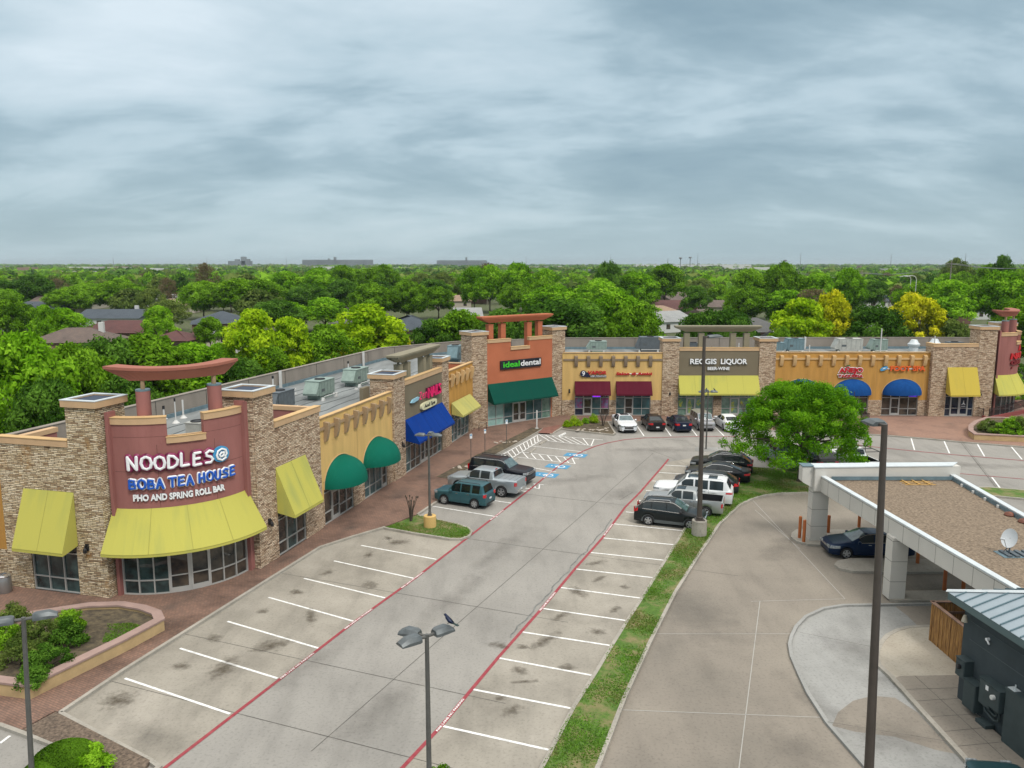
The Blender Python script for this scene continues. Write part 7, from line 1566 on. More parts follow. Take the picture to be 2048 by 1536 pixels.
near = [  # u, v_top, Y, width px, kind, label
 (40, 672, 62, 215, 'bright1', 'large bright green tree at the left edge behind the strip'), (150, 690, 67, 170, 'green1', 'green tree just right of the large bright tree at left'), (215, 675, 76, 170, 'dark1', 'dark tree behind the leftmost stone tower'),
 (300, 672, 78, 190, 'green2', 'green tree right above the red roof beam'), (385, 690, 82, 170, 'bright2', 'bright tree behind the right end of the curved roof beam'), (470, 715, 82, 120, 'dark1', 'low dark tree behind the right front tower of the noodle shop'),
 (512, 622, 92, 125, 'lime', 'left of the two tall lime trees behind the left wing'), (583, 638, 94, 115, 'lime', 'right of the two tall lime trees behind the left wing'), (655, 652, 97, 140, 'green1', 'green tree between the lime trees and the golden tree'),
 (735, 612, 104, 165, 'lime', 'golden yellow-green tree behind the middle of the left wing'), (778, 650, 106, 80, 'gold', 'small golden tree leaning out of the right side of the golden tree'), (870, 640, 116, 120, 'dark2', 'dark tree left of the terracotta tower'), (925, 622, 116, 130, 'green2', 'green tree directly behind the left terracotta tower'), (1010, 620, 112, 150, 'dark2', 'dark tree behind the terracotta roof posts'),
 (1120, 600, 118, 210, 'dark1', 'broad dark tree behind the right terracotta tower'), (1190, 590, 126, 200, 'bright1', 'tall bright tree behind the yellow wall'), (1262, 612, 116, 130, 'green1', 'round green tree above the salon parapet'), (1390, 628, 112, 110, 'dark2', 'dark tree left of the liquor shop trellis'), (1440, 618, 116, 150, 'dark1', 'dark tree behind the liquor shop trellis'), (1472, 640, 112, 70, 'dark2', 'low dark tree right of the liquor shop trellis'),
 (1600, 600, 116, 120, 'lime', 'lime green tree fused to the left side of the first golden tree'), (1655, 583, 118, 92, 'gold', 'first bright golden tree behind the ochre wall'), (1740, 610, 115, 130, 'dark1', 'dark tree between the two golden trees'), (1825, 588, 117, 115, 'gold', 'second bright golden tree toward the right end'), (1890, 640, 116, 130, 'olive', 'olive tree right of the second golden tree'), (1985, 545, 135, 260, 'bright2', 'very large bright tree above the right end of the strip'), (2080, 585, 120, 240, 'green2', 'large green tree cut by the right edge'), (2010, 640, 115, 120, 'dark2', 'dark tree close behind the right corner tower'),
 (1870, 560, 150, 150, 'green1', 'green tree left of the very large bright tree'),
 (100, 612, 108, 60, 'bright2', 'small bright tree between grey roofs at left'), (35, 596, 112, 95, 'green1', 'tree with pale trunk at the left edge among the houses'), (135, 618, 110, 90, 'bright1', 'bright tree before the long grey roof'), (325, 613, 116, 65, 'bright2', 'slim bright tree rising between the maroon roof halves'), (425, 635, 108, 60, 'green2', 'green tree beside the blue-grey hipped roof'),
 (215, 560, 190, 150, 'green2', 'large green tree behind the grey-roofed houses'), (150, 575, 180, 90, 'green1', 'green tree beyond the left grey roofs'), (50, 550, 210, 130, 'dark1', 'dark round tree at far left beyond the first houses'), (348, 555, 200, 48, 'tan', 'bare tan tree standing in the left middle distance'), (310, 578, 170, 60, 'olive', 'greyish olive tree left of the bare tan tree'), (450, 558, 170, 150, 'green1', 'large green tree left of centre behind the hipped roof'), (530, 560, 168, 100, 'green2', 'broad green tree next to the large one left of centre'), (345, 600, 140, 80, 'olive', 'reddish olive tree above the maroon roof'),
 (620, 596, 140, 150, 'bright1', 'round green tree above the right lime tree'), (560, 600, 135, 100, 'dark1', 'dark tree above the lime trees'), (420, 526, 300, 55, 'tan', 'tall tan tree breaking the skyline at left'), (615, 540, 210, 120, 'bright2', 'bright tree left of the big skyline mass'), (690, 532, 215, 150, 'green1', 'tall tree beneath the long far building'), (740, 530, 240, 110, 'green2', 'skyline tree right of the long far building'), (785, 562, 165, 130, 'green2', 'dark rounded tree with visible trunk above the golden tree'), (660, 560, 180, 130, 'dark1', 'dark tree behind the round green tree'), (850, 575, 170, 110, 'green1', 'green tree above the blue-grey gable right of centre left'), (870, 560, 215, 80, 'dark2', 'dark tree with small roofs beside it'), (868, 545, 250, 80, 'olive', 'olive skyline tree left of centre'),
 (950, 535, 200, 70, 'bright1', 'bright tree at centre left of the terracotta beam'), (975, 526, 330, 60, 'tan', 'pale skyline tree at centre'), (1035, 528, 190, 170, 'bright2', 'great bright tree at centre'), (1060, 560, 170, 110, 'green1', 'green tree before the great bright tree'), (1150, 565, 150, 190, 'bright1', 'broad bright tree right of centre'), (1235, 548, 175, 150, 'bright2', 'bright tree right of centre over the yellow wall'), (1215, 523, 250, 60, 'dark1', 'dark skyline tree right of centre'), (1290, 530, 210, 130, 'green1', 'tall green tree above the roof with the blue tarpaulin'), (1260, 600, 132, 120, 'green2', 'green tree left of the roof with the blue tarpaulin'), (1385, 572, 170, 70, 'dark2', 'dark bush-like tree left of the brown gable'),
 (1520, 526, 170, 120, 'green2', 'tall dense green tree above the liquor shop'), (1490, 575, 150, 100, 'green1', 'green tree above the right end of the trellis'), (1565, 582, 150, 110, 'bright1', 'rounded green tree left of the lime tree'), (1660, 540, 165, 120, 'bright2', 'rounded tree above the first golden tree'), (1620, 545, 175, 60, 'green1', 'green tree tucked left of the rounded tree'), (1780, 570, 180, 40, 'tan', 'bare thin tree near the curved street lamps'), (1740, 562, 200, 60, 'dark1', 'dark evergreen before the white wall'), (1930, 530, 200, 90, 'green1', 'skyline tree at right'), (1985, 512, 260, 50, 'dark2', 'tallest skyline tree near the right edge'), (1895, 517, 330, 60, 'olive', 'domed skyline tree at right'), (1880, 548, 230, 60, 'bright1', 'light green tree near the right street lamps'), (2025, 530, 210, 90, 'green2', 'green tree under the right edge of the skyline'),
 (890, 668, 112, 60, 'dark2', 'low dark shrubby tree above the rear wall near the grey roof'), (690, 690, 98, 70, 'gold', 'small golden shrubby tree above the rear wall'), (440, 690, 90, 80, 'bright1', 'small bright tree above the roof hatch'), (1560, 655, 112, 50, 'green1', 'small tree right of the liquor shop tower'), (540, 690, 90, 90, 'green2', 'green understorey tree beneath the lime trees'), (95, 760, 58, 150, 'dark1', 'shaded dark tree low at the left edge'), (250, 750, 66, 150, 'dark2', 'shaded dark tree between the two front towers')]
for a in near: tp(*a)
# houses in the middle distance
M['shingle_g'] = brickmat('shingle_grey', (.125, .125, .12), (.10, .10, .10), (.06, .06, .06), .5, .2, .02, 0, .75, True, .3); M['shingle_b'] = brickmat('shingle_brown', (.17, .125, .10), (.13, .10, .085), (.07, .05, .05), .5, .2, .02, 0, .7, True, .3); M['shingle_m'] = brickmat('shingle_maroon', (.13, .05, .045), (.105, .042, .04), (.05, .02, .02), .5, .2, .02, 0, .75, True, .3); M['shingle_s'] = brickmat('shingle_slate', (.07, .09, .11), (.06, .075, .095), (.03, .04, .05), .5, .2, .02, 0, .8, True, .3); M['shingle_p'] = brickmat('shingle_pale', (.33, .34, .33), (.28, .29, .29), (.2, .2, .2), .5, .2, .02, 0, .8, True, .3); M['shingle_t'] = brickmat('shingle_tan', (.36, .25, .17), (.30, .21, .15), (.2, .13, .1), .5, .2, .02, 0, .8, True, .3)
M['hbrick'] = brickmat('house_brick', (.22, .10, .07), (.17, .08, .06), (.25, .2, .17), .24, .08, .01, 0, .8, True, .4); M['hcream'] = mat('house_cream', (.48, .43, .36), .8); M['hwhite'] = mat('house_white', (.60, .60, .58), .7)
M['tarp'] = mat('tarpaulin_blue', (.01, .12, .5), .5)
HP = []
def house(x, y, L_, W_, ang, rm, wm, label, hip=True, h=2.7, rh=1.9, chim=False, group=None):
    o = empty('house', (0, 0, 0), label, 'house', group); HP.append((x, y, max(L_, W_)/2+1)); q = MB(); q.box(-L_/2, L_/2, -W_/2, W_/2, 0, h); q.build('walls', wm).parent = o
    e = .5; a, b = L_/2+e, W_/2+e; k = (b if hip else 0); q = MB(); r0, r1 = (-a+k, 0, h+rh), (a-k, 0, h+rh); c = [(-a, -b, h-.05), (a, -b, h-.05), (a, b, h-.05), (-a, b, h-.05)]
    q.face(c[0], c[1], r1, r0); q.face(c[2], c[3], r0, r1); q.face(c[1], c[2], r1) ; q.face(c[3], c[0], r0); q.face(*c); q.build('roof', rm).parent = o
    q = MB()
    for sd in (-1, 1):
        for k2 in range(max(2, int(L_/4))): xx = -L_/2+L_*(k2+.5)/max(2, int(L_/4)); q.box(xx-.6, xx+.6, sd*(W_/2+.02)-.02, sd*(W_/2+.02)+.02, .9, 2.1)
    for sd in (-1, 1): q.box(sd*(L_/2+.02)-.02, sd*(L_/2+.02)+.02, -.7, .7, .9, 2.1)
    q.build('windows', 'glass').parent = o
    if chim: q = MB(); q.box(L_*.25, L_*.25+.9, .3, 1.1, 0, h+rh+.9); q.build('chimney', 'hbrick' if chim == 1 else 'hwhite').parent = o
    o.location = (x, y, 0); o.rotation_euler = (0, 0, ang); return o
def hp(u, vridge, Y, wpx, ang, rm, wm, label, **k):
    zr_ = 2.7+k.get('rh', 1.9); el = PITCH-math.atan((768-vridge)/FPX); Y = min(420, (CAM_H-zr_)/math.tan(max(.02, el))); x = (u-1024)/FPX*Y*1.0; L_ = wpx/FPX*Y; k['W_'] = k.get('W_', 10)*max(1, Y/150); house(x, Y, L_, k.pop('W_', 10), ang, rm, wm, label, **k)
for a in [
 (155, 655, 101, 150, .12, 'shingle_b', 'hbrick', 'brown hipped roof nearest behind the strip at left', dict(hip=True, rh=2.3, chim=2)), (250, 640, 112, 170, -.05, 'shingle_m', 'hbrick', 'long maroon hipped roof behind the first brown roof', dict(rh=2.2)), (352, 660, 112, 80, -.05, 'shingle_m', 'hbrick', 'maroon-roofed brick wing beside a small lawn', dict(rh=1.6, W_=8)),
 (240, 618, 142, 120, .02, 'shingle_s', 'hwhite', 'long slate gabled roof with white chimney', dict(hip=False, chim=2, rh=2.0)), (105, 603, 150, 100, -.2, 'shingle_s', 'hcream', 'grey gabled roof at left with a brown gable behind', dict(hip=False)), (145, 590, 168, 110, .1, 'shingle_b', 'hcream', 'brown and grey gabled roof in the left middle distance', dict(hip=False, rh=2.4)), (445, 622, 122, 110, .35, 'shingle_s', 'hbrick', 'dark slate hipped roof with a pale porch roof', dict(rh=2.6)), (430, 655, 118, 60, .35, 'shingle_p', 'hcream', 'pale lean-to roof below the dark slate roof', dict(rh=1.0, W_=5)),
 (375, 597, 165, 60, .1, 'shingle_t', 'hcream', 'tan-roofed house right of the bare tan tree', dict(hip=False)), (348, 588, 200, 80, 0, 'shingle_p', 'hwhite', 'pale grey roof beneath the bare tan tree', dict(hip=False)), (820, 630, 122, 95, .5, 'shingle_s', 'hbrick', 'dark blue-grey hipped roof left of the terracotta front', dict(rh=2.8)), (845, 665, 118, 80, .9, 'shingle_b', 'hbrick', 'low brown roof behind the rear wall corner', dict(rh=1.5)), (705, 627, 150, 60, 0, 'shingle_g', 'hcream', 'small grey roof peeping beside the golden tree', dict()),
 (905, 590, 205, 70, .1, 'shingle_t', 'hcream', 'small tan roof between trees at centre left', dict(hip=False)), (935, 615, 165, 50, .1, 'shingle_p', 'hwhite', 'pale roof between trees left of the terracotta beam', dict(hip=False)), (1325, 600, 150, 110, 0, 'shingle_m', 'hwhite', 'brown ridge roof with a blue tarpaulin above the salon', dict(hip=False, rh=2.4)), (1320, 622, 138, 90, .5, 'shingle_p', 'hwhite', 'pale grey roof in front of the blue tarpaulin house', dict(hip=False, rh=2.2)), (1405, 618, 150, 50, .8, 'shingle_b', 'hwhite', 'brown gable with white trim left of the tall green tree', dict(hip=False)), (1440, 575, 200, 90, .1, 'shingle_g', 'hcream', 'grey roofs in the right middle distance', dict(hip=False)), (1430, 600, 180, 60, -.2, 'shingle_b', 'hcream', 'brown roof below the grey roofs', dict(hip=False)),
 (1510, 635, 124, 110, -.3, 'shingle_g', 'hbrick', 'grey hipped roof right above the liquor shop tower', dict(rh=2.6)), (1560, 662, 118, 70, -.3, 'shingle_p', 'hbrick', 'pale low roof beside the grey hipped roof', dict(rh=1.6)), (1350, 588, 172, 60, .2, 'shingle_b', 'hcream', 'small brown gable above the blue tarpaulin', dict(hip=False)), (1740, 590, 160, 110, 0, 'shingle_s', 'hwhite', 'blue-grey roof with solar panels behind the dark evergreen', dict(hip=False)), (1735, 555, 260, 110, 0, 'shingle_t', 'hcream', 'long terracotta-tan roof in the right distance', dict(hip=False)), (1815, 560, 240, 90, .2, 'shingle_g', 'hcream', 'grey roof near the two curved street lamps', dict(hip=False)), (1950, 560, 210, 60, .2, 'shingle_s', 'hwhite', 'blue-grey roof left of the large bright tree', dict(hip=False)), (1600, 580, 200, 60, 0, 'shingle_b', 'hcream', 'brown roof behind the rounded tree at right', dict(hip=False)), (30, 640, 105, 60, 0, 'shingle_g', 'hbrick', 'grey roof under the pale-trunked tree at the left edge', dict())]:
    kw = a[8]; hp(*a[:8], **kw)
TY = (CAM_H-5.1)/math.tan(PITCH-math.atan((768-600)/FPX))
q = MB(); p = ((1330-1024)/FPX*TY, TY-2.7); q.loft([[(p[0]-2.2, p[1]-.3, 3.6), (p[0]+2.6, p[1]-.3, 3.6), (p[0]+2.6, p[1]-.25, 3.7), (p[0]-2.2, p[1]-.25, 3.7)], [(p[0]-2.0, p[1]+1.5, 4.45), (p[0]+2.3, p[1]+1.5, 4.45), (p[0]+2.3, p[1]+1.5, 4.52), (p[0]-2.0, p[1]+1.5, 4.52)]], True); tag(q.build('tarpaulin', 'tarp'), 'bright blue tarpaulin on the brown ridge roof', 'tarpaulin')
q = MB(); x = (1755-1024)/FPX*205; q.box(x-9, x+5, 200, 200.4, 0, 3.2); tag(q.build('white_wall', 'hwhite'), 'long white wall in the right middle distance', 'wall')
M['lawn'] = grassmat('far_lawn', (.06, .12, .02), (.09, .17, .03), (.15, .14, .06), .4)
p = G(395, 692, 0); road('lawn', [(p[0]-6, p[1]-4), (p[0]+6, p[1]-5), (p[0]+7, p[1]+6), (p[0]-5, p[1]+7)], -.03, 'lawn')
M['street'] = mat('street', (.25, .25, .24), .9)
road('street', [(-75, 103), (75, 117), (75, 123), (-75, 109)], -.02, 'street'); road('street', [(-200, 146), (300, 158), (300, 164), (-200, 152)], -.02, 'street')
# fill the suburb: more individual trees and houses, sized by distance
random.seed(77)
def free(x, y, r): return all((x-a)**2+(y-b)**2 > (r+c*.55)**2 for a, b, c in HP)
SPC = ['fgreen', 'fgreen', 'fbright', 'fdark', 'folive', 'folive', 'fgreen', 'tan', 'olive']
NM = {'near': 'behind the strip', }
hs = 0
for k in range(290):
    y = random.uniform(190, 620); x = random.uniform(-.72, .72)*y*1.0
    if hs >= 52: break
    if all((x-a)**2+(y-b)**2 > (c+11)**2 for a, b, c in HP) and all((x-a)**2+(y-b)**2 > (c+5)**2 for a, b, c in TP):
        hs += 1; rm = random.choice(['shingle_g', 'shingle_b', 'shingle_t', 'shingle_s', 'shingle_p', 'shingle_b'])
        house(x, y, random.uniform(13, 20), random.uniform(9, 12), random.choice([0, PI/2])+random.uniform(-.2, .2), rm, random.choice(['hcream', 'hwhite', 'hbrick']), 'distant single-storey house with its roof showing between the trees', hip=random.random() < .5, group='distant houses among the trees')
n_t = 0
for k in range(6000):
    if n_t >= 175: break
    y = 205+(random.random()**1.15)*380; x = random.uniform(-.70, .70)*y
    W_ = random.uniform(8, 12.5)
    if not free(x, y, W_*.28) or any((x-a)**2+(y-b)**2 < ((W_*.5+c)*.62)**2 for a, b, c in TP): continue
    if any(b < 330 and b-110 < y < b+3 and abs(x/y-a/b) < (c*.9+W_*.45)/b for a, b, c in HP): continue
    key = random.choice(SPC) if y > 200 else random.choice(['green1', 'green2', 'dark1', 'olive', 'bright2', 'dark2'])
    H_ = random.uniform(7.5, 11.5)*(1.0 if y < 300 else 1.08)
    if y < 200: H_ = min(H_, 8.5)
    kw = KINDW[key]; tree(key, x, y, H_, W_, f'{kw} tree among many like it in the suburb beyond the strip', f'{kw} suburban trees'); n_t += 1
# wooded country beyond: one mass of crowns
bl = []; random.seed(5)
for k in range(5200):
    y = 430+(random.random()**2.0)*5200; x = random.uniform(-.74, .74)*y; s = random.uniform(4.0, 7.5)*(1+y/6000); bl.append((x, y, random.uniform(1.5, 3.4)+s*.10, s))
for k in range(900):
    y = random.uniform(330, 640); x = random.uniform(-.74, .74)*y
    if free(x, y, 3): s = random.uniform(3.2, 5.2); bl.append((x, y, random.uniform(2.2, 4.0), s))
def far_wood(name, bl, per, m, seed, size):
    r = np.random.default_rng(seed); B_ = np.array(bl); n = len(B_)*per; idx = np.repeat(np.arange(len(B_)), per)
    d = r.normal(size=(n, 3)); d[:, 2] = np.abs(d[:, 2]); d /= np.linalg.norm(d, axis=1)[:, None]; rad = B_[idx, 3]*(.75+.35*r.random(n)); c = B_[idx, :3]+d*rad[:, None]*np.array([1.1, 1.1, .75])
    nrm = d+r.normal(size=(n, 3))*.45; nrm /= np.linalg.norm(nrm, axis=1)[:, None]; a = np.cross(nrm, r.normal(size=(n, 3))); a /= np.linalg.norm(a, axis=1)[:, None]+1e-9; b = np.cross(nrm, a); s = (B_[idx, 3]*size*(.6+.8*r.random(n)))[:, None]
    V = np.empty((n, 4, 3)); V[:, 0] = c-a*s; V[:, 1] = c+b*s*.7; V[:, 2] = c+a*s; V[:, 3] = c-b*s*.7
    me = bpy.data.meshes.new(name); me.vertices.add(n*4); me.loops.add(n*4); me.polygons.add(n); me.vertices.foreach_set('co', V.reshape(-1)); me.loops.foreach_set('vertex_index', np.arange(n*4, dtype=np.int32)); me.polygons.foreach_set('loop_start', np.arange(0, n*4, 4, dtype=np.int32))
    uv = me.uv_layers.new(name='uv'); ct = r.random(len(B_)); uv.data.foreach_set('uv', np.stack([np.repeat(ct[idx], 4), np.repeat(r.random(n), 4)], 1).reshape(-1).astype(np.float32)); me.update()
    me.materials.append(M[m]); o = bpy.data.objects.new(name, me); COL.objects.link(o); return o
random.shuffle(bl); k3 = len(bl)//3
for i, (m, lb) in enumerate((('leaf_g', 'green part of the far-off woodland reaching the horizon'), ('leaf_d', 'dark part of the far-off woodland reaching the horizon'), ('leaf_o', 'olive part of the far-off woodland reaching the horizon'))):
    tag(far_wood('far_woodland', bl[i*k3:(i+1)*k3], 34, m, i+3, .40), lb, 'woodland', kind='stuff')
# near leafy tree in the median
tx_, ty_ = G(1602, 962, .12); o = empty('tree', (tx_, ty_, .12), 'large fresh green spreading tree standing in the grass median right of the parked cars', 'tree')
q = MB(); q.tube([(tx_, ty_, .0), (tx_, ty_, .25), (tx_-.02, ty_, 1.2), (tx_+.02, ty_, 2.3), (tx_+.05, ty_, 4.6), (tx_, ty_+.1, 6.6)], [.42, .30, .25, .24, .13, .03], 12); random.seed(4)
for k in range(15):
    a = 2*PI*k/15+random.uniform(-.2, .2); ln = random.uniform(3.2, 5.4); z0_ = random.uniform(1.9, 3.4); z1_ = random.uniform(3.0, 6.2)
    pts = [(tx_, ty_, z0_), (tx_+math.cos(a)*ln*.3, ty_+math.sin(a)*ln*.3, z0_+(z1_-z0_)*.45), (tx_+math.cos(a)*ln*.7, ty_+math.sin(a)*ln*.7, z0_+(z1_-z0_)*.85), (tx_+math.cos(a)*ln, ty_+math.sin(a)*ln, z1_)]
    q.tube(pts, [.12, .085, .05, .02], 7)
q.build('trunk', 'bark', o, smooth=60)
bl2 = []; random.seed(12)
for k in range(290):
    a = random.random()*2*PI; zf = random.random()**.75; prof = min(1, .72+zf*1.3)*(1-.60*zf**1.5)*(1+.10*math.sin(2*a+.6)+.07*math.sin(5*a))
    rr = 6.15*prof*(random.random()**.38); s = random.uniform(.30, .72); bl2.append((math.cos(a)*rr, math.sin(a)*rr, 2.25+zf*5.2-.35*(rr/6.35)**2, s))
M['leaf_n'] = leafmat('leaf_near', (.045, .14, .006), (.125, .32, .012), (.26, .52, .025), .45)
cr = leaf_mesh('crown', bl2, 56000, .11, 'leaf_n', seed=9, shell=.35, flat=.42, droop=.25); cr.parent = o
def blades(name, poly, n, z, size, lab, seed, m='blade'):
    r = np.random.default_rng(seed); P = np.array(poly); x0, y0 = P.min(0); x1, y1 = P.max(0); out = np.empty((0, 2))
    while len(out) < n:
        q_ = np.stack([x0+(x1-x0)*r.random(n*2), y0+(y1-y0)*r.random(n*2)], 1); ins = np.zeros(len(q_), bool); j = len(P)-1
        for i in range(len(P)):
            a, b = P[i], P[j]; c = ((a[1] > q_[:, 1]) != (b[1] > q_[:, 1])) & (q_[:, 0] < (b[0]-a[0])*(q_[:, 1]-a[1])/(b[1]-a[1]+1e-12)+a[0]); ins ^= c; j = i
        f = np.sin(q_[:, 0]*1.3+np.sin(q_[:, 1]*.9)*1.5)+np.sin(q_[:, 1]*1.7+q_[:, 0]*.8); keep = ins & (r.random(len(q_)) < .45+.38*f); out = np.concatenate([out, q_[keep]])
    c = out[:n]; a = r.random(n)*2*PI; s = size*(.5+r.random(n)); d = np.stack([np.cos(a), np.sin(a)], 1)*s[:, None]*.55; lean = r.normal(size=(n, 2))*s[:, None]*.5
    V = np.empty((n, 3, 3)); V[:, 0, :2] = c-d; V[:, 0, 2] = z; V[:, 1, :2] = c+d; V[:, 1, 2] = z; V[:, 2, :2] = c+lean; V[:, 2, 2] = z+s*.75
    me = bpy.data.meshes.new(name); me.vertices.add(n*3); me.loops.add(n*3); me.polygons.add(n); me.vertices.foreach_set('co', V.reshape(-1)); me.loops.foreach_set('vertex_index', np.arange(n*3, dtype=np.int32)); me.polygons.foreach_set('loop_start', np.arange(0, n*3, 3, dtype=np.int32))
    g = .42+.55*np.sin(c[:, 0]*.9+1.3*np.sin(c[:, 1]*.45))*np.cos(c[:, 1]*.7)+.12*r.normal(size=n); uv = me.uv_layers.new(name='uv'); uv.data.foreach_set('uv', np.stack([np.repeat(np.clip(g, 0, 1), 3), np.repeat(r.random(n), 3)], 1).reshape(-1).astype(np.float32)); me.update(); me.materials.append(M[m]); o = bpy.data.objects.new(name, me); COL.objects.link(o); return tag(o, lab, 'grass', kind='stuff')
M['blade'] = leafmat('grass_blade', (.30, .25, .11), (.12, .23, .03), (.16, .33, .04), .35)
MP = ML+MR[::-1]
blades('grass', MP, 52000, .12, .05, 'short patchy grass on the long median strip', 3); blades('grass', PEN, 5000, .13, .05, 'short grass on the small island around the yellow lamp foot', 4)
blades('grass', [G(215, 1248, .5), G(262, 1246, .5), G(300, 1256, .5), G(262, 1280, .5), G(205, 1285, .5)], 2600, .5, .05, 'thin grass at the back right of the lower left planter', 7)
# shrubs ------------------------------------------------------------
def shrub(name, x, y, z, W_, H_, m, n, ls, lab, cat='shrub', seed=1, nb=26, r0=None, group=None, stems=True, D_=None, flat=.5, kind=None, ang=0):
    o = empty(name, (x, y, z), lab, cat, group); D_ = D_ or W_; r = random.Random(seed); bl_ = []
    for k in range(nb):
        a = r.random()*2*PI; q_ = r.random()**.5; s = (r0 or H_*.28)*(.7+.6*r.random()); zz = (1-q_**2*.75)*H_*(.35+.65*r.random())-s*.4; u, v = math.cos(a)*q_*(W_/2-s*.6), math.sin(a)*q_*(D_/2-s*.6); bl_.append((u*math.cos(ang)-v*math.sin(ang), u*math.sin(ang)+v*math.cos(ang), max(s*.4, zz), s))
    c = leaf_mesh('foliage', bl_, n, ls, m, seed=seed, shell=.4, flat=flat); c.parent = o
    q = MB()
    for k in range(6): b_ = bl_[k % len(bl_)]; q.tube([(0, 0, 0), (b_[0]*.5, b_[1]*.5, b_[2]*.6), (b_[0], b_[1], b_[2])], [.03, .02, .008], 5)
    s_ = q.build('stems', 'bark'); s_.parent = o; return o
zz = .5
for k, (u, v, W_, H_, lb) in enumerate(((40, 1330, 2.1, 1.15, 'front left bushy shrub in the lower left planter'), (95, 1335, 1.9, 1.1, 'front right bushy shrub behind the grey lamp post'), (10, 1285, 2.0, 1.1, 'shrub at the left edge of the lower left planter'), (80, 1290, 2.1, 1.35, 'tall shrub at the middle of the lower left planter'), (135, 1290, 1.6, 1.3, 'rightmost shrub in the lower left planter'), (140, 1262, 1.3, 1.5, 'tallest reddish-tipped shrub at the back of the lower left planter'), (25, 1250, 1.8, 1.0, 'back left shrub of the lower left planter'), (70, 1365, 1.3, .7, 'low shrub at the front corner of the lower left planter'))):
    p = G(u, v, zz); shrub('shrub', p[0], p[1], zz, W_, H_, ('leaf_o', 'leaf_d', 'leaf_g')[k % 3], 5200, .050, lb, seed=k+40, nb=34, r0=.24)
for k, (u, v, W_, H_, m, lb) in enumerate(((1985, 860, 3.0, 1.5, 'leaf_o', 'left grey-green shrub mass in the right planter'), (2015, 864, 3.2, 1.4, 'leaf_g', 'middle shrub in the right planter'), (2045, 862, 3.2, 1.6, 'leaf_o', 'right shrub in the right planter'), (2030, 852, 3.0, 1.3, 'leaf_g', 'back shrub in the right planter'))):
    p = G(u, v+4, zz); shrub('shrub', p[0], p[1], zz, W_, H_, m, 3200, .10, lb, seed=k+60, nb=34, r0=.3)
p = G(2020, 805, .12); shrub('shrub', p[0]+2.5, p[1]+3, .1, 2.8, 3.4, 'leaf_g', 5000, .11, 'tall round green shrub beyond the right corner windows', seed=71, nb=40, r0=.5)
M['leaf_clip'] = leafmat('leaf_clipped', (.03, .08, .006), (.075, .17, .012), (.13, .27, .02))
# clipped round shrub + loose one at the bottom left
def clipped(x, y, rx, ry, h, lab, seed, ang=0):
    o = empty('clipped_shrub', (x, y, .13), lab, 'shrub'); r = np.random.default_rng(seed); n = 14000; th = r.random(n)*2*PI; cz = r.random(n)**.8; q_ = np.sqrt(1-cz**2); rad = .97+.05*r.random(n)
    ux, uy = np.cos(th)*q_*rx*rad, np.sin(th)*q_*ry*rad; c = np.stack([ux*math.cos(ang)-uy*math.sin(ang), ux*math.sin(ang)+uy*math.cos(ang), cz*h*rad], 1)
    nrm = np.stack([np.cos(th)*q_, np.sin(th)*q_, cz+.2], 1)+r.normal(size=(n, 3))*.5; nrm /= np.linalg.norm(nrm, axis=1)[:, None]; a = np.cross(nrm, r.normal(size=(n, 3))); a /= np.linalg.norm(a, axis=1)[:, None]; b = np.cross(nrm, a); s = (.022+.022*r.random(n))[:, None]
    V = np.empty((n, 4, 3)); V[:, 0] = c-a*s; V[:, 1] = c+b*s*.6; V[:, 2] = c+a*s; V[:, 3] = c-b*s*.6
    me = bpy.data.meshes.new('foliage'); me.vertices.add(n*4); me.loops.add(n*4); me.polygons.add(n); me.vertices.foreach_set('co', V.reshape(-1)); me.loops.foreach_set('vertex_index', np.arange(n*4, dtype=np.int32)); me.polygons.foreach_set('loop_start', np.arange(0, n*4, 4, dtype=np.int32))
    uv = me.uv_layers.new(name='uv'); uv.data.foreach_set('uv', np.stack([np.repeat(.5+.5*np.sin(c[:, 0]*3)*np.cos(c[:, 1]*3), 4), np.repeat(r.random(n), 4)], 1).reshape(-1).astype(np.float32)); me.update(); me.materials.append(M['leaf_clip']); f_ = bpy.data.objects.new('foliage', me); COL.objects.link(f_); f_.parent = o
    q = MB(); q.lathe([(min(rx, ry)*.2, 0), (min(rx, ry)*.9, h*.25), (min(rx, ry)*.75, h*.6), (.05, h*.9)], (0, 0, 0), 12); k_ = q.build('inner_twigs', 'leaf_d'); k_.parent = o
p = G(128, 1512, .6); clipped(p[0], p[1], 1.15, .8, .95, 'large clipped dome-shaped shrub at the bottom left corner', 5, .5); p = G(85, 1545, .5); clipped(p[0]-.1, p[1], .7, .6, .7, 'smaller clipped shrub cut by the bottom edge at left', 6)
p = G(190, 1520, .5); shrub('shrub', p[0], p[1], .13, 1.3, 1.0, 'leaf_b', 4200, .05, 'loose bright green shrub beside the clipped one at the bottom left', seed=81, nb=26, r0=.2)
p = G(872, 1560, .3); shrub('shrub', p[0], p[1], .02, 1.2, .9, 'leaf_g', 2200, .05, 'low green shrub at the foot of the bottom centre lamp', seed=82, nb=18, r0=.2)
for k, (u, v, W_, lb) in enumerate(((1134, 853, .9, 'smallest leftmost bright shrub in the bare bed by the burgundy awnings'), (1151, 850, 1.5, 'largest bright shrub in the bare bed'), (1171, 846, .8, 'small dark-centred shrub in the middle of the bare bed'), (1187, 845, 1.2, 'bright shrub at the right end of the bare bed'))):
    p = G(u, v, .15); shrub('shrub', p[0], p[1], .14, W_, W_*.75, 'leaf_l' if k != 2 else 'leaf_b', 1800, .06, lb, seed=90+k, nb=18, r0=.25*W_)
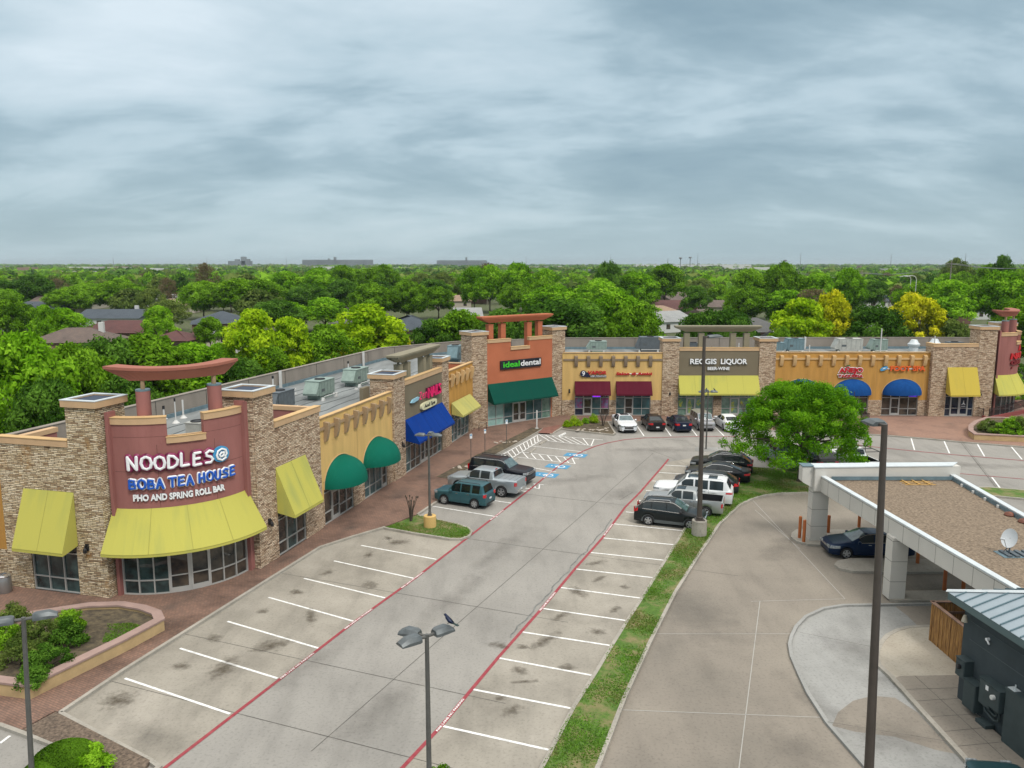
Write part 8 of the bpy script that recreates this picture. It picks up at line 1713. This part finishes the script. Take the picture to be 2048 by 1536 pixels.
def bare(x, y, z, h, lab, seed, n=9, sp=.8, knob=True, m='bark'):
    o = empty('bare_shrub', (x, y, z), lab, 'small tree'); q = MB(); r = random.Random(seed)
    for k in range(n):
        a = 2*PI*k/n+r.uniform(-.3, .3); l_ = sp*r.uniform(.5, 1); hh = h*r.uniform(.8, 1); q.tube([(math.cos(a)*.06, math.sin(a)*.06, 0), (math.cos(a)*l_*.35, math.sin(a)*l_*.35, hh*.5), (math.cos(a)*l_*.8, math.sin(a)*l_*.8, hh*.88), (math.cos(a)*l_, math.sin(a)*l_, hh)], [.04, .026, .02, .022 if knob else .008], 6)
        if knob: q.lathe([(.02, -.08), (.05, -.02), (.045, .05), (.01, .09)], (math.cos(a)*l_, math.sin(a)*l_, hh), 7)
    s_ = q.build('branches', m); s_.parent = o
    return o
p = G(822, 1042, .12); bare(p[0], p[1], .12, 1.75, 'pruned bare crape myrtle on the grass island beside the yellow lamp foot', 1, 9, .55)
p = G(1206, 852, .12); bare(p[0], p[1], .12, 1.9, 'leafless branching shrub in the bare bed by the burgundy awnings', 2, 9, .8, False)
p = G(1491, 849, .14); bare(p[0], p[1], .14, 2.3, 'bare forked young tree beside the liquor shop doors', 3, 10, .8, True)
# ================================================================ horizon
M['far_wall'] = mat('far_wall', (.42, .41, .38), .9); M['far_grey'] = mat('far_concrete', (.20, .22, .24), .9, var=.2, vs=.02, stretch=(1, 1, 0)); M['far_white'] = mat('far_white', (.62, .62, .60), .8); M['far_brown'] = mat('far_brown', (.30, .20, .15), .9)
def block(name, parts, lab, m, cat='building', group=None):
    o = empty(name, (parts[0][0], parts[0][1], 0), lab, cat, group)
    for k, (x, y, w_, d, h) in enumerate(parts): q = MB(); q.box(x-w_/2, x+w_/2, y-d/2, y+d/2, 0, h); q.build('walls' if k == 0 else 'tower', m, o)
    return o
def fx(u, Y): return (u-1024)/FPX*Y
Yg = 3600
def fh(v, Y): return HZ(v, Y)
o = block('grain_silo', [(fx(680, Yg), Yg, (748-611)/FPX*Yg, 30, fh(519.5, Yg)), (fx(675, Yg), Yg-5, 9, 20, fh(514, Yg)), (fx(663, Yg), Yg-5, 5, 20, fh(517, Yg))], 'long grey grain silo block on the horizon left of centre', 'far_grey')
q = MB()
for k in range(60): x = fx(612+k*2.28, Yg); q.tube([(x, Yg-16, 0), (x, Yg-16, fh(521, Yg))], 2.2, 6)
q.build('silo_tubes', 'far_grey', o)
o = block('grain_silo', [(fx(925, Yg), Yg, (974-876)/FPX*Yg, 30, fh(520.5, Yg)), (fx(934, Yg), Yg-5, 8, 20, fh(514.5, Yg))], 'second grey grain silo block on the horizon nearer the centre', 'far_grey'); q = MB()
for k in range(44): x = fx(877+k*2.26, Yg); q.tube([(x, Yg-16, 0), (x, Yg-16, fh(522, Yg))], 2.2, 6)
q.build('silo_tubes', 'far_grey', o)
block('mill_tower', [(fx(487, 3000), 3000, 82, 30, fh(522, 3000)), (fx(495, 3000), 2995, 16, 20, fh(513.5, 3000)), (fx(503, 3000), 2996, 12, 20, fh(518, 3000)), (fx(482, 3000), 2997, 14, 20, fh(518.5, 3000))], 'cluster of grey mill towers on the horizon at left', 'far_grey')
random.seed(31); cols = ['far_wall', 'far_white', 'far_brown', 'far_grey', 'far_white']
for k in range(46):
    Y = random.uniform(900, 2600); u = random.uniform(-30, 2080)
    if k < 16: u = random.uniform(0, 420)
    w_ = random.uniform(14, 60); h = random.uniform(7.5, 11.5); block('distant_building', [(fx(u, Y), Y, w_, 20, h)], 'low pale building far off near the horizon', cols[k % 5], group='low buildings near the horizon')
block('warehouse', [(fx(1380, 2300), 2300, 330, 40, 14)], 'long white warehouse near the horizon right of centre', 'far_white'); block('warehouse', [(fx(658, 1500), 1500, 46, 20, 11)], 'white low building beneath the long silo block', 'far_white')
M['mast'] = mat('mast_grey', (.22, .23, .25), .7)
for k, (u, vt, Y) in enumerate(((2, 512, 2200), (236, 515, 1800), (421, 513, 2400), (578, 514, 2400), (1052, 512, 2600), (1219, 508, 2400), (1391, 506, 2000), (1594, 507, 1900), (1773, 508, 1900), (1920, 506, 1700), (1332, 516, 1500))):
    x = fx(u, Y); h = fh(vt, Y); q = MB(); q.tube([(x, Y, 0), (x, Y, h)], [.9, .35], 5); tag(q.build('radio_mast', 'mast'), ('1st', '2nd', '3rd', '4th', '5th', '6th', '7th', '8th', '9th', '10th', '11th')[k]+' thin radio mast counted along the photo list from the left skyline', 'mast', 'thin radio masts on the skyline')
for k, (u, vt, Y) in enumerate(((1357, 515, 1500), (1376, 514, 1600), (1564, 520, 1400))):
    x = fx(u, Y); h = fh(vt, Y); o = empty('water_tower', (x, Y, 0), ('left', 'middle', 'right')[k]+' of the small dark towers on the skyline right of centre', 'tower'); q = MB(); q.tube([(x, Y, 0), (x, Y, h-2)], .8, 6); q.build('stem', 'mast', o); q = MB(); q.lathe([(.5, h-3), (3.2, h-2), (3.2, h), (.5, h+.6)], (x, Y, 0), 10); q.build('tank', 'mast', o)
def upole(u, vt, Y, lab, arm=True):
    x = fx(u, Y); h = HZ(vt, Y); o = empty('utility_pole', (x, Y, 0), lab, 'utility pole'); q = MB(); q.tube([(x, Y, 0), (x, Y, h)], [.2, .13], 8); q.build('pole', 'bark_pale', o)
    if arm: q = MB(); q.box(x-1.5, x+1.5, Y-.06, Y+.06, h-.9, h-.75); q.box(x-1.1, x+1.1, Y-.06, Y+.06, h-1.8, h-1.68); q.build('crossarm', 'bark_pale', o)
    return (x, Y, h)
U = [upole(1592, 541, 260, 'left wooden utility pole at right behind the rounded tree'), upole(1717, 541, 250, 'middle wooden utility pole in the right distance'), upole(1893, 522, 235, 'tallest right wooden utility pole with two crossarms'), upole(2120, 520, 225, 'utility pole just outside the right edge')]
q = MB()
for a, b in zip(U, U[1:]):
    for dx_ in (-1.3, 0, 1.3):
        q.tube([(a[0]+dx_+(b[0]-a[0])*t, a[1]+(b[1]-a[1])*t, a[2]-.7+(b[2]-a[2])*t-1.6*math.sin(PI*t)) for t in np.linspace(0, 1, 9)], .035, 4)
tag(q.build('power_lines', 'mast'), 'power lines sagging between the wooden poles at right', 'cables')
for (u, Y, s, lb) in ((1815, 215, 1, 'left of the two curved-arm street lamps in the right distance'), (1826, 205, -1, 'right of the two curved-arm street lamps in the right distance')):
    x = fx(u, Y); h = HZ(551, Y)*1.0; o = empty('street_lamp', (x, Y, 0), lb, 'street lamp'); q = MB(); q.tube([(x, Y, 0), (x, Y, h-1), (x-.3, Y, h-.3), (x-1.2, Y, h), (x-2.4, Y, h-.2)], .08, 8); q.build('pole', 'pvc', o); q = MB(); q.box(x-3.0, x-2.3, Y-.15, Y+.15, h-.3, h-.15); q.build('lamp_head', 'pvc', o)
# ================================================================ haze
m = bpy.data.materials.new('haze'); m.use_nodes = True; t = m.node_tree; t.nodes.remove(t.nodes['Principled BSDF']); v = t.nodes.new('ShaderNodeVolumePrincipled'); v.inputs['Color'].default_value = (.78, .88, .95, 1); v.inputs['Density'].default_value = HAZE; v.inputs['Anisotropy'].default_value = .2; t.links.new(v.outputs[0], t.nodes['Material Output'].inputs['Volume'])
q = MB(); q.box(-13000, 13000, -320, 16500, -1.2, 60)
if HAZE > 0: hz_o = q.build('haze', m); tag(hz_o, 'thin pale haze lying over the whole view', 'haze', kind='stuff')
